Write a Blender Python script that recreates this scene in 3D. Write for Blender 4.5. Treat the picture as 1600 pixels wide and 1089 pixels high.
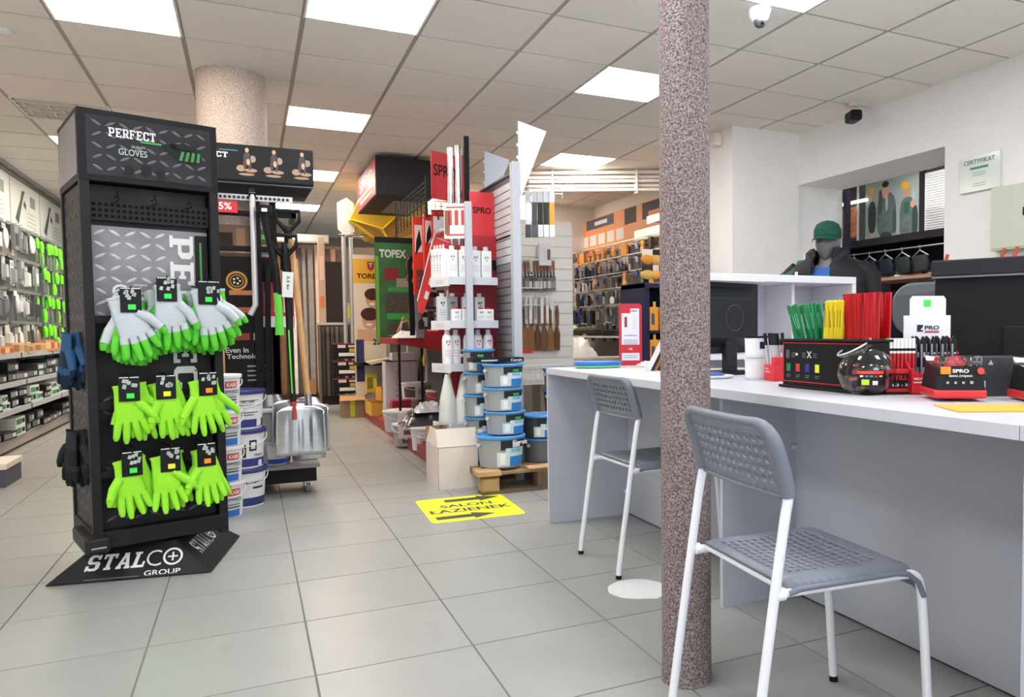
import bpy, math, random
from mathutils import Vector, Matrix, Euler
random.seed(7)
R = math.radians
C = bpy.context.scene.collection
SC = bpy.context.scene
for o in list(bpy.data.objects): bpy.data.objects.remove(o)

# ---------------------------------------------------------------- camera, world, exposure
CAM_H = 1.02; YAW, PITCH, ROLL = .4618, .047, -.0075; FPX = 1202.52; PX, PY = 988.36, 570.69
FWD = Vector((math.sin(YAW)*math.cos(PITCH), math.cos(YAW)*math.cos(PITCH), -math.sin(PITCH)))
_r = Vector((math.cos(YAW), -math.sin(YAW), 0)); _u = _r.cross(FWD)
RT = math.cos(ROLL)*_r + math.sin(ROLL)*_u; UP = -math.sin(ROLL)*_r + math.cos(ROLL)*_u
cd = bpy.data.cameras.new('camera'); cam = bpy.data.objects.new('camera', cd); C.objects.link(cam)
m3 = Matrix((RT, UP, -FWD)).transposed()
cam.matrix_world = Matrix.Translation((0, 0, CAM_H)) @ m3.to_4x4()
cd.sensor_fit = 'HORIZONTAL'; cd.sensor_width = 36; cd.lens = 36*FPX/1600
cd.shift_x = (800-PX)/1600; cd.shift_y = (PY-544.5)/1600
cd.clip_start = .05; cd.clip_end = 100
SC.camera = cam
w = bpy.data.worlds.new('daylight'); SC.world = w; w.use_nodes = True
w.node_tree.nodes['Background'].inputs[0].default_value = (.86, .93, 1, 1)
w.node_tree.nodes['Background'].inputs[1].default_value = 1.45
SC.view_settings.view_transform = 'Standard'; SC.view_settings.look = 'None'
SC.view_settings.gamma = 1; SC.view_settings.use_curve_mapping = False
SC.view_settings.exposure = 0.60
LAMP = 17.0
SC.cycles.diffuse_bounces = 8; SC.cycles.max_bounces = 14

# ---------------------------------------------------------------- helpers
def ray(x, y): return FWD + RT*((x-PX)/FPX) - UP*((y-PY)/FPX)
O0 = Vector((0, 0, CAM_H))
def az(x, y, z): d = ray(x, y); return O0 + d*((z-CAM_H)/d.z)
def ax(x, y, X): d = ray(x, y); return O0 + d*(X/d.x)
def ay(x, y, Y): d = ray(x, y); return O0 + d*(Y/d.y)
def lin(h):
    h = h.lstrip('#'); c = [int(h[i:i+2], 16)/255 for i in (0, 2, 4)]
    return tuple((x/12.92 if x <= .04045 else ((x+.055)/1.055)**2.4) for x in c) + (1,)
MS = {}
def M(h, rough=.5, metal=0, em=0, alpha=1, trans=0, noise=0, ns=30, bump=0, spec=.5, key=None, var=0):
    k = (h, rough, metal, em, alpha, trans, noise, ns, bump, spec, var)
    if k in MS: return MS[k]
    if sum(lin(h)[:3]) < .12 and spec == .5: spec = .2; rough = max(rough, .45)
    m = bpy.data.materials.new(key or 'material_'+h.lstrip('#')); m.use_nodes = True
    nt = m.node_tree; b = nt.nodes['Principled BSDF']; col = lin(h)
    b.inputs['Base Color'].default_value = col; b.inputs['Roughness'].default_value = rough
    b.inputs['Metallic'].default_value = metal; b.inputs['Alpha'].default_value = alpha
    b.inputs['Transmission Weight'].default_value = trans
    b.inputs['Specular IOR Level'].default_value = spec
    if em:
        b.inputs['Emission Color'].default_value = col; b.inputs['Emission Strength'].default_value = em
    if noise or bump or var:
        tc = nt.nodes.new('ShaderNodeTexCoord'); n = nt.nodes.new('ShaderNodeTexNoise')
        n.inputs['Scale'].default_value = ns; n.inputs['Detail'].default_value = 4
        nt.links.new(tc.outputs['Object'], n.inputs['Vector'])
        if noise or var:
            mp = nt.nodes.new('ShaderNodeMapRange'); mp.inputs['From Min'].default_value = .3; mp.inputs['From Max'].default_value = .7
            mp.inputs['To Min'].default_value = 1-noise; mp.inputs['To Max'].default_value = 1+noise
            nt.links.new(n.outputs['Fac'], mp.inputs['Value']); out = mp.outputs['Result']
            if var:
                oi = nt.nodes.new('ShaderNodeObjectInfo'); m2 = nt.nodes.new('ShaderNodeMapRange')
                m2.inputs['To Min'].default_value = 1-var; m2.inputs['To Max'].default_value = 1+var
                nt.links.new(oi.outputs['Random'], m2.inputs['Value'])
                mu = nt.nodes.new('ShaderNodeMath'); mu.operation = 'MULTIPLY'
                nt.links.new(out, mu.inputs[0]); nt.links.new(m2.outputs['Result'], mu.inputs[1]); out = mu.outputs[0]
            vm = nt.nodes.new('ShaderNodeVectorMath'); vm.operation = 'SCALE'; vm.inputs[0].default_value = col[:3]
            nt.links.new(out, vm.inputs['Scale']); nt.links.new(vm.outputs['Vector'], b.inputs['Base Color'])
        if bump:
            bp = nt.nodes.new('ShaderNodeBump'); bp.inputs['Strength'].default_value = bump; bp.inputs['Distance'].default_value = .004
            nt.links.new(n.outputs['Fac'], bp.inputs['Height']); nt.links.new(bp.outputs['Normal'], b.inputs['Normal'])
    MS[k] = m; return m
def granite(light=0):
    m = bpy.data.materials.new('speckled_granite_plaster'); m.use_nodes = True; nt = m.node_tree; b = nt.nodes['Principled BSDF']
    tc = nt.nodes.new('ShaderNodeTexCoord'); v = nt.nodes.new('ShaderNodeTexNoise')
    v.inputs['Scale'].default_value = 185; v.inputs['Detail'].default_value = 2.5; v.inputs['Roughness'].default_value = .6
    nt.links.new(tc.outputs['Object'], v.inputs['Vector'])
    cr = nt.nodes.new('ShaderNodeValToRGB'); el = cr.color_ramp.elements
    el[0].position = .36; el[0].color = lin('8d7d74' if light else '2e2426'); el[1].position = .72; el[1].color = lin('e6dbd0' if light else 'b0a3a0')
    e = el.new(.44); e.color = lin('b9a99d' if light else '5f5254'); e = el.new(.53); e.color = lin('d0c3b7' if light else '857777')
    v2 = nt.nodes.new('ShaderNodeTexNoise'); v2.inputs['Scale'].default_value = 3
    nt.links.new(tc.outputs['Object'], v2.inputs['Vector'])
    nt.links.new(v.outputs['Fac'], cr.inputs['Fac'])
    mx = nt.nodes.new('ShaderNodeMix'); mx.data_type = 'RGBA'; mx.inputs['Factor'].default_value = .12
    nt.links.new(cr.outputs['Color'], mx.inputs['A']); mx.inputs['B'].default_value = lin('b09890')
    nt.links.new(mx.outputs['Result'], b.inputs['Base Color'])
    bp = nt.nodes.new('ShaderNodeBump'); bp.inputs['Strength'].default_value = .8; bp.inputs['Distance'].default_value = .006
    nt.links.new(v.outputs['Fac'], bp.inputs['Height']); nt.links.new(bp.outputs['Normal'], b.inputs['Normal'])
    b.inputs['Roughness'].default_value = .75
    return m

class B:
    def __init__(s): s.v = []; s.f = []; s.m = []; s.sm = []; s.xf = None
    def add(s, vs, fs, m=0, sm=False):
        n = len(s.v)
        s.v += [tuple(s.xf @ Vector(p)) for p in vs] if s.xf else [tuple(p) for p in vs]
        for f in fs: s.f.append([i+n for i in f]); s.m.append(m); s.sm.append(sm)
        return s
    def box(s, x0, y0, z0, x1, y1, z1, m=0):
        return s.add([(x0,y0,z0),(x1,y0,z0),(x1,y1,z0),(x0,y1,z0),(x0,y0,z1),(x1,y0,z1),(x1,y1,z1),(x0,y1,z1)],
                     [(0,3,2,1),(4,5,6,7),(0,1,5,4),(1,2,6,5),(2,3,7,6),(3,0,4,7)], m)
    def bc(s, cx, cy, z0, w, d, h, m=0): return s.box(cx-w/2, cy-d/2, z0, cx+w/2, cy+d/2, z0+h, m)
    def cyl(s, p, q, r, r2=None, n=12, m=0, cap=True):
        p = Vector(p); q = Vector(q); r2 = r if r2 is None else r2; d = (q-p).normalized()
        a = d.orthogonal().normalized(); b = d.cross(a)
        vs = [p+(a*math.cos(2*math.pi*i/n)+b*math.sin(2*math.pi*i/n))*r for i in range(n)]
        vs += [q+(a*math.cos(2*math.pi*i/n)+b*math.sin(2*math.pi*i/n))*r2 for i in range(n)]
        s.add(vs, [(i, (i+1) % n, n+(i+1) % n, n+i) for i in range(n)], m, True)
        if cap: s.add(vs[:n], [tuple(reversed(range(n)))], m); s.add(vs[n:], [tuple(range(n))], m)
        return s
    def lathe(s, prof, n=20, m=0, cx=0, cy=0, sm=True, mats=None, sx=1, sy=1):
        k = len(prof)
        vs = [(cx+r*sx*math.cos(2*math.pi*i/n), cy+r*sy*math.sin(2*math.pi*i/n), z) for r, z in prof for i in range(n)]
        for j in range(k-1):
            fs = [(j*n+i, j*n+(i+1) % n, (j+1)*n+(i+1) % n, (j+1)*n+i) for i in range(n)]
            vv = vs[j*n:(j+2)*n]
            s.add(vv, [(i, (i+1) % n, n+(i+1) % n, n+i) for i in range(n)], mats[j] if mats else m, sm)
        if prof[0][0] > 1e-4: s.add(vs[:n], [tuple(reversed(range(n)))], mats[0] if mats else m)
        if prof[-1][0] > 1e-4: s.add(vs[-n:], [tuple(range(n))], mats[-1] if mats else m)
        return s
    def tube(s, pts, r, n=8, m=0, closed=False, rr=None, flat=1):
        pts = [Vector(p) for p in pts]; k = len(pts); rings = []; a = None
        for i in range(k):
            t = (pts[(i+1) % k]-pts[i-1]) if closed else (pts[min(i+1, k-1)]-pts[max(i-1, 0)])
            t.normalize()
            if a is None: a = t.orthogonal().normalized() if abs(t.y) > .9 or True else a
            if i == 0 and abs(t.y) < .9: a = Vector((0, 1, 0)); 
            a = (a - t*a.dot(t)); a = a.normalized() if a.length > 1e-6 else t.orthogonal().normalized()
            b = t.cross(a); q = rr[i] if rr else r
            rings.append([pts[i]+a*math.cos(2*math.pi*j/n)*q*flat+b*math.sin(2*math.pi*j/n)*q for j in range(n)])
        vs = [p for g in rings for p in g]
        for i in range(k if closed else k-1):
            i2 = (i+1) % k
            pass
        fs = []
        for i in range(k if closed else k-1):
            i2 = (i+1) % k
            fs += [(i*n+j, i*n+(j+1) % n, i2*n+(j+1) % n, i2*n+j) for j in range(n)]
        s.add(vs, fs, m, True)
        if not closed:
            s.add(rings[0], [tuple(reversed(range(n)))], m, True); s.add(rings[-1], [tuple(range(n))], m, True)
        return s
    def prism(s, poly, y0, y1, m=0, axis='y'):
        n = len(poly)
        if axis == 'y': A = [(x, y0, z) for x, z in poly]; Bv = [(x, y1, z) for x, z in poly]
        elif axis == 'x': A = [(y0, x, z) for x, z in poly]; Bv = [(y1, x, z) for x, z in poly]
        else: A = [(x, z, y0) for x, z in poly]; Bv = [(x, z, y1) for x, z in poly]
        return s.add(A+Bv, [tuple(range(n)), tuple(reversed(range(n, 2*n)))]+[(i, n+i, n+(i+1) % n, (i+1) % n) for i in range(n)], m)
    def q(s, a, b, c, d, m=0): return s.add([a, b, c, d], [(0, 1, 2, 3)], m)
    def blob(s, c, r, m=0, n=10, k=6):
        prof = [(max(math.sin(math.pi*j/k), 1e-5), -math.cos(math.pi*j/k)) for j in range(k+1)]
        vs = [(c[0]+a*r[0]*math.cos(2*math.pi*i/n), c[1]+a*r[1]*math.sin(2*math.pi*i/n), c[2]+z*r[2]) for a, z in prof for i in range(n)]
        return s.add(vs, [(j*n+i, j*n+(i+1) % n, (j+1)*n+(i+1) % n, (j+1)*n+i) for j in range(k) for i in range(n)], m, True)
    def mesh(s, name, mats):
        me = bpy.data.meshes.new(name); me.from_pydata(s.v, [], s.f)
        for x in (mats if isinstance(mats, (list, tuple)) else [mats]): me.materials.append(x)
        me.polygons.foreach_set('material_index', s.m); me.polygons.foreach_set('use_smooth', s.sm)
        me.update(); return me
def link(name, me, parent=None, loc=(0,0,0), rz=0, rot=None):
    o = bpy.data.objects.new(name, me); C.objects.link(o); o.location = loc
    o.rotation_euler = rot if rot is not None else (0, 0, rz)
    if parent: o.parent = parent
    return o
def ob(name, b, mats, parent=None, loc=(0,0,0), rz=0, rot=None, bev=0, label=None, stuff=False):
    o = link(name, b.mesh(name, mats), parent, loc, rz, rot)
    if bev:
        md = o.modifiers.new('bevel', 'BEVEL'); md.width = bev; md.segments = 2; md.limit_method = 'ANGLE'
    if label: o['label'] = label
    if stuff: o['kind'] = 'stuff'
    return o
def tag(o, label, cat, group=None):
    o['label'] = label; o['category'] = cat
    if group: o['group'] = group
    return o
def thing(name, label, cat, loc=(0,0,0), rz=0, group=None):
    o = link(name, None, None, loc, rz); o.empty_display_size = .05; return tag(o, label, cat, group)
def struct(name, b, mats, **k): o = ob(name, b, mats, **k); o['kind'] = 'structure'; return o
def dup(o, loc=None, rz=None, label=None, group=None, par=None):
    c = o.copy(); C.objects.link(c)
    if par: c.parent = par
    if loc is not None: c.location = loc
    if rz is not None: c.rotation_euler = (0, 0, rz)
    if label: c['label'] = label
    if group: c['group'] = group
    for ch in o.children: dup(ch, par=c)
    return c
KIDS = {}
TXT = {}
def text_mesh(s, bold=0, ext=.0):
    k = (s, bold, ext)
    if k not in TXT:
        cu = bpy.data.curves.new('lettering', 'FONT'); cu.body = s; cu.size = 1; cu.align_x = 'CENTER'; cu.align_y = 'CENTER'
        cu.offset = bold; cu.extrude = ext; cu.resolution_u = 3
        o = bpy.data.objects.new('lettering', cu); C.objects.link(o)
        dg = bpy.context.evaluated_depsgraph_get(); me = bpy.data.meshes.new_from_object(o.evaluated_get(dg))
        bpy.data.objects.remove(o); me.name = 'lettering'
        xs = [v.co.x for v in me.vertices] or [0]; ys = [v.co.y for v in me.vertices] or [0]
        cx = (max(xs)+min(xs))/2; cy = (max(ys)+min(ys))/2
        for v in me.vertices: v.co.x -= cx; v.co.y -= cy
        TXT[k] = (me, max(xs)-min(xs), max(ys)-min(ys))
    return TXT[k]
def txt(parent, s, mat, loc, w=None, h=None, rot=(R(90), 0, 0), bold=.02, name='lettering'):
    """lettering lying flat on a face; w/h give the real size in metres; default faces -y"""
    me0, W, H = text_mesh(s, bold); me = me0.copy(); me.materials.clear(); me.materials.append(mat)
    sx = (w/W) if w else h/H; sy = (h/H) if h else sx
    for v in me.vertices: v.co.x *= sx; v.co.y *= sy
    return link(name, me, parent, loc, rot=rot)
# slab block capitals drawn on a 5x7 grid
SLAB = {
 'P': [[(0,0),(2.6,0),(2.6,1),(2,1),(2,2.4),(4,2.4),(5,3.4),(5,6),(4,7),(0,7),(0,6),(.6,6),(.6,1),(0,1)], [(2,3.5),(3.3,3.5),(3.6,3.8),(3.6,5.6),(3.3,5.9),(2,5.9)]],
 'E': [[(0,0),(5,0),(5,2),(4.2,2),(4.2,1.1),(2,1.1),(2,3),(3,3),(3,2.5),(3.7,2.5),(3.7,4.6),(3,4.6),(3,4.1),(2,4.1),(2,5.9),(4.2,5.9),(4.2,5.1),(5,5.1),(5,7),(0,7),(0,6),(.6,6),(.6,1),(0,1)]],
 'R': [[(0,0),(2.5,0),(2.5,1),(2,1),(2,2.6),(2.6,2.6),(3.6,0),(5.4,0),(5.4,1),(4.9,1),(4.1,2.9),(5,3.7),(5,6),(4,7),(0,7),(0,6),(.6,6),(.6,1),(0,1)], [(2,3.6),(3.3,3.6),(3.6,3.9),(3.6,5.6),(3.3,5.9),(2,5.9)]],
 'F': [[(0,0),(2.8,0),(2.8,1),(2,1),(2,3),(3,3),(3,2.5),(3.7,2.5),(3.7,4.6),(3,4.6),(3,4.1),(2,4.1),(2,5.9),(4.2,5.9),(4.2,5.1),(5,5.1),(5,7),(0,7),(0,6),(.6,6),(.6,1),(0,1)]],
 'C': [[(1,0),(4,0),(5,1),(5,2.3),(3.6,2.3),(3.6,1.4),(3.3,1.1),(1.9,1.1),(1.6,1.4),(1.6,5.6),(1.9,5.9),(3.3,5.9),(3.6,5.6),(3.6,4.7),(5,4.7),(5,7),(4.2,7),(3.9,6.6),(3.5,7),(1,7),(.1,6),(.1,1)]],
 'T': [[(1.2,0),(3.8,0),(3.8,1),(3.2,1),(3.2,5.9),(4.2,5.9),(4.2,4.9),(5,4.9),(5,7),(0,7),(0,4.9),(.8,4.9),(.8,5.9),(1.8,5.9),(1.8,1),(1.2,1)]],
 'S': [[(0,0),(.8,0),(1.1,.5),(1.6,0),(4,0),(5,1),(5,3.2),(4.2,4),(1.9,4),(1.6,4.3),(1.6,5.6),(1.9,5.9),(3,5.9),(3.5,5.6),(3.5,4.9),(4.6,4.9),(4.6,7),(3.9,7),(3.5,6.5),(3,7),(1,7),(.1,6),(.1,3.8),(1,2.9),(3.1,2.9),(3.4,2.6),(3.4,1.4),(3.1,1.1),(1.6,1.1),(1.1,1.5),(1.1,2.3),(0,2.3)]],
 'A': [[(0,0),(2,0),(2,1),(1.6,1),(1.8,1.8),(3.3,1.8),(3.5,1),(3.1,1),(3.1,0),(5.2,0),(5.2,1),(4.9,1),(3.5,6),(3.4,7),(1.6,7),(1.6,6),(.3,1),(0,1)], [(2,2.8),(3.1,2.8),(2.55,5)]],
 'L': [[(0,0),(4.8,0),(4.8,2.6),(4,2.6),(4,1.1),(2,1.1),(2,6),(2.6,6),(2.6,7),(0,7),(0,6),(.6,6),(.6,1),(0,1)]],
}
def slab(parent, word, mat, dark, loc, w, h, rot=(0, 0, 0), shear=0):
    """slab lettering in the local XZ plane, facing -y, counters laid on top"""
    b = B(); n = len(word)*5.7-.7; x = -n/2
    for ch in word:
        for k, poly in enumerate(SLAB[ch]):
            b.add([((x+p[0]+shear*p[1])*w/n, -.0008*k, (p[1]-3.5)*h/7) for p in poly], [tuple(range(len(poly)))], k)
        x += 5.7
    # ngons with concave outlines triangulate correctly once made by the mesh API
    return ob('lettering', b, [mat, dark], parent, loc, rot=rot)
def panel(parent, w, h, mat, loc, rot=(0,0,0), name='print', t=.0006):
    return ob(name, B().box(-w/2, -t, -h/2, w/2, 0, h/2), mat, parent, loc, rot=rot)
WHITE = M('d8d8d8', .45); BLACK = M('131214', .45); DK = M('1f1e21', .5); RED = M('c4202a', .45); BLUE = M('2f7fc4', .4)
GREYM = M('b4b8be', .4); STEEL = M('b9bcc0', .3, .9); LIME = M('a6e23c', .7); GREEN = M('2fae3a', .5); KRAFT = M('b98f62', .8, noise=.06)
INK = M('2a2a2c', .6); CHROME = M('d8dadc', .15, 1); LGREY = M('c9cbcf', .5); NAVY = M('2a3170', .45); ORANGE = M('f08a2c', .5); YEL = M('f2c91d', .5)
FLUO_G = M('35e04a', .6); FLUO_O = M('ff8a22', .6); FLUO_Y = M('e8e022', .6); BROWN = M('6a4630', .6); WOOD = M('c89a68', .6, noise=.12, ns=12)
# ---------------------------------------------------------------- the setting
CZ = 2.704
fl = struct('floor', B().box(-2.6, -2.5, -.12, 7.2, 15.2, -.004), M('77756f', .8))
TILE = M('959692', .33, noise=.035, ns=5, var=.03, spec=.45, key='floor_tile_porcelain')
FX0, FY0, FA, FB = -.3235, 2.426, .4729, .4772
g = .0022
tb = B()
b_ = .0012
x0, x1, y0, y1 = g, FA-g, g, FB-g
tb.add([(x0,y0,-.006),(x1,y0,-.006),(x1,y1,-.006),(x0,y1,-.006),(x0+b_,y0+b_,0),(x1-b_,y0+b_,0),(x1-b_,y1-b_,0),(x0+b_,y1-b_,0)],
       [(4,5,6,7),(0,1,5,4),(1,2,6,5),(2,3,7,6),(3,0,4,7)])
tme = tb.mesh('floor_tile', TILE)
rest = B()
for i in range(-5, 16):
    for j in range(-10, 27):
        x, y = FX0+i*FA, FY0+j*FB
        if x < -2.6 or x+FA > 7.2: continue
        if -4 <= i <= 5 and -4 <= j <= 19 and not (i > 3 and j > 8): link('floor_tile', tme, fl, (x, y, 0))
        else: rest.add([(p[0]+x, p[1]+y, p[2]) for p in tb.v], tb.f)
ob('floor_tiles', rest, TILE, fl, stuff=True)
# ceiling
CX0, CY0, CA = -.291, 4.554, .6
lights = {(1,-1),(1,3),(1,7),(1,11),(-1,0),(4,0),(5,4),(4,-3),(5,8),(-2,-4),(1,-5),(4,-7),(1,-9),(-2,-8),(7,-6),(-2,8),(9,1),(5,-11),(-2,6),(-2,10),(-1,7),(3,8),(4,12)}  # most hidden panels deep in the shop are added to brighten it
ce = struct('ceiling', B().box(-2.7, -2.5, CZ+.03, 7.3, 15.3, CZ+.12), M('8d8983', .8))
pb = B(); h_ = .009
pb.add([(h_,h_,.03),(CA-h_,h_,.03),(CA-h_,CA-h_,.03),(h_,CA-h_,.03),(h_+.004,h_+.004,0),(CA-h_-.004,h_+.004,0),(CA-h_-.004,CA-h_-.004,0),(h_+.004,CA-h_-.004,0)],
       [(4,7,6,5),(0,4,5,1),(1,5,6,2),(2,6,7,3),(3,7,4,0)])
CPM = M('e6e0d9', .9, noise=.03, ns=60, bump=.15, var=.025, key='mineral_fibre_ceiling')
pme = pb.mesh('ceiling_panel', CPM); rest = B()
LOUV = {(-2, 4)}
for i in range(-4, 13):
    for j in range(-11, 18):
        if (i, j) in lights or (i, j) in LOUV: continue
        x, y = CX0+i*CA, CY0+j*CA
        if y > 14.9: continue
        if -3 <= i <= 7 and -4 <= j <= 17: link('ceiling_panel', pme, ce, (x, y, CZ))
        else: rest.add([(p[0]+x, p[1]+y, p[2]+CZ) for p in pb.v], pb.f)
ob('ceiling_panels', rest, CPM, ce, stuff=True)
RAIL_SHADED = M('a39b95', .5)  # rail colour darkened to hold the shade of the recessed grid
for i in range(-3, 13): ob('ceiling_rail', B().box(CX0+i*CA-.012, -2.2, CZ+.004, CX0+i*CA+.012, 15, CZ+.03), RAIL_SHADED, ce)
for j in range(-11, 18): ob('ceiling_rail', B().box(-2.4, CY0+j*CA-.010, CZ+.006, 7.2, CY0+j*CA+.010, CZ+.03), RAIL_SHADED, ce)
DIFF = M('fbfcff', .5, em=LAMP, key='lit_panel'); FRM = M('f0f0ee', .4)
names = {(1,-1):'square ceiling light panel nearest the camera, above the aisle, cut by the top edge', (1,3):'bright rectangular ceiling light panel over the aisle beyond the black glove display',
 (1,7):'ceiling light panel over the aisle, just right of the black shovel display header', (1,11):'farthest visible ceiling light panel over the aisle, below the shovel display header',
 (-1,0):'ceiling light panel at the top left corner above the black glove display', (4,0):'ceiling light panel touching the left edge of the slim speckled column',
 (5,4):'ceiling light panel behind the white triangular bracket, over the tool wall', (4,-3):'ceiling light panel at the top right, beside the white dome camera'}
fme = B().box(0,0,0,CA,.012,.02).box(0,CA-.012,0,CA,CA,.02).box(0,.012,0,.012,CA-.012,.02).box(CA-.012,.012,0,CA,CA-.012,.02).mesh('frame', FRM)
DIFW = M('ffeedd', .5, em=LAMP*1.05, key='warm_lit_panel')
dme = B().box(.012,.012,.004,CA-.012,CA-.012,.014).mesh('diffuser', DIFF)
dmw = dme.copy(); dmw.materials.clear(); dmw.materials.append(DIFW)
for (i, j) in sorted(lights):
    t = thing('ceiling_light', names.get((i, j), f'square ceiling light panel {"behind the camera" if j < 0 else "unseen deep in the shop"}, {abs(j)} panels along and {i+5} across'), 'ceiling light', (CX0+i*CA, CY0+j*CA, CZ-.001), 0, 'square ceiling light panels')
    link('frame', fme, t); link('diffuser', dmw if (j > 1 and i < 9) or (i < 0 and j > -2) else dme, t)
t = thing('louvre_light', 'unlit ceiling light with a shiny brick-pattern metal louvre, upper left', 'ceiling light', (CX0-2*CA, CY0+4*CA, CZ-.001))
link('frame', fme, t); ob('housing', B().box(.02,.02,.018,.58,.58,.028), M('b8b2a8', .6), t)
for k in range(5):
    ob('louvre_blade', B().box(.02, .07+k*.11, -.012, .58, .085+k*.11, .018), M('d6d0c8', .3), t)
    for q in range(4): ob('louvre_blade', B().box(.06+q*.15+(k%2)*.07, .085+k*.11, -.012, .07+q*.15+(k%2)*.07, .18+k*.11 if k < 4 else .58, .016), M('e2dcd2', .3), t)
# walls
WM = M('ebe8e5', .85, noise=.015, ns=8, key='white_wall_paint')
X0, X1 = 4.34, 4.85
wr = B(); wr.box(X0, 1.6, 0, X1, 3.85, CZ+.03); wr.box(X0, 3.85, 2.265, X1, 5.45, CZ+.03); wr.box(X0, 3.85, 0, X1, 5.45, .02)
wr.box(X0, 5.45, 0, X1, 10.0, CZ+.03); wr.box(X0, -2.5, 0, X1, 1.6, CZ+.03)
struct('wall_right', wr, WM)
struct('wall_pilaster', B().box(3.645, 5.43, 0, X0, 6.35, CZ+.03), WM)
struct('wall_back', B().box(2.06, 9.86, 0, X0, 10.0, CZ+.03), M('e6e3dc', .85, noise=.015, ns=8, key='back_wall_paint'))
struct('wall_left', B().box(-2.5, -2.5, 0, -2.3, 15.2, CZ+.03), WM)
struct('wall_aisle_end', B().box(-2.5, 14.9, 0, 4.34, 15.1, CZ+.03), M('8b7f74', .9))
struct('wall_side_room', B().box(6.9, 1.6, 0, 7.1, 9, CZ+.03), M('c9c5c0', .9))
struct('wall_side_room_back', B().box(4.85, 8.8, 0, 6.9, 9, CZ+.03), WM)
GR = granite()
o = ob('speckled_column', B().lathe([(.074,0),(.0725,.03),(.0715,.1),(.0715,CZ+.02)], 48), GR, loc=(1.117, 1.905, 0)); tag(o, 'slim round column with speckled pink-grey plaster standing in front of the counter', 'column')
o = ob('speckled_column', B().lathe([(.207,0),(.207,CZ+.02)], 64), granite(1), loc=(-.06, 5.78, 0)); tag(o, 'thick round speckled beige column rising behind the black glove display', 'column')
# ---------------------------------------------------------------- counter
CW = M('c0c1c9', .4, noise=.012, ns=3, key='counter_top_white'); CP = M('b6b9c3', .45, noise=.02, ns=3, key='counter_panel_grey'); EDGE = M('c3c5cd', .4)
ct = thing('service_counter', 'long white and light grey service counter with knee recess, chairs pulled up to it', 'counter', (1.39, 1.04, 0))
L = 3.81-1.04
ob('worktop', B().prism([(0,0),(.86,0),(.86,2.24),(.60,2.24),(.60,L),(0,L)], .788, .82, axis='z'), CW, ct, bev=.0015)
ob('worktop_extension', B().box(0, -1.1, .788, .86, -.002, .82), CW, ct, bev=.0015)
ob('end_panel', B().box(0, L-.022, 0, .60, L-.002, .787), CP, ct, bev=.001)
ob('end_panel', B().box(.01, -.03, 0, .47, -.005, .787), CP, ct, bev=.001)
ob('support_panel', B().box(.13, 1.29, 0, .45, 1.308, .787), CP, ct, bev=.001)
ob('modesty_panel', B().box(.462, 1.31, .006, .48, L-.023, .787), CP, ct, bev=.001)
ob('modesty_panel', B().box(.462, -.0, .006, .48, 1.288, .787), CP, ct, bev=.001)
ob('modesty_panel', B().box(.462, -1.05, .006, .48, -.031, .787), CP, ct, bev=.001)
ob('plinth_strip', B().box(.468, 0, 0, .476, L-.03, .006), BLACK, ct)
for z in (.56, .12): 
    ob('bracket', B().box(.435, 1.309, z, .461, 1.335, z+.02).box(.44, 1.27, z, .461, 1.289, z+.02), LGREY, ct, bev=.002)
    ob('bracket', B().box(.435, L-.05, z, .461, L-.023, z+.02), LGREY, ct, bev=.002)
# ---------------------------------------------------------------- chairs
PG = M('6f7480', .45, key='grey_plastic'); PW = M('e4e5ea', .3, key='white_powder_coat')
import bmesh
def perforated(fn, nu, nv, b0u, b1u, b0v, b1v, r=.33):
    """grid of cells over fn(u,v); inner cells get a round hole"""
    bm = bmesh.new(); cache = {}
    def V(u, v):
        k = (round(u, 5), round(v, 5))
        if k not in cache: cache[k] = bm.verts.new(fn(u/nu, v/nv))
        return cache[k]
    for i in range(nu):
        for j in range(nv):
            per = [(i+a, j+b) for a, b in [(0,0),(1/3,0),(2/3,0),(1,0),(1,1/3),(1,2/3),(1,1),(2/3,1),(1/3,1),(0,1),(0,2/3),(0,1/3)]]
            pv = [V(*p) for p in per]
            if b0u <= i < nu-b1u and b0v <= j < nv-b1v:
                cv = []
                for p in per:
                    dx, dy = p[0]-i-.5, p[1]-j-.5; l = math.hypot(dx, dy); cv.append(V(i+.5+dx/l*r, j+.5+dy/l*r))
                for k in range(12): bm.faces.new((pv[k], pv[(k+1) % 12], cv[(k+1) % 12], cv[k]))
            else: bm.faces.new(pv)
    for f in bm.faces: f.smooth = True
    return bm
def bmo(name, bm, mat, parent, solid=.005):
    me = bpy.data.meshes.new(name); bm.to_mesh(me); bm.free(); me.materials.append(mat)
    o = link(name, me, parent)
    md = o.modifiers.new('solid', 'SOLIDIFY'); md.thickness = solid; md.offset = 0
    return o
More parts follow.
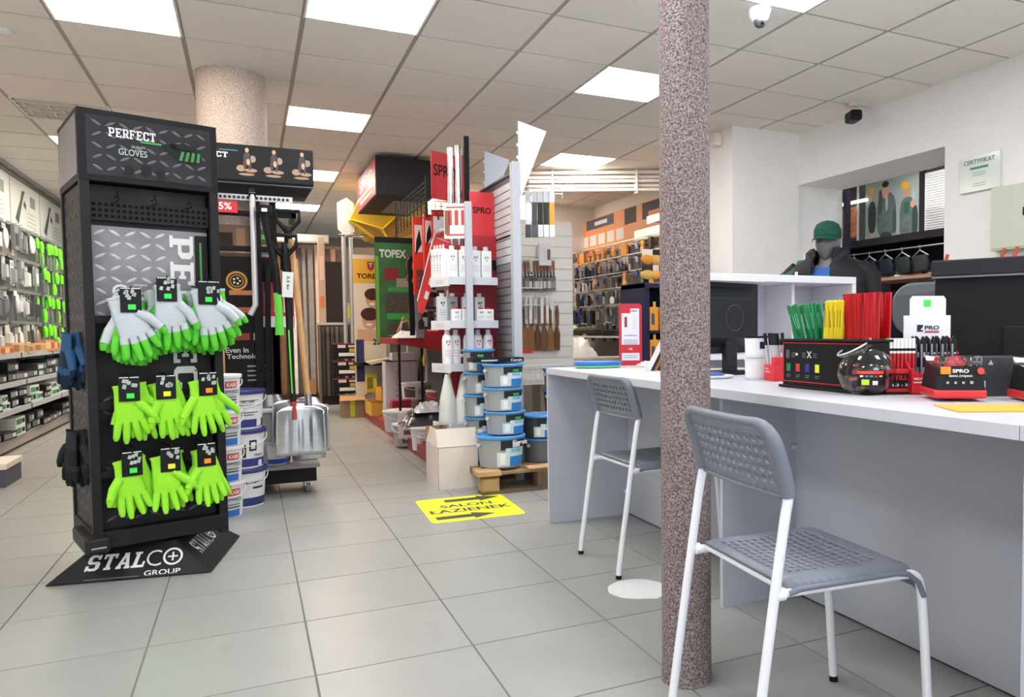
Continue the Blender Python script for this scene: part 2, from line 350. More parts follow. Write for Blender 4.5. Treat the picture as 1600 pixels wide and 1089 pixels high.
def chair(label, loc, rz):
    t = thing('perforated_chair', label, 'chair', loc, rz, 'grey perforated chairs at the counter')
    W2 = .2
    def smooth(pts, it=2):
        for _ in range(it):
            q = [pts[0]]
            for a, b in zip(pts, pts[1:]): q += [tuple(a[k]*.75+b[k]*.25 for k in range(3)), tuple(a[k]*.25+b[k]*.75 for k in range(3))]
            pts = q+[pts[-1]]
        return pts
    for s in (-1, 1):
        y = s*W2
        ob('rear_leg', B().tube([(0,y,.012)]+smooth([(.004,y,.05),(.085,y,.60),(.098,y,.655),(.094,y,.685)]), .0115, 14), PW, t)
        ob('foot_cap', B().cyl((0,y,0),(.001,y,.016),.0125, n=12), BLACK, t)
        yf = s*(W2-.012)
        ob('front_leg', B().tube([(.068,yf,.436)]+smooth([(.12,yf,.436),(.40,yf,.434),(.470,yf,.432),(.486,yf,.37),(.512,yf,.012)],3), .0115, 14), PW, t)
        ob('foot_cap', B().cyl((.5125,yf,0),(.512,yf,.016),.0125, n=12), BLACK, t)
        ob('screw_cover', B().cyl((.12,yf-s*.03,.428),(.12,yf-s*.03,.44),.012, n=10), BLACK, t)
        ob('joint_stub', B().cyl((.062,y,.437),(.085,y,.437),.013, n=12), PW, t)
    ob('cross_bar', B().cyl((.10,-W2+.01,.44),(.10,W2-.01,.44),.008), PW, t)
    def seat(u, v):
        # u: front-back, v: side
        x = .088+u*.395; y = (v-.5)*.395
        e = abs(v-.5)*2; z = .462-.010*math.sin(math.pi*min(u/.85, 1))*(1-e**2)
        if e > .86: z -= .020*((e-.86)/.14)**2
        if u > .80: q = (u-.80)/.20; a = q*math.pi*.48; x = .088+.8*.395+.0+math.sin(a)*.062+.05*q*.3; z -= (1-math.cos(a))*.07
        if u < .06: z -= .006*((.06-u)/.06)
        c = max(0, (e-.8)/.2)
        if u < .08: x += .012*c*c
        return (x, y, z)
    bmo('seat', perforated(seat, 17, 15, 1, 4, 2, 2, .32), PG, t, .006)
    def bx(z): u = (z-.645)/.165; return .098-.052*max(u, 0)**1.35
    def back(u, v):
        y = (v-.5)*.395; z = .648+u*.160; e = abs(v-.5)*2
        return (bx(z)-.016*(1-e*e), y, z-(.010*(1-u/.3)*0 if u < .3 else 0))
    bmo('backrest', perforated(back, 7, 14, 1, 1, 1, 1, .33), PG, t, .005)
    path = [(bx(z), -.2, z) for z in (.652,.68,.71,.74,.765)]+[(bx(.785), -.197, .785), (bx(.80), -.188, .800), (bx(.808), -.172, .809), (bx(.812), -.15, .812)]
    top = [(bx(.812)-.016*(1-(y/.2)**2)+.006, y, .812) for y in (-.12,-.08,-.04,0,.04,.08,.12)]
    full = path+top+[(x, -y, z) for x, y, z in reversed(path)]
    ob('backrest_rim', B().tube(full, .012, 12, rr=[.0165]*5+[.0155,.014,.0125,.0115]+[.0105]*7+[.0115,.0125,.014,.0155]+[.0165]*5), PG, t)
    ob('backrest_rim', B().tube([back(0, k/12) for k in range(13)], .006, 8), PG, t)
    rs = [seat(k/14, 0) for k in range(15)]; rs2 = [seat(k/14, 1) for k in range(15)]
    ob('seat_rim', B().tube(rs, .007, 8), PG, t); ob('seat_rim', B().tube(rs2, .007, 8), PG, t)
    ob('seat_rim', B().tube([seat(1, k/12) for k in range(13)], .006, 8), PG, t)
    return t
chair('grey perforated chair with white legs nearest the camera, right of the slim column', (.962, 1.545, 0), R(-4))
chair('grey perforated chair with white legs partly hidden behind the slim column', (1.325, 3.005, 0), 0)
# ---------------------------------------------------------------- floor stickers
t = thing('floor_sticker', 'yellow floor sticker with black arrows and lettering on the grey tiles', 'sticker', (1.108, 4.365, 0), R(-2))
def rrect(w, h, r, n=5):
    p = []
    for cx, cy, a0 in ((w/2-r, h/2-r, 0), (-w/2+r, h/2-r, 90), (-w/2+r, -h/2+r, 180), (w/2-r, -h/2+r, 270)):
        p += [(cx+r*math.cos(R(a0+90*k/n)), cy+r*math.sin(R(a0+90*k/n))) for k in range(n+1)]
    return p
ob('sticker_sheet', B().prism(rrect(.515, .60, .035), .0003, .0012, axis='z'), M('e3ef1e', .5), t, bev=0)
def arrow(s=1): return [(-.16*s,-.035),(.04*s,-.035),(.04*s,-.07),(.17*s,0),(.04*s,.07),(.04*s,.035),(-.16*s,.035)]
ob('arrow_print', B().add([(x+.06, y+.205, .0016) for x, y in arrow()], [tuple(range(7))]), M('3b3b33', .6), t)
ob('arrow_print', B().add([(x-.06, y-.205, .0016) for x, y in arrow()], [tuple(range(7))]), M('3b3b33', .6), t)
txt(t, 'SALON', M('3b3b33', .6), (0, .065, .0017), w=.30, h=.075, rot=(0, 0, 0), bold=.03)
txt(t, 'ŁAZIENEK', M('3b3b33', .6), (0, -.055, .0017), w=.47, h=.085, rot=(0, 0, 0), bold=.03)
p = az(995, 920, 0)
o = ob('round_sticker', B().prism([(.115*math.cos(2*math.pi*k/32)*(1+.02*math.sin(k*1.7)), .115*math.sin(2*math.pi*k/32)) for k in range(24)]+[(0.02,-.135),(.045,-.12)]+[(.115*math.cos(2*math.pi*k/32), .115*math.sin(2*math.pi*k/32)) for k in range(27, 32)], .0003, .0012, axis='z'), M('dcdcdc', .6, noise=.04, ns=30), loc=(p.x, p.y, 0))
tag(o, 'worn round white floor sticker beside the chair leg and slim column', 'sticker')
# ---------------------------------------------------------------- black glove display
TH = R(17); DC = Vector((-.415, 4.01, 0)); PL = M('232224', .35, .2, key='black_steel'); TREAD = M('7b797c', .38, .1, noise=.3, ns=5); LUG = M('b9b7b9', .3, .1); TD = M('262528', .4, .2, noise=.3, ns=8); LUGD = M('48474b', .35, .3)
bs = thing('glove_display_stand', 'tall black glove display stand with tread-plate graphics, header box and sloping base', 'display stand', (DC.x, DC.y, 0), TH)
def tread(parent, w, h, loc, rot=(0,0,0), mat=None, s=.045, name='tread_pattern'):
    b = B(); nx = int(w/s); nz = int(h/s); 
    for i in range(nx):
        for j in range(nz):
            cx = (i+.5)*w/nx-w/2; cz = (j+.5)*h/nz-h/2; a = R(28) if (i+j) % 2 else R(-32); l = s*.5; t = s*.13
            pts = [(l,0),(l*.5,t*.8),(-l*.3,t),(-l,0),(-l*.5,-t*.8),(l*.3,-t)]
            b.add([(cx+x*math.cos(a)-z*math.sin(a), -.0011, cz+x*math.sin(a)+z*math.cos(a)) for x, z in pts]+[(cx, -.0025, cz)], [(k, (k+1) % 6, 6) for k in range(6)])
    o = ob(name, b, mat or LUG, parent, loc, rot=rot); o['kind'] = 'stuff'; return o
# posts and body
for sx in (-1, 1):
    for sy in (-1, 1): ob('post', B().bc(sx*.232, sy*.232, .13, .034, .034, 1.52), PL, bs, bev=.002)
ob('back_board', B().box(-.215, -.19, .16, .215, -.184, 1.62), TD, bs)
ob('side_board', B().box(-.24, -.215, .16, -.234, .215, 1.62), TD, bs)
ob('side_board', B().box(.234, -.215, .16, .24, .215, 1.62), TD, bs)
ob('rear_board', B().box(-.215, .20, .16, .215, .206, 1.62), TD, bs)
tread(bs, .42, 1.4, (-.2405, 0, .9), (0,0,R(-90)), LUGD, .06)
gb = ob('graphic_board', B().box(-.213, -.197, 1.07, .213, -.191, 1.455), TREAD, bs)
tread(gb, .27, .38, (-.075, -.197, 1.262), (0,0,0), LUG, .047)
slab(gb, 'PERFECT', WHITE, TREAD, (.112, -.1985, 1.05), .77, .09, rot=(0, R(90), 0))
txt(gb, 'HIGH', M('b5b5b8', .5), (-.045, -.1985, 1.14), h=.05, rot=(R(90), R(90), 0), bold=0)
txt(gb, 'GLOVES', WHITE, (-.115, -.1985, 1.10), h=.06, w=.24, rot=(R(90), R(90), 0), bold=.015)
panel(gb, .05, .30, M('1d1c1e', .5), (.188, -.1975, 1.29)); panel(gb, .008, .22, M('3f8f3f', .5), (.185, -.1985, 1.30))
for z, hh in ((.16, .13), (.66, .12), (.42, .08)):
    o = ob('tread_board', B().box(-.213, -.197, z, .213, -.191, z+hh), TD, bs); tread(o, .40, hh-.01, (0, -.197, z+hh/2), (0,0,0), LUGD, .05)
# perforated rail at the top
o = ob('perforated_rail', B().box(-.215, -.215, 1.475, .215, -.199, 1.56), PL, bs)
b = B()
for i in range(20):
    for j in range(3): b.box(-.20+i*.021-.006, -.2165, 1.487+j*.023, -.20+i*.021+.006, -.2151, 1.499+j*.023)
ob('rail_holes', b, M('050505', .8), o, stuff=True)
for x in (-.13, .0, .13): ob('empty_hook', B().tube([(x,-.215,1.55),(x,-.30,1.545),(x,-.315,1.56),(x-.012,-.315,1.575)], .0025, 6).tube([(x,-.215,1.57),(x,-.28,1.567),(x,-.29,1.59)], .002, 6), BLACK, bs)
for z in (.71, .43, 1.06): ob('cross_bar', B().box(-.215, -.235, z, .215, -.205, z+.03), PL, bs)
# header box
hb = ob('header_box', B().box(-.25, -.25, 1.625, .25, .25, 1.91), M('151416', .4), bs, bev=.003)
ob('header_face', B().box(-.223, -.2525, 1.65, .223, -.2503, 1.885), M('2c2b2e', .4, .1, noise=.3, ns=6), hb)
tread(hb, .42, .22, (0, -.253, 1.767), (0,0,0), M('626166', .35, .3), .042)
slab(hb, 'PERFECT', M('e0dfe0', .5), DK, (-.065, -.2565, 1.825), .165, .036)
panel(hb, .075, .008, M('3f9a3f', .5), (.0, -.2565, 1.800)); 
txt(hb, 'GLOVES', M('b8c4b8', .5), (-.065, -.2565, 1.752), w=.10, h=.026, bold=.01)
txt(hb, 'QUALITY', M('b8b8b8', .5), (-.045, -.2565, 1.776), w=.05, h=.011, bold=.01)
b = B()
for k in range(5): b.add([(x, z, y) for x, z, y in []], [])
for cx, cz, rx, rz_ in ((.115,1.80,.05,.016),(.135,1.765,.055,.03),(.07,1.79,.03,.02),(-.02,1.685,.02,.025),(.03,1.68,.018,.025),(-.08,1.68,.018,.022)):
    b.add([(cx+rx*math.cos(2*math.pi*k/14), -.2562, cz+rz_*math.sin(2*math.pi*k/14)*(1+.2*math.sin(3*k))) for k in range(14)], [tuple(range(14))], 0)
b2 = B()
for q in range(4): b2.add([(.10+q*.022, -.2568, 1.745),(.112+q*.022, -.2568, 1.745),(.122+q*.02, -.2568, 1.782),(.112+q*.02, -.2568, 1.785)], [(0,1,2,3)])
ob('glove_picture', b, M('222722', .6), hb); ob('glove_picture', b2, M('3f8a44', .6), hb)
ob('side_face', B().box(-.2525, -.225, 1.65, -.2503, .225, 1.885), M('8d8788', .35, .3), hb)
# base
bb = thing('stand_base', 'black sloping pyramid base with white lettering under the glove display', 'display base', (-.415, 4.01+.02, 0), R(-10))
b = B(); a, c, hh, e = .302, .30, .135, .155
b.add([(-a,-c,.004),(a,-c,.004),(a,c,.004),(-a,c,.004),(-a+e,-c+e*.55,hh),(a-e,-c+e*.55,hh),(a-e,c-e*.55,hh),(-a+e,c-e*.55,hh)], [(0,3,2,1),(4,5,6,7),(0,1,5,4),(1,2,6,5),(2,3,7,6),(3,0,4,7)])
# sloping faces: front plane runs from (y=-c,z=0) to (y=-c+e*.55,z=hh)
bo = ob('base_shell', b, M('1a191b', .4), bb, bev=.003)
sl = math.atan2(hh, e*.55)
def onslope(u, x, off=.0015):   # u 0..1 up the front slope
    return (x, -c+e*.55*u-off*math.sin(sl), hh*u+off*math.cos(sl))
def logo(par, mk, W):
    # mk(x, u) -> (location, rotation); W width of STAL
    pass
rf = (sl-R(90), 0, 0)
slab(bb, 'STAL', M('d9dadd', .4), BLACK, onslope(.52, -.065, .002), .215, .066, rot=rf, shear=.22)
txt(bb, 'C', M('d9dadd', .4), onslope(.53, .078, .002), w=.055, h=.068, rot=(sl, 0, 0), bold=-.01)
def ring(par, x, u, r, wd, rot, pos):
    b = B(); n = 28
    vs = [(rr*math.cos(2*math.pi*k/n), 0, rr*math.sin(2*math.pi*k/n)) for rr in (r, r-wd) for k in range(n)]
    b.add(vs, [(k, (k+1) % n, n+(k+1) % n, n+k) for k in range(n)])
    b.add([(-r*.5,0,-wd*.4),(r*.5,0,-wd*.4),(r*.5,0,wd*.4),(-r*.5,0,wd*.4)], [(0,1,2,3)]); b.add([(-wd*.4,-.0002,-r*.5),(wd*.4,-.0002,-r*.5),(wd*.4,-.0002,r*.5),(-wd*.4,-.0002,r*.5)], [(0,1,2,3)])
    return ob('ring_mark', b, M('d9dadd', .4), par, pos, rot=rot)
ring(bb, .055, .5, .037, .008, rf, onslope(.54, .148, .002))
txt(bb, 'GROUP', M('d9dadd', .4), onslope(.14, .115, .002), w=.135, h=.022, rot=(sl, 0, 0), bold=.01)
ob('line_print', B().box(-.10, 0, -.0012, .10, .0001, .0012), M('d9dadd', .4), bb, onslope(.08, -.07, .002), rot=rf)
# right sloping face
sr = math.atan2(hh, e)
def onside(u, y, off=.0018): return (a-e*u+off*math.sin(sr), y, hh*u+off*math.cos(sr))
E_ = Matrix.Rotation(R(90), 4, 'Z') @ Matrix.Rotation(sr-R(90), 4, 'X')
er = E_.to_euler(); et = (Matrix.Rotation(R(90), 4, 'Z') @ Matrix.Rotation(sr, 4, 'X')).to_euler()
slab(bb, 'STAL', M('d9dadd', .4), BLACK, onside(.55, -.09), .17, .085, rot=er, shear=.1)
txt(bb, 'C', M('d9dadd', .4), onside(.58, .022), w=.045, h=.085, rot=et, bold=-.01)
ring(bb, 0, 0, .036, .008, er, onside(.6, .085)); txt(bb, 'GROUP', M('d9dadd', .4), onside(.16, .06), w=.12, h=.026, rot=et, bold=.01)
ob('line_print', B().box(-.06, 0, -.0012, .06, .0001, .0012), M('d9dadd', .4), bb, onside(.12, -.10), rot=er)
# lying black parcel between base and stand, left side
BM = bs.matrix_basis if False else Matrix.Translation((DC.x, DC.y, 0)) @ Matrix.Rotation(TH, 4, 'Z')
ob('lower_box', B().box(-.25, -.25, .145, .25, .25, .215), M('1d1d1f', .4), bs, bev=.006)
o = ob('side_pocket', B().box(-.285, -.30, .14, -.20, .02, .205), M('232325', .45), bs, bev=.012)
panel(o, .05, .006, M('9a9a9a', .5), (-.24, -.301, .165))
# gloves
def glove(b, sc, m_back=0, m_dip=1, spread=1.0, dip=.45, curl=0, rnd=random):
    """one glove hanging fingers down from (0,0,0); palm in the xz plane"""
    L0 = .105*sc; W0 = .088*sc; T = .022*sc
    nz = 8; nx = 12; rings = []
    for j in range(nz+1):
        z = -L0*j/nz-.0; k = j/nz
        w = (W0*(.80+.26*k-.10*(k > .85)*(k-.85)/.15))/2; th = T*(.75+.35*math.sin(math.pi*k*.9))/2
        rings.append([(w*math.cos(2*math.pi*i/nx), th*math.sin(2*math.pi*i/nx), z) for i in range(nx)])
    for j in range(nz):
        b.add(rings[j]+rings[j+1], [(i, (i+1) % nx, nx+(i+1) % nx, nx+i) for i in range(nx)], m_back if j < nz*(1-dip) else m_dip if dip > .6 else m_back, True)
    b.add(rings[0], [tuple(range(nx))], m_back); b.add(rings[-1], [tuple(range(nx))], m_back)
    fl_ = [.068, .082, .078, .060]
    for q in range(4):
        x0 = (-1.5+q)*W0*.255; ang = (-1.5+q)*R(7)*spread+rnd.uniform(-.05, .05); l = fl_[q]*sc; r0 = .0125*sc
        pts = []; n = 6
        for s_ in range(n+1):
            u = s_/n; pts.append((x0+math.sin(ang)*l*u, -curl*u*u*l-.0, -L0*.93-math.cos(ang)*l*u))
        for s0, s1, mm in ((0, 2, m_back if dip < .9 else m_dip), (2, n, m_dip)):
            rr = [r0*(1-.25*(k/n)**2) if k < n else r0*.45 for k in range(s0, s1+1)]
            b.tube(pts[s0:s1+1], r0, 8, mm, rr=rr)
    sgn = 1 if rnd.random() < .5 else -1
    x0 = sgn*W0*.42; pts = [(x0-sgn*.012*sc, 0, -L0*.35), (x0+sgn*.014*sc, -.004, -L0*.62), (x0+sgn*.030*sc*spread, -.006, -L0*.95), (x0+sgn*.036*sc*spread, -.006, -L0*1.15)]
    b.tube(pts[:3], .0135*sc, 8, m_back, rr=[.017*sc, .0155*sc, .013*sc]); b.tube(pts[2:], .012*sc, 8, m_dip, rr=[.013*sc, .007*sc])
    # cuff
    b.xf2 = None
    cuff = [(W0*.40*math.cos(2*math.pi*i/nx), T*.42*math.sin(2*math.pi*i/nx), z) for z in (.022*sc, 0) for i in range(nx)]
    b.add(cuff, [(i, (i+1) % nx, nx+(i+1) % nx, nx+i) for i in range(nx)], m_back, True)
    b.add([(W0*.42*math.cos(2*math.pi*i/nx), T*.5*math.sin(2*math.pi*i/nx), z) for z in (.026*sc, .018*sc) for i in range(nx)], [(i, (i+1) % nx, nx+(i+1) % nx, nx+i) for i in range(nx)], 2, True)
GW = M('b9c0c4', .85, bump=.3, ns=300, noise=.04); GD = M('58c42e', .75, noise=.08, ns=40); GN = M('93dc2c', .85, bump=.3, ns=300, noise=.05); GK = M('161618', .6)
def glovepair(name, label, lx, ly, ztop, mats, sc, dip, price, group, n=2, spread=1., tilt=0, card=True):
    p = BM @ Vector((lx, ly, ztop)); t = thing(name, label, 'gloves', p, TH+R(random.uniform(-6, 6)), group)
    for k in range(n):
        b = B(); glove(b, sc, dip=dip, spread=spread*random.uniform(.8, 1.3), curl=random.uniform(-.05, .2))
        ob('glove', b, mats if k == 0 or mats[1] == GN else [mats[1], mats[1], mats[0]], t, (random.uniform(-.02, .02)+(k-.5)*.018, -.012+.024*k, -.062), rot=(R(random.uniform(-3, 3)), tilt+R((k-.5)*26*(.4 if n == 1 else 1)*random.uniform(.4, 1.1)), R(180*k)))
    if card:
        cb = ob('header_card', B().box(-.036, -.030, -.098, .036, -.0285, 0), M('141516', .45), t)
        b = B()
        for q in range(7):
            x = random.uniform(-.028, .02); z = -.01-random.random()*.034; b.q((x, -.0307, z-.008), (x+.012, -.0307, z-.011), (x+.015, -.0307, z+.004), (x+.004, -.0307, z+.006))
        ob('card_print', b, M('aeb6b0', .5), cb); ob('price_tag', B().box(-.010, -.0315, -.086, .016, -.0304, -.066), price, cb)
        ob('white_strip', B().box(-.033, -.0310, -.0045, .033, -.0302, -.001), M('dcdcdc', .5), cb)
    ob('hook', B().tube([(0, -ly-.215 if False else .11, .006), (0, -.04, -.002), (0, -.05, .006)], .0022, 6), BLACK, t)
    return t
rows = [
 ('white', -.105, 1.20, 'left'), ('white', .03, 1.245, 'middle'), ('white', .165, 1.245, 'right'),
]
k = 0
for _, lx, z, nm in rows:
    for d in range(4):
        glovepair('glove_pair', f'white and green gloves in the {nm} bundle of the top row, '+('frontmost pair', 'second pair back', 'third pair back', 'rearmost pair')[d], lx+random.uniform(-.018, .018), -.345+d*.034, z-d*.006-random.uniform(0, .012), [GW, GD, GW], 1.3, .45, FLUO_G, 'white and green gloves on the top row', tilt=R((-8, 6, -10)[k])*random.uniform(.3, 1), card=d < 2)
    k += 1
for ri, (z, zz) in enumerate(((.845, 'middle row'), (.545, 'bottom row'))):
    for ci, (lx, nm) in enumerate(((-.125, 'left'), (.01, 'middle'), (.15, 'right'))):
        pr_ = [FLUO_G, FLUO_Y, FLUO_O][ci]
        for d in range(2):
            glovepair('glove_pair', f'fluorescent lime work gloves with black palms, {nm} hook of the {zz}, '+('front pair', 'pair hung behind')[d], lx+random.uniform(-.01, .01)+d*.02, -.325+d*.045, z+(.005 if ci == 2 else 0), [GN, GK if d else GN, GN], 1.16, .45, pr_, 'lime gloves on the lower rows', spread=1.25, card=d == 0)
for (y, z, c_, nm) in ((-.06, 1.02, '1f4f78', 'dark blue work glove hanging from the left side of the glove display'), (-.08, .62, '2b2d30', 'charcoal work glove hanging low on the left side of the glove display')):
    p = BM @ Vector((-.275, y, z)); t = thing('side_glove', nm, 'gloves', p, TH+R(-75))
    for q in range(2):
        b = B(); glove(b, 1.15, dip=.7); ob('glove', b, [M(c_, .8, bump=.3, ns=200), M({'1f4f78': '16283c'}.get(c_, '1c1d1f'), .7), M(c_, .8)], t, (0, -.012+q*.03, -.03), rot=(0, R(8-16*q), 0))
    ob('hook', B().tube([(0, .0, -.005), (0, .07, 0)], .002, 6), BLACK, t)
# ---------------------------------------------------------------- buckets
def arc_label(b, r, z0, z1, a0, a1, m, n=8, r2=None):
    """label wrapped on a bucket; angles in degrees, -90 faces the front (-y)"""
    r2 = r if r2 is None else r2; vs = []
    for k in range(n+1):
        a = R(a0+(a1-a0)*k/n); vs += [(r*math.cos(a), r*math.sin(a), z0), (r2*math.cos(a), r2*math.sin(a), z1)]
    b.add(vs, [(2*k, 2*k+2, 2*k+3, 2*k+1) for k in range(n)], m, True)
def bucket(label, loc, rz, group, r=.13, h=.23, body=WHITE, lid=NAVY, band=None, prints=(), handle=True, name='bucket', n=28, word=None, wordm=None):
    t = thing(name, label, 'bucket', loc, rz, group); rb = r*.90
    ob('body', B().lathe([(rb*.93,0),(rb*.97,.004),(r*.965,h*.90),(r*1.03,h*.905),(r*1.03,h*.925)], n), body, t)
    ob('lid', B().lathe([(r*1.0,h*.88),(r*1.045,h*.90),(r*1.05,h*.965),(r*1.02,h*.985),(r*.97,h*.985),(r*.95,h*.96),(.0001,h*.96)], n), lid, t)
    rr = lambda z: rb*.97+(r*.965-rb*.97)*z/(h*.9)+.0009
    if band:
        b = B(); arc_label(b, rr(h*.06), h*.06, h*.26, -180, 180, 0, 24, rr(h*.26)); ob('colour_band', b, band, t)
    for q, (a0, a1, z0, z1, m) in enumerate(prints):
        b = B(); arc_label(b, rr(z0*h)+.0006*(q+1), z0*h, z1*h, -90+a0, -90+a1, 0, 6, rr(z1*h)+.0006*(q+1)); ob('label_print', b, m, t)
    for wd_ in ([word] if isinstance(word, tuple) else word or []):
        s, zc, ww, hh, aa = wd_; o = txt(t, s, wordm or INK, (0, 0, 0), w=ww, h=hh)
        me = o.data
        for v in me.vertices:
            a = v.co.x/r+R(-90+aa); zz = zc*h+v.co.y; q = rr(zz)+.004; v.co = (q*math.cos(a), q*math.sin(a), zz)
        o.rotation_euler = (0, 0, 0)
    if handle:
        pts = [(r*1.04*math.cos(R(a)), r*1.04*math.sin(R(a))-.006, h*.84-h*.26*math.sin(R(-a))) for a in range(0, -181, -15)]
        ob('handle', B().tube(pts, .0028, 6), WHITE if handle == True else handle, t)
    return t
p = az(378, 797, 0)
for k in range(3):
    bucket(['white bucket with purple-blue base band, on the floor at the bottom of its stack', 'white bucket with black swirl print, middle of the blue-lidded stack', 'white joint compound bucket with dark blue lid, topmost of its stack'][k],
      (p.x, p.y+.14, .228*k), R(8), 'white and blue joint compound buckets', r=.136, h=.232, band=NAVY,
      prints=[[(5,60,.30,.62,M('d4d4d6',.5)),(20,52,.48,.53,INK)],[(-8,6,.3,.62,INK),(14,34,.45,.72,INK),(18,30,.5,.67,WHITE),(40,54,.06,.2,M('cfd0e6',.5))],[(-6,44,.72,.735,INK),(-4,42,.42,.44,INK),(-4,30,.36,.38,INK),(38,56,.08,.34,WHITE)]][k],
      word=[('IMG COMPOUND',.64,.13,.012,26),('FINISH',.34,.06,.014,40),[('NO TAPE',.70,.075,.014,14),('Joining Compound',.61,.15,.012,16)]][k], handle=True)
    if k == 2: pass
p2 = az(350, 812, 0)
for k in range(4):
    bucket(['small white filler bucket with red label, bottom of the narrow stack', 'small white filler bucket with red label, second from the floor', 'small white filler bucket with red label, third from the floor', 'small white filler bucket, topmost, half behind the lime gloves'][k],
      (p2.x, p2.y+.10, .197*k), R(15), 'small white and red filler buckets', r=.103, h=.2, lid=WHITE,
      prints=[(-30,42,.22,.80,M('b9bcc0',.5)),(0,40,.62,.80,RED),(-30,40,.04,.22,M('2668b8',.5)),(-4,38,.28,.31,INK),(-4,38,.36,.38,INK)], word=('KABE',.71,.055,.022,20), wordm=WHITE); kt = [o for o in bpy.data.objects if o.parent is None and o.name.startswith('bucket')][-1]; tp = txt(kt, 'PROFINISZ', M('4a4a4e', .5), (.015, -.1035, .105), w=.10, h=.016)
# ---------------------------------------------------------------- shovel display behind the glove stand
sd = thing('tool_display_stand', 'black tool display stand with picture header holding shovels and handles', 'display stand', (.02, 5.32, 0))
hd = ob('header_box', B().prism([(-.40,1.945),(-.40,2.165),(.375,2.165),(.375,1.945)], 0, .20), M('19181b', .4), sd, bev=.004)
ob('header_lip', B().add([(-.40,0,1.945),(.375,0,1.945),(.33,.05,1.87),(-.40,.05,1.87),(.375,.20,1.945),(.33,.20,1.87),(-.4,.2,1.945),(-.4,.2,1.87)],[(0,3,2,1),(1,2,5,4),(2,3,7,5),(0,6,7,3)]), M('29282b', .35), sd)
ob('header_rail', B().cyl((-.40,-.004,1.928),(.372,-.004,1.928),.006), M('515055', .3, .6), sd)
slab(hd, 'PERFECT', M('e6e6e8', .5), DK, (-.22, -.003, 2.095), .23, .032)
panel(hd, .10, .007, M('3b6f8a', .5), (-.10, -.001, 2.125))
SKIN = M('c79876', .6)
for k, x in enumerate((.0, .15, .31)):   # three small printed workers
    b = B(); X = x
    def el(cx, cz, rx, rz_, m, yy=-.0012):
        b.add([(X+cx+rx*math.cos(2*math.pi*q/10), yy, cz+rz_*math.sin(2*math.pi*q/10)) for q in range(10)], [tuple(range(10))], m)
    el(0, 2.132, .011, .014, 0, -.002); el(0, 2.09, .020, .032, 1); el(-.014, 2.05, .009, .035, 1, -.0016); el(.014, 2.045, .009, .035, 1, -.0016)
    el(.03, 2.08, .018, .022, 2); el(-.035, 2.02, .026, .020, 3); el(.02, 2.01, .035, .012, 3, -.0014); el(-.005, 1.985, .045, .008, 3); el(.005, 2.06, .01, .02, 0, -.003)
    ob('worker_picture', b, [SKIN, M('3a3540', .6), M('8f8577', .6), M('9a7f66', .6)], hd)
for x in (-.36, .14): ob('post', B().bc(x, .22, .1, .04, .04, 1.8), BLACK, sd)
ob('centre_post', B().bc(.04, .18, .1, .05, .04, 1.8), BLACK, sd)
for z, x1 in ((1.715, .26), (1.505, .25)):
    ob('arm', B().box(-.34, -.14, z, x1, -.105, z+.03).box(x1-.03, -.14, z, x1, .2, z+.03).box(-.34, -.14, z, -.31, .2, z+.03), BLACK, sd, bev=.003)
ob('chain_rail', B().box(-.36, -.17, 1.80, .24, -.16, 1.835), M('a9a9ac', .3, .8), sd)
b = B()
for k in range(24): b.cyl((-.34+k*.024, -.171, 1.817), (-.34+k*.024, -.1745, 1.817), .009, n=8)
ob('chain_rail_holes', b, M('2a2a2c', .5), sd, stuff=True)
rp = ob('red_price_strip', B().box(-.36, -.165, 1.725, -.06, -.158, 1.795), RED, sd); txt(rp, '25%', WHITE, (-.14, -.167, 1.762), h=.042, w=.10)
bd = ob('back_board', B().box(-.44, .20, .55, .03, .215, 1.50), M('191614', .5), sd, (.13, 0, 0))
b = B(); 
for r0, r1, m in ((.062,.048,0),(.040,.034,0)):
    vs = [(-.21+r*math.cos(2*math.pi*k/24), .198, 1.345+r*math.sin(2*math.pi*k/24)) for r in (r0, r1) for k in range(24)]
    b.add(vs, [(k, (k+1) % 24, 24+(k+1) % 24, 24+k) for k in range(24)], m)
for k in range(5): b.add([(-.21+.018*math.cos(R(72*k))+.007*math.cos(2*math.pi*q/8), .197, 1.345+.018*math.sin(R(72*k))+.007*math.sin(2*math.pi*q/8)) for q in range(8)], [tuple(range(8))], 1)
ob('gear_picture', b, [M('b58a3c', .4), M('d8d4c8', .4)], bd)
panel(bd, .13, .03, M('b9714a', .5), (-.19, .198, 1.27)); panel(bd, .09, .035, M('a8603c', .5), (-.17, .198, 1.16)); panel(bd, .15, .045, M('8a2f2a', .5), (-.22, .198, .99)); panel(bd, .05, .045, M('c9a066', .5), (-.10, .198, .99))
txt(bd, 'Even in', M('c9c9c9', .5), (-.22, .197, .905), h=.035, w=.13); txt(bd, 'Technology', M('c9c9c9', .5), (-.17, .197, .86), h=.04, w=.22)
for k in range(4): panel(bd, .13, .010, M('9a9a9a', .5), (-.10, .198, .80-k*.03))
kb = ob('picture_board', B().box(-.34, .21, 1.52, .02, .22, 1.70), M('6c5442', .6), sd); panel(kb, .03, .16, M('c9b59a', .5), (-.21, .209, 1.6)); panel(kb, .09, .10, M('2b2320', .5), (-.14, .209, 1.6)); panel(kb, .05, .16, M('8b6a50', .5), (-.05, .209, 1.6))
bg = ob('green_picture', B().box(.06, .21, 1.52, .14, .22, 1.68), M('3e5a3a', .6), sd); panel(bg, .06, .03, M('7fc243', .5), (.10, .209, 1.63)); panel(bg, .06, .04, M('c98a5e', .5), (.10, .209, 1.56))
rs_ = ob('red_pack_board', B().box(.06, .19, 1.05, .25, .2, 1.34), M('c2353c', .5), sd)
for k in range(6): panel(rs_, .009, .13, M('e8dcdc', .4), (.08+k*.028, .189, 1.21))
panel(rs_, .18, .07, M('e4e4e2', .5), (.155, .189, 1.085))
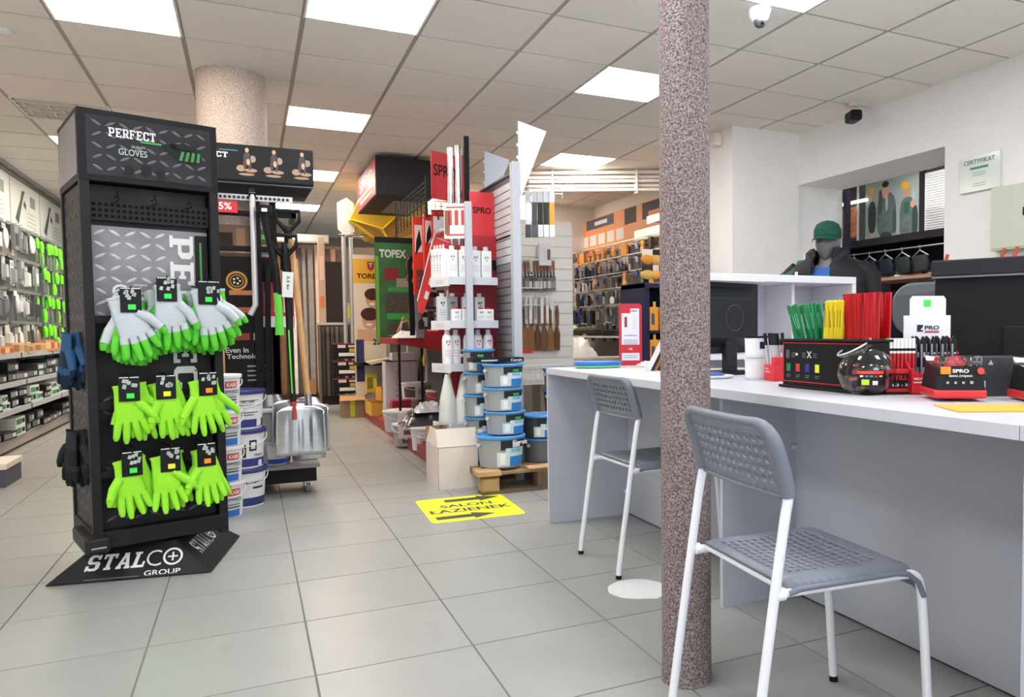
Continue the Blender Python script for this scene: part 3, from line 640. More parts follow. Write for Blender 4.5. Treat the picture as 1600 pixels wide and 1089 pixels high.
cart = thing('platform_cart', 'low black platform cart with grey deck under the shovel display', 'cart', (.17, 5.36, 0))
ob('deck', B().box(-.27, -.16, .165, .21, .26, .185), M('8a8684', .5, noise=.1, ns=20), cart); ob('frame', B().box(-.27, -.13, .075, .19, .26, .165), M('151416', .6), cart)
for x in (-.22, .14):
    for y in (-.09, .2):
        c_ = ob('caster', B().box(x-.02, y-.02, .045, x+.02, y+.02, .076), STEEL, cart); ob('wheel', B().cyl((x-.012, y-.01, .034), (x+.012, y-.01, .034), .033, n=16), M('6e6a68', .6), c_)
bucket('small white pail with blue base standing on the platform cart', (.13, 5.33, .186), 0, 'small pails on the cart', r=.075, h=.15, body=M('d9d9dc', .5), lid=M('a9b0bd', .5), band=M('2c4fae', .5), handle=None)
o = thing('grey_bin', 'narrow grey plastic bin standing on the platform cart beside the shovels', 'bin', (.045, 5.33, .186))
ob('body', B().prism([(-.06,0),(.06,0),(.075,.33),(-.075,.33)], -.05, .12), M('8e8d90', .5), o, bev=.01); ob('rim', B().box(-.085,-.06,.33,.085,.13,.35), M('cfcfd2', .5), o, bev=.005); ob('slot', B().box(-.01,-.052,.12,.012,-.05,.26), M('4a4a4c', .5), o)
# shovels, each leaning in the display
def blade(w, h, ribs, mat, name, parent, loc, rot):
    nu, nv = 26, 12; vs = []
    for j in range(nv+1):
        for i in range(nu+1):
            u = i/nu-.5; v = j/nv; x = u*w*(1-.06*v); z = h*(v-.0); y = -.030*(1-(2*u)**2)*(.4+.6*v)*-1
            y += -.007*max(0, math.cos(u*2*math.pi*ribs))**3*math.sin(math.pi*min(v*1.15, 1))
            if v > .9: z -= .03*(abs(u)*2)**4*(v-.9)/.1
            vs.append((x, y, z))
    b = B().add(vs, [(j*(nu+1)+i, j*(nu+1)+i+1, (j+1)*(nu+1)+i+1, (j+1)*(nu+1)+i) for j in range(nv) for i in range(nu)], 0, True)
    o = ob(name, b, mat, parent, loc, rot=rot); md = o.modifiers.new('solid', 'SOLIDIFY'); md.thickness = .004; return o
GALV = M('c2c4c6', .28, .9, noise=.1, ns=25)
def dgrip(parent, x, z, y=0, s=1):
    pts = [(x-.0, y, z-.07*s), (x-.012, y, z-.055*s), (x-.052*s, y, z-.005*s), (x-.055*s, y, z+.045*s), (x+.055*s, y, z+.045*s), (x+.052*s, y, z-.005*s), (x+.012, y, z-.055*s)]
    ob('d_grip', B().tube(pts, .011*s, 10, closed=True).cyl((x, y, z-.12*s), (x, y, z-.05*s), .019*s), BLACK, parent)
sx = ay(470, 715, 5.02)
t = thing('snow_shovel', 'galvanised ribbed shovel with black D-grip, green striped shaft and white tag', 'shovel', (.245, 5.05, .27))
blade(.28, .30, 4, GALV, 'blade', t, (.02, -.02, 0), (R(4), 0, 0))
ob('shaft', B().cyl((-.015,.0,.25),(-.04,.03,1.28),.017), M('1d1f1d', .5), t); ob('green_stripe', B().box(-.004,-.002,0,.004,0,.38), M('5fd43a', .5), t, (-.022,-.019,.38), rot=(R(-1.6),R(-1.4),0))
ob('socket', B().cyl((-.014,.0,.22),(-.016,.002,.33),.02,.018), M('a83a36', .5), t); dgrip(t, -.042, 1.27, .03, 1.25)
tg = ob('paper_tag', B().box(-.03,-.003,-.075,.03,0,.075), WHITE, t, (-.03,-.012,1.03), rot=(0,R(3),0)); txt(tg, '5,5 kg', INK, (0,-.004,.01), w=.08, h=.02, rot=(R(90),R(90),0))
t = thing('shovel', 'shovel with long pale wooden handle standing beside the green striped one', 'shovel', (.30, 5.10, .28))
blade(.27, .30, 3, GALV, 'blade', t, (0, .0, 0), (R(3), 0, 0)); ob('handle', B().cyl((.015,.0,.30),(-.055,.04,1.30),.019,.017), WOOD, t); ob('socket', B().cyl((.022,-.0,.2),(.014,0,.36),.022,.02), STEEL, t)
t = thing('black_grip_shovel', 'black D-grip shovel handle hanging topmost in the tool display', 'shovel', (.23, 5.16, .6))
ob('shaft', B().cyl((0,0,.0),(-.0,.0,1.06),.016), M('2c2c2f', .4), t); dgrip(t, 0, 1.10, 0, 1.2); ob('collar', B().cyl((0,0,.93),(0,0,.99),.02), M('8a8a8c', .4, .5), t); blade(.24, .28, 2, GALV, 'blade', t, (0,0,-.28), (0,0,0))
t = thing('dished_shovel', 'shiny rounded steel shovel blade standing behind the ribbed shovels', 'shovel', (.33, 5.42, .19))
ob('blade', B().lathe([(.001,0),(.10,.0),(.115,.2),(.105,.34),(.06,.40),(.001,.41)], 24, sy=.35), GALV, t); ob('handle', B().cyl((0,0,.38),(-.05,.06,1.3),.018), WOOD, t)
t = thing('steel_bin_shovel', 'dark shiny rounded steel scoop blade behind the wooden handle', 'shovel', (.10, 5.42, .19))
ob('blade', B().lathe([(.001,0),(.12,.0),(.13,.2),(.12,.36),(.07,.43),(.001,.44)], 24, sy=.35), M('77777a', .25, .9), t); ob('handle', B().cyl((0,0,.38),(.02,.06,1.25),.018), BLACK, t)
t = thing('aluminium_snow_pusher', 'bare aluminium tube handle hanging in the tool display, cut at an angle', 'handle', (.04, 5.10, 1.12)); ob('tube', B().tube([(-.03,0,.0),(.0,0,.06),(.0,0,.72)], .016, 12), M('c9cad0', .35, .6), t); ob('hanger', B().cyl((0,-.01,.70),(0,.06,.74),.02), BLACK, t)
t = thing('pickaxe_handle', 'curved black fibreglass handle with bright green end in the tool display', 'handle', (.13, 5.05, 1.0))
ob('shaft', B().tube([(.03,0,.24),(.02,0,.4),(-.02,0,.62),(-.03,0,.74)], .02, 10, rr=[.024,.022,.019,.03]), BLACK, t); ob('green_end', B().tube([(.035,0,.0),(.034,0,.12),(.029,0,.25)], .02, 10, rr=[.026,.022,.024]), M('5cc63c', .5), t); ob('head', B().cyl((-.03,0,.72),(-.03,0,.76),.045), BLACK, t); panel(t, .03, .02, WHITE, (-.03,-.047,.73))
t = thing('wooden_mattock', 'long pale wooden tool handle at the left end, beside the glove display', 'handle', (-.15, 5.10, .62)); ob('shaft', B().tube([(.0,0,.0),(.0,0,.4),(-.02,0,.8),(-.02,0,.9)], .022, 12, rr=[.02,.02,.024,.03]), WOOD, t); ob('ferrule', B().cyl((0,0,-.12),(0,0,.03),.023), STEEL, t); blade(.2, .25, 2, M('77777a', .3, .8), 'blade', t, (0,0,-.36), (0,0,0))
# ---------------------------------------------------------------- left shelf wall
lw = thing('left_shelving', 'long wall shelving on the left with pegboard, hooks, shelves and poster header', 'shelving', (-2.28, 7.4, 0))
LL = 6.4; PEG = M('9a9ea0', .5); SHG = M('a9adb1', .45)
ob('base_plinth', B().box(0, 0, .02, .41, LL, .11), M('a7a298', .5), lw); ob('toe_strip', B().box(0, 0, 0, .40, LL, .02), BLACK, lw)
ob('base_shelf', B().box(0, 0, .11, .42, LL, .13), SHG, lw); bp_ = ob('back_panel', B().box(.10, 0, .13, .13, LL, 2.05), PEG, lw)
for k in range(6): ob('upright', B().box(.13, k*1.25+.02, .13, .155, k*1.25+.06, 2.1), SHG, lw)
for z, dd in ((.36,.36),(.58,.33),(.82,.30)): 
    for k in range(5): ob('shelf', B().box(.13, k*1.25+.07, z, .13+dd, k*1.25+1.26, z+.02).box(.125+dd, k*1.25+.07, z-.015, .135+dd, k*1.25+1.26, z+.03), SHG, lw)
b = B()
for z in (1.12, 1.42, 1.72, 2.02):
    for k in range(5): b.box(.13, k*1.25+.07, z, .36, k*1.25+1.22, z+.004); b.box(.36, k*1.25+.07, z-.012, .365, k*1.25+1.22, z+.018)
ob('wire_tray_fronts', b, M('8a9096', .4, .5), lw, stuff=True)
PO = M('c9d0cc', .5, noise=.05, ns=3)
for k in range(5):
    y0 = k*1.25+.02
    ph = ob('poster', B().box(.13, y0, 2.13, .14, y0+1.22, 2.64), PO, lw)
    b = B()
    b.add([(.1412,y0+.15,2.22),(.1412,y0+.28,2.18),(.1412,y0+.50,2.48),(.1412,y0+.58,2.56),(.1412,y0+.46,2.55),(.1412,y0+.38,2.44)], [tuple(range(6))])
    b.add([(.1414,y0+.50,2.40),(.1414,y0+.60,2.36),(.1414,y0+.62,2.42),(.1414,y0+.54,2.46)], [(0,1,2,3)])
    for q in range(4): b.q((.1412,y0+.62+.02*q,2.2+q*.045),(.1412,y0+1.0,2.2+q*.045),(.1412,y0+1.0,2.205+q*.045),(.1412,y0+.62+.02*q,2.205+q*.045))
    ob('tool_picture', b, M('4a5350', .5), ph); ob('green_picture', B().box(.14, y0+.80, 2.42, .1414, y0+1.02, 2.54).box(.1415, y0+.82, 2.44, .1418, y0+1.0, 2.52), M('7a8a80', .5), ph)
ob('header_rail', B().box(.11, 0, 2.64, .16, LL, 2.665), M('6f6c68', .5), lw)
# hanging goods, one object each
def pack(name, label, cat, group, loc, w, h, d, card, goods, kind, rz=R(90)):
    """card pack hanging on a hook; faces -y in its own frame"""
    t = B(); 
    if kind == 'blister':
        t.box(-w/2, 0, -h, w/2, .003, 0, 0); t.add([(-w*.42,0,-h*.92),(w*.42,0,-h*.92),(w*.42,0,-h*.3),(-w*.42,0,-h*.3),(-w*.34,-d,-h*.88),(w*.34,-d,-h*.88),(w*.34,-d,-h*.36),(-w*.34,-d,-h*.36)],[(4,5,6,7),(0,1,5,4),(1,2,6,5),(2,3,7,6),(3,0,4,7)],1); t.box(-w*.3,-.0015,-h*.24,w*.3,0,-h*.08,1)
    elif kind == 'tool':
        t.tube([(0,0,0),(0,-.004,-h*.12),(0,-.008,-h*.45)], w*.22, 8, 1, rr=[w*.16,w*.26,w*.2]); t.add([(-w*.14,0,-h*.45),(w*.14,0,-h*.45),(w*.5,-.004,-h*.62),(w*.42,-.004,-h),(-w*.42,-.004,-h),(-w*.5,-.004,-h*.62),(-w*.14,.006,-h*.45),(w*.14,.006,-h*.45),(w*.5,.002,-h*.62),(w*.42,.002,-h),(-w*.42,.002,-h),(-w*.5,.002,-h*.62)],[(0,5,4,3,2,1),(6,7,8,9,10,11),(0,1,7,6),(1,2,8,7),(2,3,9,8),(3,4,10,9),(4,5,11,10),(5,0,6,11)],0)
    elif kind == 'toolup':
        t.tube([(0,0,-h*.5),(0,-.006,-h*.75),(0,-.004,-h)], w*.2, 8, 1, rr=[w*.2,w*.28,w*.22]); t.add([(-w*.4,0,0),(w*.4,0,0),(w*.3,0,-h*.5),(-w*.3,0,-h*.5),(-w*.4,.005,0),(w*.4,.005,0),(w*.3,.005,-h*.5),(-w*.3,.005,-h*.5)],[(0,3,2,1),(4,5,6,7),(0,1,5,4),(1,2,6,5),(2,3,7,6),(3,0,4,7)],0)
    elif kind == 'bag':
        t.blob((0,-d*.5,-h*.58),(w*.5,d*.55,h*.42),1,8,6); t.box(-w*.42,-.004,-h*.22,w*.42,.001,0,0)
    elif kind == 'long':
        t.box(-w/2, -d, -h, w/2, 0, -h*.08, 0); t.box(-w*.4, -d-.001, -h*.85, w*.4, -d, -h*.35, 1); t.box(-w*.25, -.003, -h*.1, w*.25, 0, 0, 1)
    t.tube([(0,-d-.02,.012),(0,-.01,.004),(0,.05,.004)], .0025, 5, 2)
    o = ob(name, t, [card, goods, CHROME], None, loc, rz); return tag(o, label, cat, group)
rnd = random.Random(3)
cols = ['aeb4b8','d6dadb','7c8287','c3c8ca','5d6468','e2e4e2','99a29f','b9bdb0']
rowz = [(2.00,'top hook row'),(1.70,'second hook row'),(1.40,'third hook row'),(1.10,'lowest hook row')]
for z, rn in rowz:
    y = 7.75
    while y < 13.5:
        far = y > 9.8
        if not far:
            kk = rnd.choice(['blister','blister','long','bag']); LK = {'blister':'clear-fronted','long':'boxy','bag':'bulging bagged'}
            c1 = rnd.choice(cols); c2 = rnd.choice(['8d9499','c9cfd2','3d4246','6b7276','dfe3e4','98806a' if rnd.random() < .3 else 'b5bbbe']); LC = 'dark' if c1 in ('7c8287','5d6468') else 'pale'
            pack('blister_pack', LK[kk]+' '+LC+' grey pack hanging on the '+rn+' of the left shelving', 'packaged goods', LK[kk]+' '+LC+' grey packs on the left shelving, '+rn, (-1.93+rnd.uniform(-.03,.03), y, z+rnd.uniform(-.02,.02)), rnd.uniform(.10,.15), rnd.uniform(.19,.25), .03, M(c1,.4), M(c2,.35), kk); y += rnd.uniform(.15,.2)
        else:
            kd = rnd.choice(['tool','toolup','tool','tool']); gc = 'ff6a3a' if (z < 1.5 and y > 12.2 and rnd.random() < .5) else '6fe02c'
            pack('trowel', ('orange' if gc[0] == 'f' else 'green')+'-handled steel tool hanging on the '+rn+' of the left shelving', 'hand tool', ('orange' if gc[0] == 'f' else 'green')+'-handled tools on the left shelving, '+rn, (-1.93+rnd.uniform(-.03,.03), y, z+rnd.uniform(-.02,.02)), rnd.uniform(.08,.11), rnd.uniform(.24,.28), .02, M('c8ccd0',.25,.8), M(gc,.5), kd); y += rnd.uniform(.12,.16)
def carton(name, label, cat, group, loc, rz, w, d, h, body, face, strip=None):
    b = B().box(-w/2, -d/2, 0, w/2, d/2, h, 0).box(-w*.44, -d/2-.001, h*.2, w*.1, -d/2, h*.8, 1).box(w*.16, -d/2-.001, h*.25, w*.44, -d/2, h*.75, 2 if strip else 1)
    o = ob(name, b, [body, face, strip or face], None, loc, rz); return tag(o, label, cat, group)
sh = [(.842,'upper shelf',[('b98f62','d8b98a','b54a3a'),('c9a27a','8a6a48','b98f62')]),(.602,'middle shelf',[('34373a','7a8084','c9cdd0'),('17181a','55595c','b0b4b8'),('4a4e52','c3c8ca','2f8f5f')]),(.382,'lower shelf',[('e2e4e0','1f7a52','e8e8e8'),('17181a','8a9094','d0d4d8'),('c9d3ce','2f8f5f','17181a')]),(.132,'bottom shelf',[('2a2b2e','6f7478','c8c8c8'),('e0e2de','1f7a52','17181a'),('1b1c1f','8a8580','bfbfbf')])]
ORD = ('frontmost', 'second', 'third', 'fourth', 'fifth', 'sixth')
for z, rn, cs in sh:
    y = 7.6; dd = .20 if z > .5 else .23
    while y < 13.4:
        wd = rnd.uniform(.22,.36); st = 1 if z > .8 else rnd.choice([1,2,2]); hgt = rnd.uniform(.06,.085) if z < .8 else rnd.uniform(.07,.12)
        if y > 12.6 and z < .2: cc = ('cfa06a','e0b984','b98f62')
        else: cc = cs[1] if (z < .5 and y > 11 and rnd.random() < .75 and z < .2) else rnd.choice(cs)
        nm = {'b98f62':'brown cardboard','c9a27a':'light brown cardboard','cfa06a':'tan cardboard','e2e4e0':'white and green','c9d3ce':'pale green','e0e2de':'white and green'}.get(cc[0], 'black and grey' )
        for k in range(st):
            carton('tool_box', nm+' boxed tool lying on the '+rn+' of the left shelving', 'boxed goods', 'boxed goods on the left shelving, '+nm+', '+rn, (-2.13+dd/2+.05+rnd.uniform(-.01,.03), y+wd/2, z+k*hgt), R(90)+R(rnd.uniform(-5,5)), wd, dd+.03, hgt-.002, M(cc[0],.5), M(cc[1],.5), M(cc[2],.5))
        y += wd+rnd.uniform(.02,.08)
p = az(9, 762, 0); t = thing('cardboard_tray', 'cream carton with dark underside at the left edge of the picture, on the floor', 'carton', (p.x-.10, p.y+.2, 0))
ob('carton_body', B().box(-.2,-.2,0,.10,.2,.12), M('4a4a5a', .6), t); ob('lid', B().box(-.21,-.21,.12,.11,.21,.16), M('dfd8c8', .6), t, bev=.004)
p = ax(35, 390, -1.9); o = carton('white_box', 'cream boxed item standing on the left shelving tray near the picture edge', 'boxed goods', None, (-1.95, 8.9, 1.72), R(90), .20, .05, .16, M('dcd3c2', .5), M('c4b8a2', .5))
# ---------------------------------------------------------------- central gondola
GY = M('b3b7bf', .4, key='silver_grey_steel'); SLAT = M('8f8c90', .45); SLW = M('d0d2d6', .45)
gd = thing('centre_gondola', 'long double-sided grey gondola with red plinth between aisle and counter area', 'shelving', (1.62, 5.0, 0))
ob('plinth', B().box(-.42, .95, .0, -.03, 5.25, .10), M('8e2028', .45), gd, bev=.003)
ob('plinth', B().box(.03, .05, .0, .40, 5.25, .10), M('3a383c', .5), gd)
for y, z1 in ((.0, 2.14), (.92, 2.0), (1.9, 2.0), (2.9, 2.0), (3.9, 2.0), (5.2, 2.0)):
    ob('upright', B().box(-.028, y-.03, 0, .028, y+.03, z1), GY, gd, bev=.003)
nz = 36
for k in range(nz):
    z = .12+k*.0545
    if z > 2.02: break
    ob('slat', B().box(-.012, .035, z, .004, .885, z+.047), SLAT if z < 1.45 else SLW, gd)
ob('slat_backing', B().box(-.004, .03, .1, .012, .89, 2.07), M('5c5a5e', .6), gd); ob('slat_cap', B().box(-.016, .03, 2.065, .016, .89, 2.08), M('4a484c', .5), gd)
ob('rear_panel', B().box(-.008, .95, .1, .012, 5.2, 2.0), M('4b4648', .6), gd)
ob('slat_joint', B().box(-.016, .03, 1.655, -.012, .885, 1.668), BLACK, gd)
# triangular brackets above
for (y, z, m, nm) in ((-.02, 2.05, M('dfe3e8', .35), 'white'), (.80, 2.02, M('9ea4ac', .35), 'grey')):
    bk = ob('white_sign' if 0 else 'bracket', B().prism([(0,0),(0,.36),(.20,.31),(.015,-.14)], -.003, .003, axis='y'), m, gd, (.02, y, z)); bk['label'] = nm+' triangular sheet metal shelf bracket'
    ob('bracket_teeth', B().box(-.012,-.003,.03,.0,.003,.05).box(-.012,-.003,.11,.0,.003,.13).box(-.012,-.003,.19,.0,.003,.21).box(-.012,-.003,.27,.0,.003,.29), m, gd, (.02, y, z))
# end cap with angled shelves
ec = thing('end_cap_shelf', 'silver grey end-cap shelf unit with central post holding white bottles', 'shelving', (1.335, 5.42, 0))
ob('centre_post', B().box(-.022, -.30, .70, .022, -.26, 1.88), GY, ec, bev=.003)
ob('back_board', B().box(-.07, .0, .15, .27, .012, 1.62), M('a01f2c', .5), ec)
ob('top_sign', B().box(.085, -.006, 1.63, .26, -.0, 2.0), M('d4313a', .4), ec)
txt(ec, 'SPRO', BLACK, (.172, -.008, 1.87), w=.13, h=.045); ob('sign_fold', B().box(.085, -.012, 1.52, .27, -.0, 1.69), M('b52430', .45), ec)
sb = ob('sign_strip', B().box(-.01, -.012, 1.45, .27, -.004, 1.52), M('17161a', .5), ec); txt(sb, 'SYSTEMY', M('8a8a8e', .5), (.16, -.013, 1.497), w=.15, h=.018); txt(sb, 'MOCUJĄCE', M('8a8a8e', .5), (.16, -.013, 1.47), w=.15, h=.018)
levels = [(1.368, 'upper'), (1.075, 'middle'), (.783, 'lower'), (.38, 'bottom')]
for z, nm in levels:
    ob('shelf', B().prism([(-.20,-.03),(-.125,-.25),(.205,-.25),(.205,0),(-.20,0)], z-.008, z, axis='z'), GY, ec)
    sf = ob('shelf_front', B().box(-.125, -.258, z-.04, .205, -.25, z+.012), M('c3c6cc', .35), ec)
    o = ob('angled_front', B().box(-.116, -.004, -.05, .116, .004, .012), M('e4e5e8', .4), ec, (-.165, -.14, z-.0), rz=R(-71))
    panel(o, .10, .028, WHITE, (0, -.0045, -.02))
def bottle(label, loc, w, d, h, group, cap=WHITE, body=M('e9eaea', .35), mark=INK, rz=0, square=True, logo=True):
    t = thing('bottle', label, 'bottle', loc, rz, group)
    if square: ob('body', B().box(-w/2, -d/2, 0, w/2, d/2, h*.88), body, t, bev=.006)
    else: ob('body', B().lathe([(w*.46,0),(w*.5,.01),(w*.5,h*.7),(w*.42,h*.82),(w*.22,h*.88)], 16, sy=d/w), body, t)
    ob('cap', B().cyl((0 if not square else w*.0, 0, h*.87), (0, 0, h), w*.24, n=14), cap, t)
    if logo:
        b = B(); b.box(-w*.18, -d/2-.001, h*.62, -w*.04, -d/2, h*.70).box(w*.04, -d/2-.001, h*.64, w*.2, -d/2, h*.70).box(-w*.04,-d/2-.001,h*.56,w*.1,-d/2,h*.60)
        b.box(-w*.3, -d/2-.001, h*.40, w*.3, -d/2, h*.41).box(-w*.3, -d/2-.001, h*.33, w*.3, -d/2, h*.34).box(-w*.3, -d/2-.001, h*.26, w*.3, -d/2, h*.27); ob('label_print', b, mark, t, stuff=True)
    return t
NM = ('first', 'second', 'third', 'fourth', 'fifth')
LBL = M('9a8f92', .5)
for k, x in enumerate((-.085, -.006, .073, .150)): bottle(f'white rectangular bottle on the upper end-cap shelf, {NM[k]} from the left in front', (1.335+x, 5.26, 1.370), .072, .05, .225, 'white bottles on the upper end-cap shelf', mark=LBL)
for k in range(4): bottle(f'slim white bottle on the angled left end of the upper shelf, {NM[k]} back', (1.335-.135-k*.012, 5.29+k*.035, 1.370), .03, .05, .235, 'slim bottles on the upper shelf corner', mark=M('5c86b8', .5), rz=R(-71))
for k, x in enumerate((-.07, .00, .10, .155)): bottle(f'white tub with red lid on the middle end-cap shelf, {NM[k]} from the left', (1.335+x, 5.23, 1.077), .066, .05, .10, 'red-lidded tubs on the middle end-cap shelf', cap=RED, mark=INK)
for k, x in enumerate((-.14, -.07, .03, .12)): bottle(f'pale grey bottle behind the red-lidded tubs, {NM[k]} from the left', (1.335+x, 5.34, 1.077), .07, .05, .20, 'pale bottles on the middle end-cap shelf', body=M(('c9cacb','8f9094','d4dae6','d9d9d8')[k], .4), mark=INK)
for k, x in enumerate((-.13, -.065, .015, .09, .155)): bottle(f'white round-shouldered bottle on the lower end-cap shelf, {NM[k]} from the left', (1.335+x, 5.25+.03*(k % 2), .785), .07, .06, .24, 'white bottles on the lower end-cap shelf', square=False, mark=M('c76a72', .5))
for k, x in enumerate((-.12, -.01, .12)):
    t = thing('spray_bottle', f'milky cone-shaped spray bottle on the bottom end-cap shelf, {NM[k]} from the left', 'bottle', (1.32+x, 5.24, .382), 0, 'milky bottles on the bottom end-cap shelf')
    ob('body', B().lathe([(.06,0),(.064,.02),(.056,.16),(.030,.28),(.018,.34)], 16, sy=.8), M('dcdcd6', .3), t); ob('cap', B().cyl((0,0,.36),(0,0,.40),.018), WHITE, t); panel(t, .04, .06, M('b9a48a', .5), (0,-.042,.09))
ps = ob('price_poster', B().box(-.001, -.085, 0, .001, .085, .235), M('e6e0dc', .5), None, (1.275, 5.22, 1.64), R(58)); tag(ps, 'small white poster with red lettering clipped left of the end-cap post', 'poster')
b = B()
for k in range(3): b.box(-.0022,-.06+k*.045,.09,-.001,-.035+k*.045,.19)
ob('poster_print', b.box(-.0022,-.07,.02,-.001,.07,.03).box(-.0022,-.07,.205,-.001,.07,.215), M('c44a48', .5), ps, stuff=True); ob('poster_print', B().box(-.0022,.045,.03,-.001,.08,.19), M('8a5a40', .5), ps)
# tall bars & signs behind the end cap
for k, (x, y, r, c, z1, nm) in enumerate(((1.36,5.72,.021,STEEL,2.36,'left'),(1.42,5.72,.024,STEEL,2.38,'right'))):
    o = ob('aluminium_tube', B().cyl((0,0,0),(0,0,z1-.75),r,n=16), M('d3d5d8', .22, .9), None, (x, y, .75)); tag(o, f'tall shiny aluminium tube standing behind the bottle shelf, {nm} one of the pair', 'tube', 'tall aluminium tubes')
o = ob('black_bar', B().box(-.018,-.012,0,.018,.012,ay(728, 213, 5.66).z-1.42).box(-.024,-.014,-.15,.020,.014,.0,1), [BLACK, RED], None, (ay(728, 215, 5.66).x, 5.66, 1.42)); tag(o, 'tall black bar with red lower end behind the bottle shelf', 'bar')
o = ob('red_board', B().box(-.03,0,0,.03,.006,.8), M('b02832', .5), None, (ay(721, 215, 5.74).x, 5.74, 1.52)); tag(o, 'narrow dark red board edge behind the black bar', 'board')
sg = ob('brand_sign', B().box(-.15,0,0,.13,.008,.36), M('c4262f', .45), None, (1.40, 6.0, 2.02), R(28)); tag(sg, 'red sign with black lettering near the ceiling behind the aluminium tubes', 'sign'); txt(sg, 'SPRO', BLACK, (-.02,-.001,.22), w=.22, h=.09)
hp = ay(587, 243, 7.6); hq = ax(560, 290, hp.x); hr = ay(676, 250, 7.6)
hx = thing('header_box', 'large black header box with red illuminated lettering panel on its aisle side', 'sign', (hp.x, 7.6, hp.z-.36), R(0))
ob('box_shell', B().box(.0, 0, .0, hr.x-hp.x, 1.35, .36), M('26242a', .5), hx, bev=.004)
fc = ob('red_face', B().box(-.006, .02, .01, -.001, 1.33, .35), M('b5282e', .45), hx); 
txt(fc, 'SPRO', WHITE, (-.008, .66, .23), w=.95, h=.13, rot=(R(90),0,R(-90)), bold=.03); panel(fc, .9, .04, M('e8c8c8', .5), (-.008, .66, .07), (0,0,R(-90)))
ob('white_band', B().box(-.0075, .02, .11, -.006, 1.33, .14), WHITE, fc); ob('under_light', B().box(.2, .3, -.01, .5, 1.1, -.001), M('8c7f78', .5), hx)
# yellow polygon header
yb = thing('yellow_header', 'big yellow polygonal header sign with black lettering hanging over the aisle', 'sign', (1.40, 9.2, 2.10))
hexp = [(-.36,.16),(-.22,.44),(.12,.48),(.52,.42),(.52,.06),(.14,-.06),(-.12,-.02)]
ob('shell', B().prism(hexp, 0, .5), M('caa32a', .5), yb); ob('front_rib', B().tube([(-.34,-.004,.17),(.0,-.01,.08),(.2,-.006,.28)], .014, 6).tube([(0,-.01,.08),(.06,-.006,-.04)], .014, 6), M('f0cc2a', .45), yb)
ob('dark_panel', B().prism([(-.0,.06),(.16,.24),(.46,.10),(.14,-.03)], -.004, -.001), M('a9761f', .5), yb); ob('dark_panel', B().prism([(-.30,.15),(-.04,.06),(.08,-.03),(-.1,.0)], -.004, -.001), M('94691c', .5), yb)
txt(yb, 'TOPEX', M('5a3d14', .5), (-.02,-.006,.32), w=.22, h=.10, rot=(R(90), R(18), 0))
wf = thing('white_stand_top', 'white curved display top with ring beside the yellow header', 'display part', (.93, 9.3, 2.17)); ob('panel', B().prism([(0,0),(.0,.30),(.10,.36),(.18,.30),(.18,-.02),(.08,-.08)], 0, .03), M('c0c0be', .5), wf); ob('ring', B().tube([(.16+.14*math.cos(2*math.pi*k/16), .02+.1*math.sin(2*math.pi*k/16), -.06) for k in range(16)], .01, 6, closed=True), CHROME, wf)
for k, (x, z0) in enumerate(((1.05, .0), (1.13, .0))):
    o = ob('steel_post', B().cyl((0,0,0),(0,0,2.25),.026,n=10), M('b0b3b6', .35, .6), None, (x, 9.9, 0)); tag(o, ('left' if k == 0 else 'right')+' slim grey steel post below the white ring, far down the aisle', 'post', 'pair of grey posts')
# black wire grid
wg = thing('wire_grid', 'black wire grid panel hung with long red packs above the aisle shelf', 'rack', (1.34, 6.0, 1.9))
b = B()
for k in range(9): b.cyl((-.10+k*.0, .05+k*.15, .0), (-.10, .05+k*.15, .27), .004, n=5)
for k in range(8): b.cyl((-.10, 0, .0+k*.037), (-.10, 1.35, .0+k*.037), .003, n=5)
for k in range(7): b.cyl((-.10, 0, .0+k*.037), (.18, 0, .0+k*.037), .003, n=5)
ob('wires', b, BLACK, wg, stuff=True)
ob('frame', B().cyl((-.10,0,-.02),(-.10,0,.30),.007).cyl((-.10,1.35,-.02),(-.10,1.35,.30),.007), BLACK, wg)
def redpack(label, x, y, z, h, c, w=.07):
    t = thing('red_tool_pack', label, 'packaged goods', (x, y, z-h), R(rnd.uniform(-14, 14)), 'long red packs under the wire grid')
    ob('card', B().box(-w/2, -.01, 0, w/2, .012, h), M(c, .35), t, bev=.003); ob('label_print', B().box(-w*.35, -.0115, h*.55, w*.35, -.0105, h*.9), M('e8dcd8', .5), t); ob('dark_print', B().prism([(-w*.3,h*.5),(w*.3,h*.66),(w*.1,h*.85),(-w*.2,h*.7)], -.0125, -.0118), DK, t); ob('logo_print', B().box(-w*.12,-.0118,h*.22,w*.1,-.0105,h*.27), M('e8a030',.5), t)
    ob('hang_hook', B().tube([(0,0,h),(0,0,h+.05),(0,.03,h+.06)], .003, 5), BLACK, t)
redpack('long bright red tool pack hanging under the wire grid, leftmost', 1.24, 6.35, 1.93, .62, 'e23a22', .085)
redpack('long bright red tool pack under the wire grid, second from the left', 1.28, 6.15, 1.93, .50, 'd8352a', .08)
redpack('long red tool pack under the wire grid, third from the left', 1.33, 6.1, 1.96, .50, 'c62a26')
redpack('long red tool pack under the wire grid, fourth and darkest', 1.37, 6.08, 1.96, .50, 'a8221f', .06)
redpack('slim dark red tool pack behind the bright red ones', 1.40, 6.3, 1.9, .7, '7d1e1e', .06)
o = ob('silver_pack', B().box(-.07,-.006,0,.05,.01,.52), M('a9abae', .35, .3), None, (1.33, 5.80, 1.32)); tag(o, 'long silver grey card pack between the red packs and the aluminium tubes', 'packaged goods'); panel(o, .06, .2, M('dcdcdc', .5), (-.01,-.007,.36)); panel(o, .03, .06, M('f2f2f2', .5), (-.01,-.0085,.4))
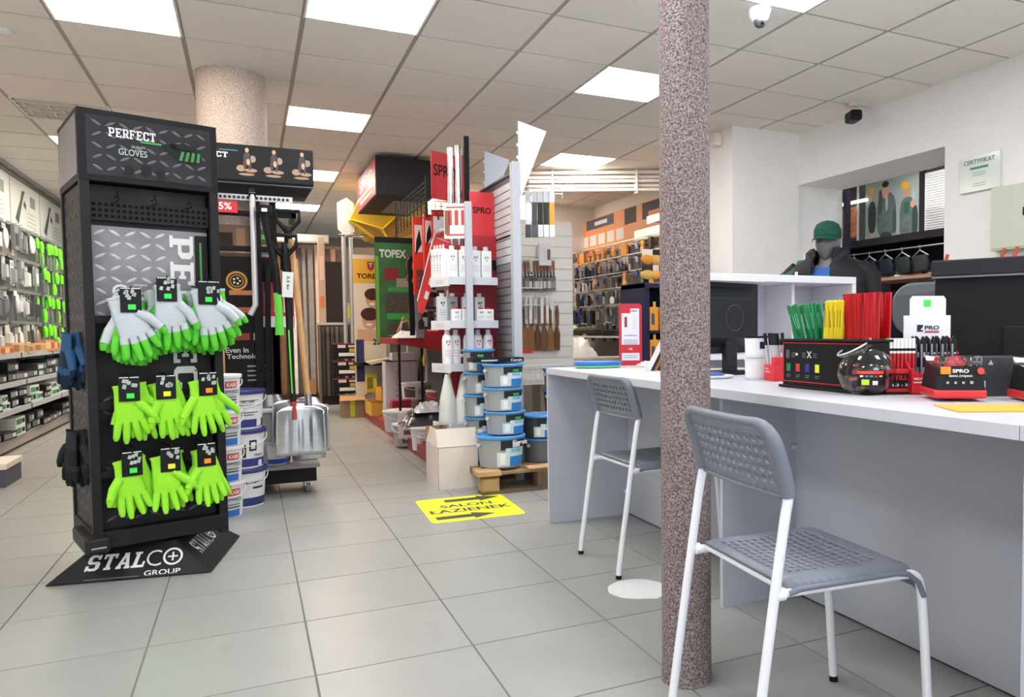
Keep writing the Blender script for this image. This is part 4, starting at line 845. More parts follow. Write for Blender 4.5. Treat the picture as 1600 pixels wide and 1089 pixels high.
# red curved cardboard figure
rc = thing('red_display_card', 'curved red cardboard display with white edge leaning beside the bottle shelf', 'display card', (1.20, 5.62, 1.14))
ob('card', B().prism([(.12,.80),(.02,.76),(-.02,.62),(-.08,.38),(-.15,.12),(-.14,.02),(-.10,.0),(-.05,.14),(.02,.34),(.10,.50),(.17,.66)], 0, .012), M('cf2a2c', .45), rc); rc.scale = (.78, 1, .76)
ob('white_edge', B().tube([(.02,-.002,.76),(-.02,-.002,.62),(-.08,-.002,.38),(-.15,-.002,.12)], .006, 6).tube([(.04,-.002,.72),(.15,-.002,.68)], .004, 6), WHITE, rc)
ob('dark_print', B().prism([(.03,.745),(.115,.785),(.13,.75),(.04,.71)], -.003, -.001), M('7a2a26', .5), rc); ob('red_dots', B().prism([(-.03,.35),(.0,.33),(-.02,.26),(-.05,.28)], -.003, -.001).prism([(-.07,.22),(-.04,.2),(-.06,.13),(-.09,.15)], -.003, -.001), WHITE, rc)
for k in range(5):
    o = ob('chain_pack', B().tube([(.0+.012*math.sin(q*1.3),-.01*(q%2),-.025*q) for q in range(10)], .008, 6), M(('7a2226','8f2a2a','2a1c1e','6a1e22','a03030')[k], .4), None, (1.20+.03*k, 6.6-.1*k, 1.66-.02*k)); tag(o, f'dangling dark red coiled cord left of the bright red packs, {NM[k]} from the left', 'cord', 'dark red cords')
o = ob('chainsaw_bar', B().prism([(-.02,0),(.02,0),(.035,.62),(.0,.66),(-.03,.62)], 0, .01), BLACK, None, (1.22, 6.55, .98)); tag(o, 'long tapering black tool blade hanging left of the red packs', 'tool')
o = ob('grey_sleeve', B().prism([(-.03,0),(.035,0),(.05,.40),(-.04,.42)], 0, .02), M('8b8c90', .4, .3), None, (1.27, 6.5, .96)); tag(o, 'grey metallic sleeve hanging between black blade and red packs', 'tool')
# mixed small dark goods hanging behind
for k in range(14):
    x = 1.24+.035*(k % 5)+rnd.uniform(-.01,.01); z = 1.50-.16*(k//5)
    pack('small_pack', f'small dark hanging pack beneath the red packs, {("upper","middle","lower")[k//5]} row', 'packaged goods', 'small dark packs beneath the red packs', (x, 6.25+.04*(k%3), z), .05, .15, .02, M(rnd.choice(['3a2426','5a2a2a','2a2a2e']), .5), M(rnd.choice(['8c8f94','7a2426','b0b2b6','26262a']), .4), rnd.choice(['blister','long','tool']), 0)
# boards further along the aisle
gbd = ob('green_board', B().box(-.21,0,0,.21,.012,1.10), M('2f6a34', .5, noise=.3, ns=6), None, (1.39, 8.3, .89)); tag(gbd, 'green product board with white lettering and garden tool pictures facing the aisle', 'board')
txt(gbd, 'TOPEX', WHITE, (-.03,-.001,.93), w=.27, h=.085, bold=.04); panel(gbd, .42, .06, M('1a2218', .5), (0,-.0,1.07)); panel(gbd, .15, .13, M('8c2026', .5), (-.05,-.001,.72)); panel(gbd, .26, .045, M('3c9a40', .5), (.04,-.0015,.56)); panel(gbd, .30, .20, M('4b4740', .6, noise=.5, ns=40), (.03,-.001,.42)); panel(gbd, .28, .06, M('3aa244', .5), (.04,-.002,.28)); panel(gbd, .26, .16, M('4a403a', .6, noise=.5, ns=50), (.04,-.001,.13)); panel(gbd, .12, .09, M('9c9484', .6, noise=.4, ns=60), (.06,-.0025,.63)); panel(gbd, .03, .9, M('6fae3c', .5), (-.19,-.001,.45))
tb_ = ob('yellow_board', B().box(-.20,0,0,.16,.012,1.75), M('d8c8b4', .5), None, (1.315, 9.6, .17)); tag(tb_, 'tall advertising board with yellow lettered header above two smiling faces', 'board')
hy = ob('yellow_panel', B().box(-.20,-.002,1.42,.16,0,1.70), M('e0a82a', .5), tb_); txt(hy, 'TOREX', M('4a2a14', .5), (-.02,-.004,1.50), w=.28, h=.06, bold=.03); ob('shield_mark', B().prism([(-.04,.11),(.04,.11),(.035,.03),(0,0),(-.035,.03)], -.004, -.003), M('b02a22', .5), hy, (0,0,1.56)); txt(hy, 'T', WHITE, (0,-.006,1.63), h=.05, bold=.04)
def face(par, x, z, s):
    b = B()
    for cx, cz, rx, rz_, m, yy in ((0,.0,.07,.085,0,-.001),(0,.055,.082,.06,1,-.0014),(-.01,-.04,.03,.012,2,-.0016),(-.025,.0,.01,.005,1,-.0018),(.025,.0,.01,.005,1,-.0018)):
        b.add([(x+s*(cx+rx*math.cos(2*math.pi*k/16)), yy, z+s*(cz+rz_*math.sin(2*math.pi*k/16))) for k in range(16)], [tuple(range(16))], m)
    ob('face_picture', b, [M('c89272', .6), M('4a2a22', .6), WHITE], par)
face(tb_, .02, 1.22, 1.2); face(tb_, -.02, .98, 1.3); panel(tb_, .30, .14, M('c9a184', .6), (-.02,-.0006,.80)); panel(tb_, .09, .5, M('2c2c5a', .6), (-.14,-.0007,.5)); panel(tb_, .10, .5, M('cfc8c0', .6), (.05,-.0008,.45)); txt(tb_, '28', INK, (.05,-.002,.72), h=.07, bold=.03)
# white cabinet with vertical letters
wc = thing('white_cabinet', 'tall pale cabinet with faint vertical lettering standing on the red plinth', 'cabinet', (1.41, 8.25, .10)); ob('body', B().box(-.16,0,0,.16,.2,.60), M('bdb6ba', .4), wc, bev=.006); ob('upper_box', B().box(-.09,-.01,.61,.14,.15,.69), M('cfc8c8', .4), wc, bev=.005); ob('dark_gap', B().box(-.15,0,.60,.16,.2,.612), BLACK, wc)
txt(wc, 'STALCO', M('8e888e', .5), (-.03,-.001,.30), w=.42, h=.05, rot=(R(90), R(-90), 0))
# tray table with cloths
rt = thing('red_tray_shelf', 'red shelf with raised front piled with tools, cloths and a red case', 'shelf', (1.36, 7.3, .90)); ob('tray', B().box(-.17,-.2,.0,.26,.9,.05), M('9a1f26', .4), rt, bev=.004); ob('front_lip', B().prism([(-.17,0),(.26,-.08),(.26,.10),(-.17,.07)], -.215, -.2), M('a8242a', .4), rt)
for k in range(3): ob('bracket', B().box(-.16+.2*k,-.15,-.78,-.14+.2*k,-.12,.0), BLACK, rt)
o = thing('red_case', 'bright red plastic case lying on the red shelf', 'case', (1.50, 7.15, .952)); ob('body', B().box(-.13,-.06,0,.12,.12,.11), M('c8202a', .35), o, bev=.01); panel(o, .1, .015, M('e8b0b0', .5), (0,-.061,.07))
def crumple(name, label, cat, loc, w, d, h, mat, seed=1, rz=0):
    r_ = random.Random(seed); b = B(); n = 12; vs = []
    for j in range(n+1):
        for i in range(n+1):
            e = min(i, j, n-i, n-j)/3; e = min(e, 1)
            vs.append(((i/n-.5)*w+r_.uniform(-.01,.01), (j/n-.5)*d+r_.uniform(-.01,.01), max(.001, h*e*(.45+.55*r_.random()))))
    b.add(vs, [(j*(n+1)+i, j*(n+1)+i+1, (j+1)*(n+1)+i+1, (j+1)*(n+1)+i) for j in range(n) for i in range(n)], 0, True); b.box(-w*.42,-d*.42,0,w*.42,d*.42,h*.2)
    return tag(ob(name, b, mat, None, loc, rz), label, cat)
crumple('white_cloth', 'crumpled white cloth lying on the edge of the red shelf', 'cloth', (1.28, 7.12, .955), .26, .2, .07, M('e0dede', .8), 2)
o = thing('clamp', 'metal clamp lying on the red shelf left of the white cloth', 'tool', (1.30, 7.5, .952)); ob('jaw', B().tube([(-.12,0,.02),(-.02,0,.03),(.0,0,.14),(.05,0,.17),(.1,0,.06)], .012, 6), M('8a8480', .35, .7), o); ob('grip', B().tube([(-.05,.02,.03),(.02,.02,.2),(.08,.02,.1)], .01, 6), M('b8862a', .5), o)
o = thing('red_cutter', 'red and blue hand tool on top of the red case', 'tool', (1.46, 7.14, 1.064)); ob('body', B().box(-.12,-.02,0,.06,.02,.035), RED, o, bev=.006); ob('blue_part', B().box(-.04,-.022,.01,.02,.018,.045), BLUE, o, bev=.004)
o = thing('hand_screwdriver', 'yellow-handled screwdriver hanging below the red shelf', 'tool', (1.40, 7.0, .70)); ob('grip', B().tube([(0,0,0),(0,0,.05),(0,0,.1)], .015, 8, rr=[.010,.018,.012]), M('c89a2a', .4), o); ob('shank', B().cyl((0,0,.1),(0,0,.16),.004), STEEL, o)
# goods on the floor plinth
def tub(label, px, py, z, r, h, body, group=None, lid=WHITE, Y=None, prints=(), rz=0, handle=True):
    p = az(px, py, z); return bucket(label, (p.x, p.y+r, z), R(rz), group, r=r, h=h, body=body, lid=lid, prints=prints, handle=handle)
tub('light grey square-ish container on the plinth under the white tub', 628, 676, .10, .14, .20, M('b4b5b8', .4), rz=10)
tub('white tub with grey label stacked on the grey container', 651, 625, .33, .125, .175, M('d9d9da', .4), prints=[(-70,-10,.15,.75,M('4c4a4e',.5)),(0,60,.15,.7,M('c4c4c6',.5)),(8,50,.35,.4,INK),(8,50,.5,.54,INK)], rz=5)
tub('red and white tub right of the white tub, beside the end-cap', 684, 640, .25, .09, .19, M('b03a44', .4), rz=0)
tub('pink-white tub under the red tub beside the end-cap', 684, 668, .12, .10, .10, M('d8cfd0', .4), handle=False)
tub('grey bucket with dark label on the red plinth edge, holding a black bag', 640, 698, .02, .12, .20, M('98989b', .4), prints=[(-20,60,.15,.8,M('4e4d50',.5)),(-10,50,.3,.4,M('b8b8ba',.5))], rz=-10)
tub('white bucket with red rim at floor level left of the cardboard box', 668, 705, .04, .11, .19, M('dcdcde', .4), prints=[(-30,40,.2,.7,M('c4bfc2',.5)),(-20,30,.35,.42,RED)], rz=0)
crumple('black_bag', 'shiny crumpled black and white plastic bag on top of the floor buckets', 'bag', (1.22, 6.0, .30), .42, .30, .13, M('3c3c40', .22), 4)
crumple('white_bag_part', 'crumpled clear plastic bag lying on the shiny black bag', 'bag', (1.22, 5.98, .40), .22, .2, .08, M('b4b4b8', .2), 9)
for k in range(6):
    o = ob('red_box', B().box(-.09,-.07,0,.09,.07,.038).box(-.08,-.071,.01,.08,-.07,.03,1), [M('a81e28', .45), M('7a141c', .5)], None, (1.31+rnd.uniform(-.01,.01), 7.75, .102+k*.041), R(rnd.uniform(-4,4))); tag(o, f'flat dark red box in the low stack on the plinth, {("lowest","second","third","fourth","fifth","topmost")[k]}', 'box', 'stack of flat red boxes')
o = ob('red_leaflet', B().box(-.10,-.01,0,.10,.01,.22), M('d8c4c4', .5), None, (1.22, 6.75, .10), R(8)); tag(o, 'red and white printed pack leaning at the plinth edge', 'packaged goods'); panel(o, .14, .08, M('b8323a', .5), (0,-.011,.14)); panel(o, .12, .04, M('5a5558', .5), (0,-.011,.05))
# yellow boxes at the plinth's far end
def openbox(label, loc, rz, w, d, h, m, inside, strip=None, name='open_carton', flaps=True):
    t = thing(name, label, 'carton', loc, rz); e = .006
    ob('carton_body', B().box(-w/2,-d/2,0,w/2,-d/2+e,h).box(-w/2,d/2-e,0,w/2,d/2,h).box(-w/2,-d/2+e,0,-w/2+e,d/2-e,h).box(w/2-e,-d/2+e,0,w/2,d/2-e,h).box(-w/2+e,-d/2+e,0,w/2-e,d/2-e,.005), m, t)
    ob('contents', B().box(-w/2+.01,-d/2+.01,.006,w/2-.01,d/2-.01,h*.7), inside, t)
    if flaps: ob('flap', B().q((-w/2,-d/2,h),(w/2,-d/2,h),(w/2+.01,-d/2-.08,h-.05),(-w/2-.01,-d/2-.08,h-.05)).q((w/2,-d/2,h),(w/2,d/2,h),(w/2+.07,d/2,h+.04),(w/2+.07,-d/2,h+.04)), inside, t)
    if strip: panel(t, w*.2, h*.9, strip, (0,-d/2-.001,h/2))
    return t
openbox('brown open carton with yellow tape on the floor below the black bins', (1.08, 9.7, 0), R(-4), .27, .25, .26, M('8f7a5c', .7), KRAFT, M('c9c022', .5))
openbox('yellow wooden-look tray box on the red plinth', (1.30, 8.9, .10), 0, .28, .5, .14, M('c4932e', .6), M('5a3a20', .7), M('e0c420', .5), flaps=False)
openbox('orange open box of black goods standing in the yellow tray', (1.36, 8.9, .25), R(10), .18, .2, .15, M('c88a2e', .6), M('1a1818', .6))
o = carton('yellow_box', 'bright yellow pack standing behind the yellow tray', 'packaged goods', None, (1.28, 9.5, .30), 0, .12, .08, .22, M('c8b820', .5), M('8a7a1c', .5), M('e8e040', .5))
for k in range(3):
    t = thing('storage_bin', f'black storage bin with label strips far down the aisle, {("lowest","middle","topmost")[k]} of its stack', 'bin', (1.06, 10.0, .27+.21*k), 0, 'black label-strip bins')
    ob('bin_body', B().box(-.17,-.14,0,.17,.14,.185), M('1c191b', .5), t, bev=.01); ob('label_strip', B().box(-.11,-.142,.13,-.02,-.14,.165), M('d8c8c4', .5), t); ob('label_strip', B().box(.01,-.142,.135,.09,-.14,.16), M('c8bcb0', .5), t); ob('label_strip', B().box(-.10,-.142,.03,.08,-.14,.07), M('e0dcd8', .5), t); ob('label_strip', B().box(-.17,-.142,.17,.17,-.14,.185), M('7a2a2a', .5), t); ob('yellow_goods', B().box(.02,-.1415,.08,.12,-.14,.12), M('b8a23a', .5), t)
sf = thing('far_shelf_unit', 'grey narrow shelf unit with dark slatted base far down the aisle', 'shelving', (1.02, 10.35, 0))
ob('shelf_board', B().prism([(-.26,0),(.30,-.02),(.30,-.28),(.05,-.10)], 1.10, 1.13, axis='z'), M('a9a4a0', .5), sf)
for k in range(8): ob('slat', B().box(-.20+k*.055,.10,.2,-.165+k*.055,.12,1.08), M(('5a504a','6f665e')[k % 2], .6), sf)
ob('back', B().box(-.22,.12,.1,.26,.14,1.1), M('3a3230', .6), sf); ob('side', B().box(-.24,-.10,0,-.225,.2,1.1), M('5e534c', .6), sf)
o = carton('yellow_green_pack', 'yellow and grey pack standing on the far grey shelf', 'packaged goods', None, (1.14, 10.2, 1.132), 0, .16, .06, .24, M('a8a492', .5), M('c8c030', .5), M('d8d440', .5))
t = thing('yellow_leaflet_pile', 'pile of yellow and white papers on a low table by the tall board', 'papers', (1.30, 9.4, .66)); ob('table', B().box(-.2,-.1,-.04,.2,.25,-.0), M('3a2a26', .5), t); ob('paper', B().prism([(-.18,-.02),(.05,.03),(.18,.02),(.18,.0),(-.1,-.03)], -.1, .1), M('e0cc3a', .6), t); ob('paper', B().prism([(-.10,0),(.16,.05),(.18,.02),(-.05,-.03)], -.14, -.02), M('d9d2c4', .6), t)
# dark display tower with picture
o = thing('dark_tower', 'dark brown tall display tower with light framed picture edge', 'display stand', (.98, 11.4, 0)); ob('body', B().box(-.02,0,.0,.20,.3,1.98), M('2e2624', .6), o); ob('light_edge', B().box(-.10,-.02,.9,-.02,.1,2.3), M('b59a84', .6), o); ob('picture', B().box(-.09,-.03,1.72,-.03,-.021,2.05), M('d0b0a0', .6), o); ob('orange_print', B().box(-.09,-.03,1.35,-.04,-.021,1.5), M('d06a3a', .6), o)
# ---------------------------------------------------------------- boards standing at the aisle end
cb = thing('silver_beam', 'silver steel cross beam above the timber boards at the aisle end', 'beam', (.55, 12.3, 2.33)); ob('beam', B().box(-.85,0,0,.55,.1,.12), M('b5b6b6', .35, .6), cb, bev=.008); ob('lower_lip', B().box(-.85,-.01,-.01,.55,.0,.015), M('8e8c88', .4, .5), cb)
tw = [(.36,'b8906c',.10,2.2),(.46,'7d5a40',.07,2.25),(.55,'6a4a36',.06,2.25),(.62,'e6ddd6',.055,2.24),(.70,'5c4a40',.07,2.2),(.78,'a8a29c',.05,2.2),(.86,'8a8580',.07,2.2),(.95,'e0c4b0',.05,2.26),(1.02,'7a5a44',.07,2.25),(1.10,'5a4436',.07,2.2),(1.19,'c49a78',.07,2.2),(1.28,'6a5040',.08,2.2)]
ORD2 = ('first','second','third','fourth','fifth','sixth','seventh','eighth','ninth','tenth','eleventh','twelfth')
for k, (x, c, w_, h_) in enumerate(tw):
    o = ob('timber_board', B().box(-w_/2,0,0,w_/2,.03,h_), M(c, .6, noise=.12, ns=8), None, (x, 12.6+.05*(k % 3), .08), rot=(R(-1.5),0,R(rnd.uniform(-8,8)))); tag(o, f'tall {"white" if c[0]=="e" else "brown wooden"} board leaning at the aisle end, {ORD2[k]} from the left', 'board', 'boards leaning at the aisle end')
ob_ = thing('board_rack', 'low wooden rack foot holding the boards at the aisle end', 'rack', (.8, 12.5, 0)); ob('foot', B().box(-.5,-.05,0,.55,.4,.08), M('3a2c26', .7), ob_); [ob('wood_block', B().box(x,-.08,.08,x+.1,-.05,z), M('a07048', .6), ob_) for x, z in ((-.02,.30),(.22,.32),(.37,.26))]
ob('back_board', B().box(-.6,.45,0,1.2,.5,2.35), M('85725f', .8), ob_)
# ---------------------------------------------------------------- cardboard box, pallet, paint buckets
cx = thing('cardboard_box', 'open white-grey cardboard box on the floor beside the pallet of blue buckets', 'box', (1.055, 4.915, 0))
W_, D_, H_, e = .26, .36, .375, .005; BX = M('d9cfc6', .8, noise=.03, ns=10, key='white_cardboard'); BI = M('a9865f', .8)
ob('carton_body', B().box(0,0,0,W_,e,H_-.10).box(0,D_-e,0,W_,D_,H_-.10).box(0,e,0,e,D_-e,H_-.10).box(W_-e,e,0,W_,D_-e,H_-.10).box(e,e,0,W_-e,D_-e,.004), BX, cx)
ob('inside', B().box(e,e,.02,W_-e,e+.001,H_-.1).box(e,D_-e-.001,.02,W_-e,D_-e,H_-.10).box(e,e,.02,e+.001,D_-e,H_-.10).box(W_-e-.001,e,.02,W_-e,D_-e,H_-.1), BI, cx)
ob('front_flap', B().add([(0,0,H_-.10),(W_,0,H_-.10),(W_,.05,H_+.01),(0,.05,H_+.01),(0,.004,H_-.10),(W_,.004,H_-.10),(W_,.054,H_+.01),(0,.054,H_+.01)],[(0,1,2,3),(7,6,5,4),(3,2,6,7),(0,3,7,4),(1,5,6,2)]), BX, cx)
ob('side_flap', B().add([(0,0,H_-.10),(0,D_,H_-.10),(.02,D_-.04,H_+.0),(.02,.05,H_+.0),(.004,0,H_-.10),(.004,D_,H_-.10),(.024,D_-.04,H_),(.024,.05,H_)],[(0,3,2,1),(4,5,6,7),(3,7,6,2)]), BX, cx)
ob('back_flap', B().box(0,D_-.004,H_-.1,W_,D_,H_+.0), BI, cx); ob('right_flap', B().box(W_-.004,.02,H_-.1,W_,D_-.02,H_-.01), BI, cx)
ob('tape_line', B().box(.001,-.001,0,.004,-.0002,H_-.1).box(0,-.001,H_-.106,W_,-.0002,H_-.102), M('8b8178', .6), cx)
pl = thing('wooden_pallet', 'worn wooden pallet carrying the blue-lidded buckets next to the counter end', 'pallet', (1.26, 4.62, 0))
PW1 = M('b08d66', .8, noise=.2, ns=14); PW2 = M('6d5846', .85, noise=.2, ns=14)
for i in range(3):
    for j in range(3): ob('block', B().box(i*.36,j*.36,.02,i*.36+.11,j*.36+.10,.10), PW1 if i == 0 and j == 0 else PW2, pl, bev=.004)
for j in range(3): ob('bottom_board', B().box(-.0,j*.36,0,.83,j*.36+.10,.02), PW2, pl); 
for i in range(3): ob('stringer_board', B().box(i*.36,.0,.10,i*.36+.11,.84,.118), PW2, pl)
for j in range(6): ob('deck_board', B().box(-.0,j*.145,.119,.83,j*.145+.10,.137), PW1 if j in (1,) else M('8f7458', .85, noise=.2, ns=14), pl, bev=.002)
ob('splintered_board', B().box(-.03,-.02,.119,.12,.10,.150), M('c29b72', .8, noise=.15, ns=10), pl, bev=.003); ob('splintered_board', B().box(.30,-.01,.138,.46,.09,.150), M('c29b72', .8, noise=.15, ns=10), pl, bev=.003)
PBD = M('9a9ea3', .45); LID = M('4b93d3', .35, key='blue_lid'); DGB = M('3f454b', .45)
def paint(label, x, y, z, r=.12, h=.145, rz=0, body=PBD, group='blue-lidded paint buckets', plain=False):
    pr_ = [] if plain else [(-20,80,.56,.86,M('2e3238',.5)),(-30,4,.06,.50,M('d6dadd',.5)),(4,58,.06,.40,M('2484d0',.45)),(-8,54,.36,.62,M('cfe0ea',.5)),(6,40,.48,.60,M('7fc4ea',.5)),(-22,-8,.12,.46,M('eef2f4',.5)),(10,34,.64,.80,M('e8ecee',.5)) if h > .17 else (8,30,.66,.76,M('35b84a',.5))]
    t = bucket(label, (x, y, z), R(rz), group, r=r, h=h, body=body, lid=LID, prints=pr_, handle=None)
    ob('side_ear', B().cyl((-r*.96,-.02,h*.7),(-r*1.06,-.03,h*.7),.012,n=10), M('b8bcc0',.4), t)
    if not plain and h > .17: 
        pass
    return t
z0 = .151
pb1 = paint('big paint bucket with blue lid and large white-blue label, front left on the pallet', 1.43, 4.79, z0, .152, .205, 4)
o = txt(pb1, 'Cersit', WHITE, (.07,-.158,.165), w=.10, h=.028, bold=.04)
for k, nm in enumerate(('on the big front bucket', 'second above the big front bucket', 'topmost on the big front bucket')):
    paint('blue-lidded grey paint bucket stacked '+nm, 1.455+rnd.uniform(-.012,.012), 4.80, z0+.205+k*.151, .128, .150, rnd.uniform(-20,20))
paint('darker grey plain bucket at the base of the right-hand stack on the pallet', 1.76, 4.92, z0-.01, .135, .16, 20, M('6a6d72', .4), plain=True)
paint('paint bucket with blue lid, on top of the plain dark bucket', 1.745, 4.90, z0+.152, .132, .155, -12, DGB)
for k in range(5):
    paint(f'bucket in the rear left stack, {("lowest","second","third","fourth","topmost")[k]}', 1.385+rnd.uniform(-.01,.01), 5.09, .142+k*.151, .105, .15, rnd.uniform(-60,10))
paint('plain blue-lidded grey bucket, topmost beside the grey upright, right of the stacks', 1.99, 5.15, .60, .13, .15, 0, PBD, plain=True)
paint('blue-lidded bucket under the plain topmost bucket near the counter end', 1.99, 5.15, .448, .13, .15, 10, DGB)
paint('blue-lidded bucket second from the floor near the counter end', 1.99, 5.12, .296, .13, .15, 0, DGB)
paint('blue-lidded bucket lowest in the stack near the counter end', 1.99, 5.12, .144, .13, .15, 0, DGB)
bd_ = ob('black_sign_strip', B().box(-.16,0,0,.16,.02,.028), M('17171a', .4), None, (1.44, 4.83, .83), 0); tag(bd_, 'black board with white lettering lying across the top of the bucket stacks', 'board'); txt(bd_, 'Cersit', WHITE, (.11,-.001,.013), w=.075, h=.016, bold=.03); panel(bd_, .10, .010, M('b8b8bc', .5), (-.06,0,.012))
bd_.data.transform(Matrix.Scale(1, 4)); bd_.location.z = z0+.205+3*.151+.004
bd_.scale = (1.05, 8, 1.0)
# ---------------------------------------------------------------- right side of the gondola
ar = thing('hanging_rail', 'white wire rail with hooks sticking out from the gondola upright', 'rail', (1.66, 5.05, 2.0))
RY = 5.9
pa, pb_ = ay(820, 302, RY), ay(873, 288, RY)
b = B().cyl((1.63, RY, pa.z+.01), (pb_.x+.03, RY, pa.z+.015), .006).cyl((1.63, RY, pa.z+.05), (pb_.x+.03, RY, pa.z+.055), .004).cyl((pb_.x+.03, RY, pa.z-.02), (pb_.x+.03, RY, pa.z+.055), .004)
ar.location = (1.63, RY, pa.z); b.xf = None
ob('wires', B().cyl((0,0,.01),(pb_.x-1.60,0,.015),.006).cyl((0,0,.05),(pb_.x-1.60,0,.055),.004).cyl((pb_.x-1.60,0,-.02),(pb_.x-1.60,0,.055),.004), WHITE, ar)
px_ = [824, 834, 843, 852, 861]; cl = [('e4e4e4','3a3c42'),('3c3e46','4c4f57'),('2c2e2c','d8d8d8'),('33342f','e8e8e8'),('d99a2e','e6eaf0')]
for k, x in enumerate(px_):
    q = ay(x, 300, RY-.02*k); t = thing('trowel_pack', f'long narrow packaged smoothing blade on the white rail, {("first black and white","second dark grey","third black","fourth black and white","fifth yellow and white")[k]} one', 'packaged goods', (q.x, q.y-.01, q.z), R(-12), 'long blade packs on the white rail')
    ob('clear_top', B().box(-.022,-.012,-.085,.022,.012,0), M('b9bcc0', .2, .3), t); ob('upper_sleeve', B().box(-.020,-.014,-.26,.020,.014,-.085), M(cl[k][0], .5), t, bev=.003); ob('lower_sleeve', B().box(-.022,-.013,-.36,.022,.013,-.26), M(cl[k][1], .4), t, bev=.003); ob('hook', B().tube([(0,0,0),(0,0,.02),(.01,0,.03)], .003, 5), WHITE, t)
# hooks with brushes/rollers below (on the back wall display)
bw = thing('white_slat_display', 'white slatted wall display behind the gondola holding brushes and rollers', 'display wall', (2.2, 6.9, 0))
ob('panel', B().box(-.5,.02,.5,.60,.05,2.05), M('dcdad4', .5), bw); 
for k in range(14): ob('slat', B().box(-.5,.005,.55+k*.105,.60,.02,.64+k*.105), M('e4e2dd', .45), bw)
ob('foot', B().box(-.48,.0,0,-.42,.1,.5).box(.5,.0,0,.56,.1,.5), WHITE, bw)
for r_, (pz, n, knd, c1, c2, hh, lab) in enumerate(((408, 10, 'toolup', ['8a5a34','6a4028','c9c6be'], ['3a3a3c','2a2a2c'], .20, 'paint brush'), (432, 12, 'long', ['4a4a48','6a6a66'], ['c9c9c4','8c8c88'], .13, 'grey brush'), (462, 6, 'long', ['e2e2de','cfcfca'], ['9a9aa0','e8e8e8'], .26, 'white roller tube'), (478, 6, 'tool', ['6a4428','8a5c34'], ['5a3a22','7a5030'], .42, 'wooden trowel handle'))):
    for k in range(n):
        q = ay(820+k*(50/n if r_ < 3 else 10), pz, 6.86)
        pack('hanging_tool', lab+' hanging in the '+('top','second','third','lowest')[r_]+' row beside the gondola post, '+('first','second','third','fourth','fifth','sixth','seventh','eighth','ninth','tenth','eleventh','twelfth')[k]+' along', 'hand tool', lab+' row beside the gondola post', (q.x, q.y, q.z), .03 if r_ < 3 else .07, hh, .02, M(rnd.choice(c1), .6), M(rnd.choice(c2), .6), knd, R(rnd.uniform(-25,25)))
for k in range(4):
    z = ay(830, (405, 450, 463, 477)[k], 6.8).z; o = ob('wire_hook_rail', B().cyl((-.42,-.10,0),(.25,-.10,0),.005).cyl((-.42,0,0),(-.42,-.10,0),.004).cyl((.25,0,0),(.25,-.1,0),.004), WHITE, bw, (0,0,z))
o = carton('white_box', 'small white printed box hanging below the long blade packs', 'packaged goods', None, tuple(ay(851, 415, 6.8)), 0, .11, .05, .2, WHITE, M('cfcfcf', .5), M('5a5a5a', .5))
# low trays right of the post
lt = thing('wire_basket_shelf', 'white wire basket shelf with goods between gondola post and counter end', 'shelving', (2.3, 6.3, 0)); b = B()
for k in range(12): b.cyl((-.3+k*.045,-.2,.62),(-.3+k*.045,-.2,.72),.004,n=5)
ob('shelf_board', B().box(-.32,-.2,.60,.28,.3,.62), WHITE, lt); ob('wires', b.cyl((-.3,-.2,.72),(.24,-.2,.72),.005), WHITE, lt, stuff=True); ob('leg', B().box(-.32,-.2,0,-.29,-.17,.6), WHITE, lt); ob('leg', B().box(.25,-.2,0,.28,-.17,.6), WHITE, lt)
o = ob('red_pack', B().box(-.13,0,0,.05,.1,.03), RED, None, tuple(ay(824, 552, 6.3)-Vector((0,0,0)))); tag(o, 'flat red pack lying just right of the grey gondola post', 'packaged goods')
CBX = ay(884, 480, 7.9).x-3.0
lt2 = thing('low_display_table', 'low pale table behind the counter end carrying plastic bags', 'table', (2.95, 7.4, 0)); QZ = ay(885, 556, 7.4).z-.02
ob('table_top', B().box(-.35,-.15,QZ-.025,.75,.2,QZ-.001), M('cfc9bd', .5), lt2)
for x_ in (-.33, .72): ob('leg', B().box(x_-.02,-.1,0,x_+.02,.15,QZ-.026), M('b5b0a6', .5), lt2)
cb_ = thing('beige_cabinet', 'pale beige smooth cabinet side behind the counter end', 'cabinet', (3.0, 7.9, 0)); ob('body', B().box(-.55,0,0,CBX,.3,1.42), M('d3cdc0', .5), cb_, bev=.004); ob('shelf_edge', B().box(-.55,-.35,.92,CBX+.05,0,.95), M('c9c6c0', .5), cb_)
for k in range(4): o = ob('white_rail', B().cyl((-.35,-.12,0),(.1,-.12,0),.006).cyl((-.35,0,.0),(-.35,-.12,0),.005), WHITE, cb_, (-.1,0,1.47+.1*k))
ob('rail_board', B().box(-.5,0,1.42,CBX-.08,.05,2.0), M('dedcd8', .5), cb_)
for i, (px, py, c1, c2, nm, w_) in enumerate(((885,556,'e6e3da','cfcbc0','crumpled clear plastic bag left on the shelf above the blue tray',.30),(905,548,'e0ded8','b8b4ac','white plastic bag of parts on the shelf above the blue tray',.36))):
    q = ay(px, py, 7.4); crumple('plastic_bag', nm, 'bag', (q.x, q.y, QZ+.001), w_, .25, .22, M(c1, .25), 5+i)
q = ay(885, 522, 7.7); t = thing('glove_heap', 'pale yellow work gloves and dark goods heaped on a grey shelf', 'gloves', tuple(q)); 
ob('yellow_gloves', B().blob((-.1,0,.05),(.16,.1,.05)).blob((.02,.02,.06),(.13,.09,.04)), M('d8d68a', .8), t); ob('dark_goods', B().blob((.2,0,.04),(.16,.1,.04)), M('4a4438', .8), t)
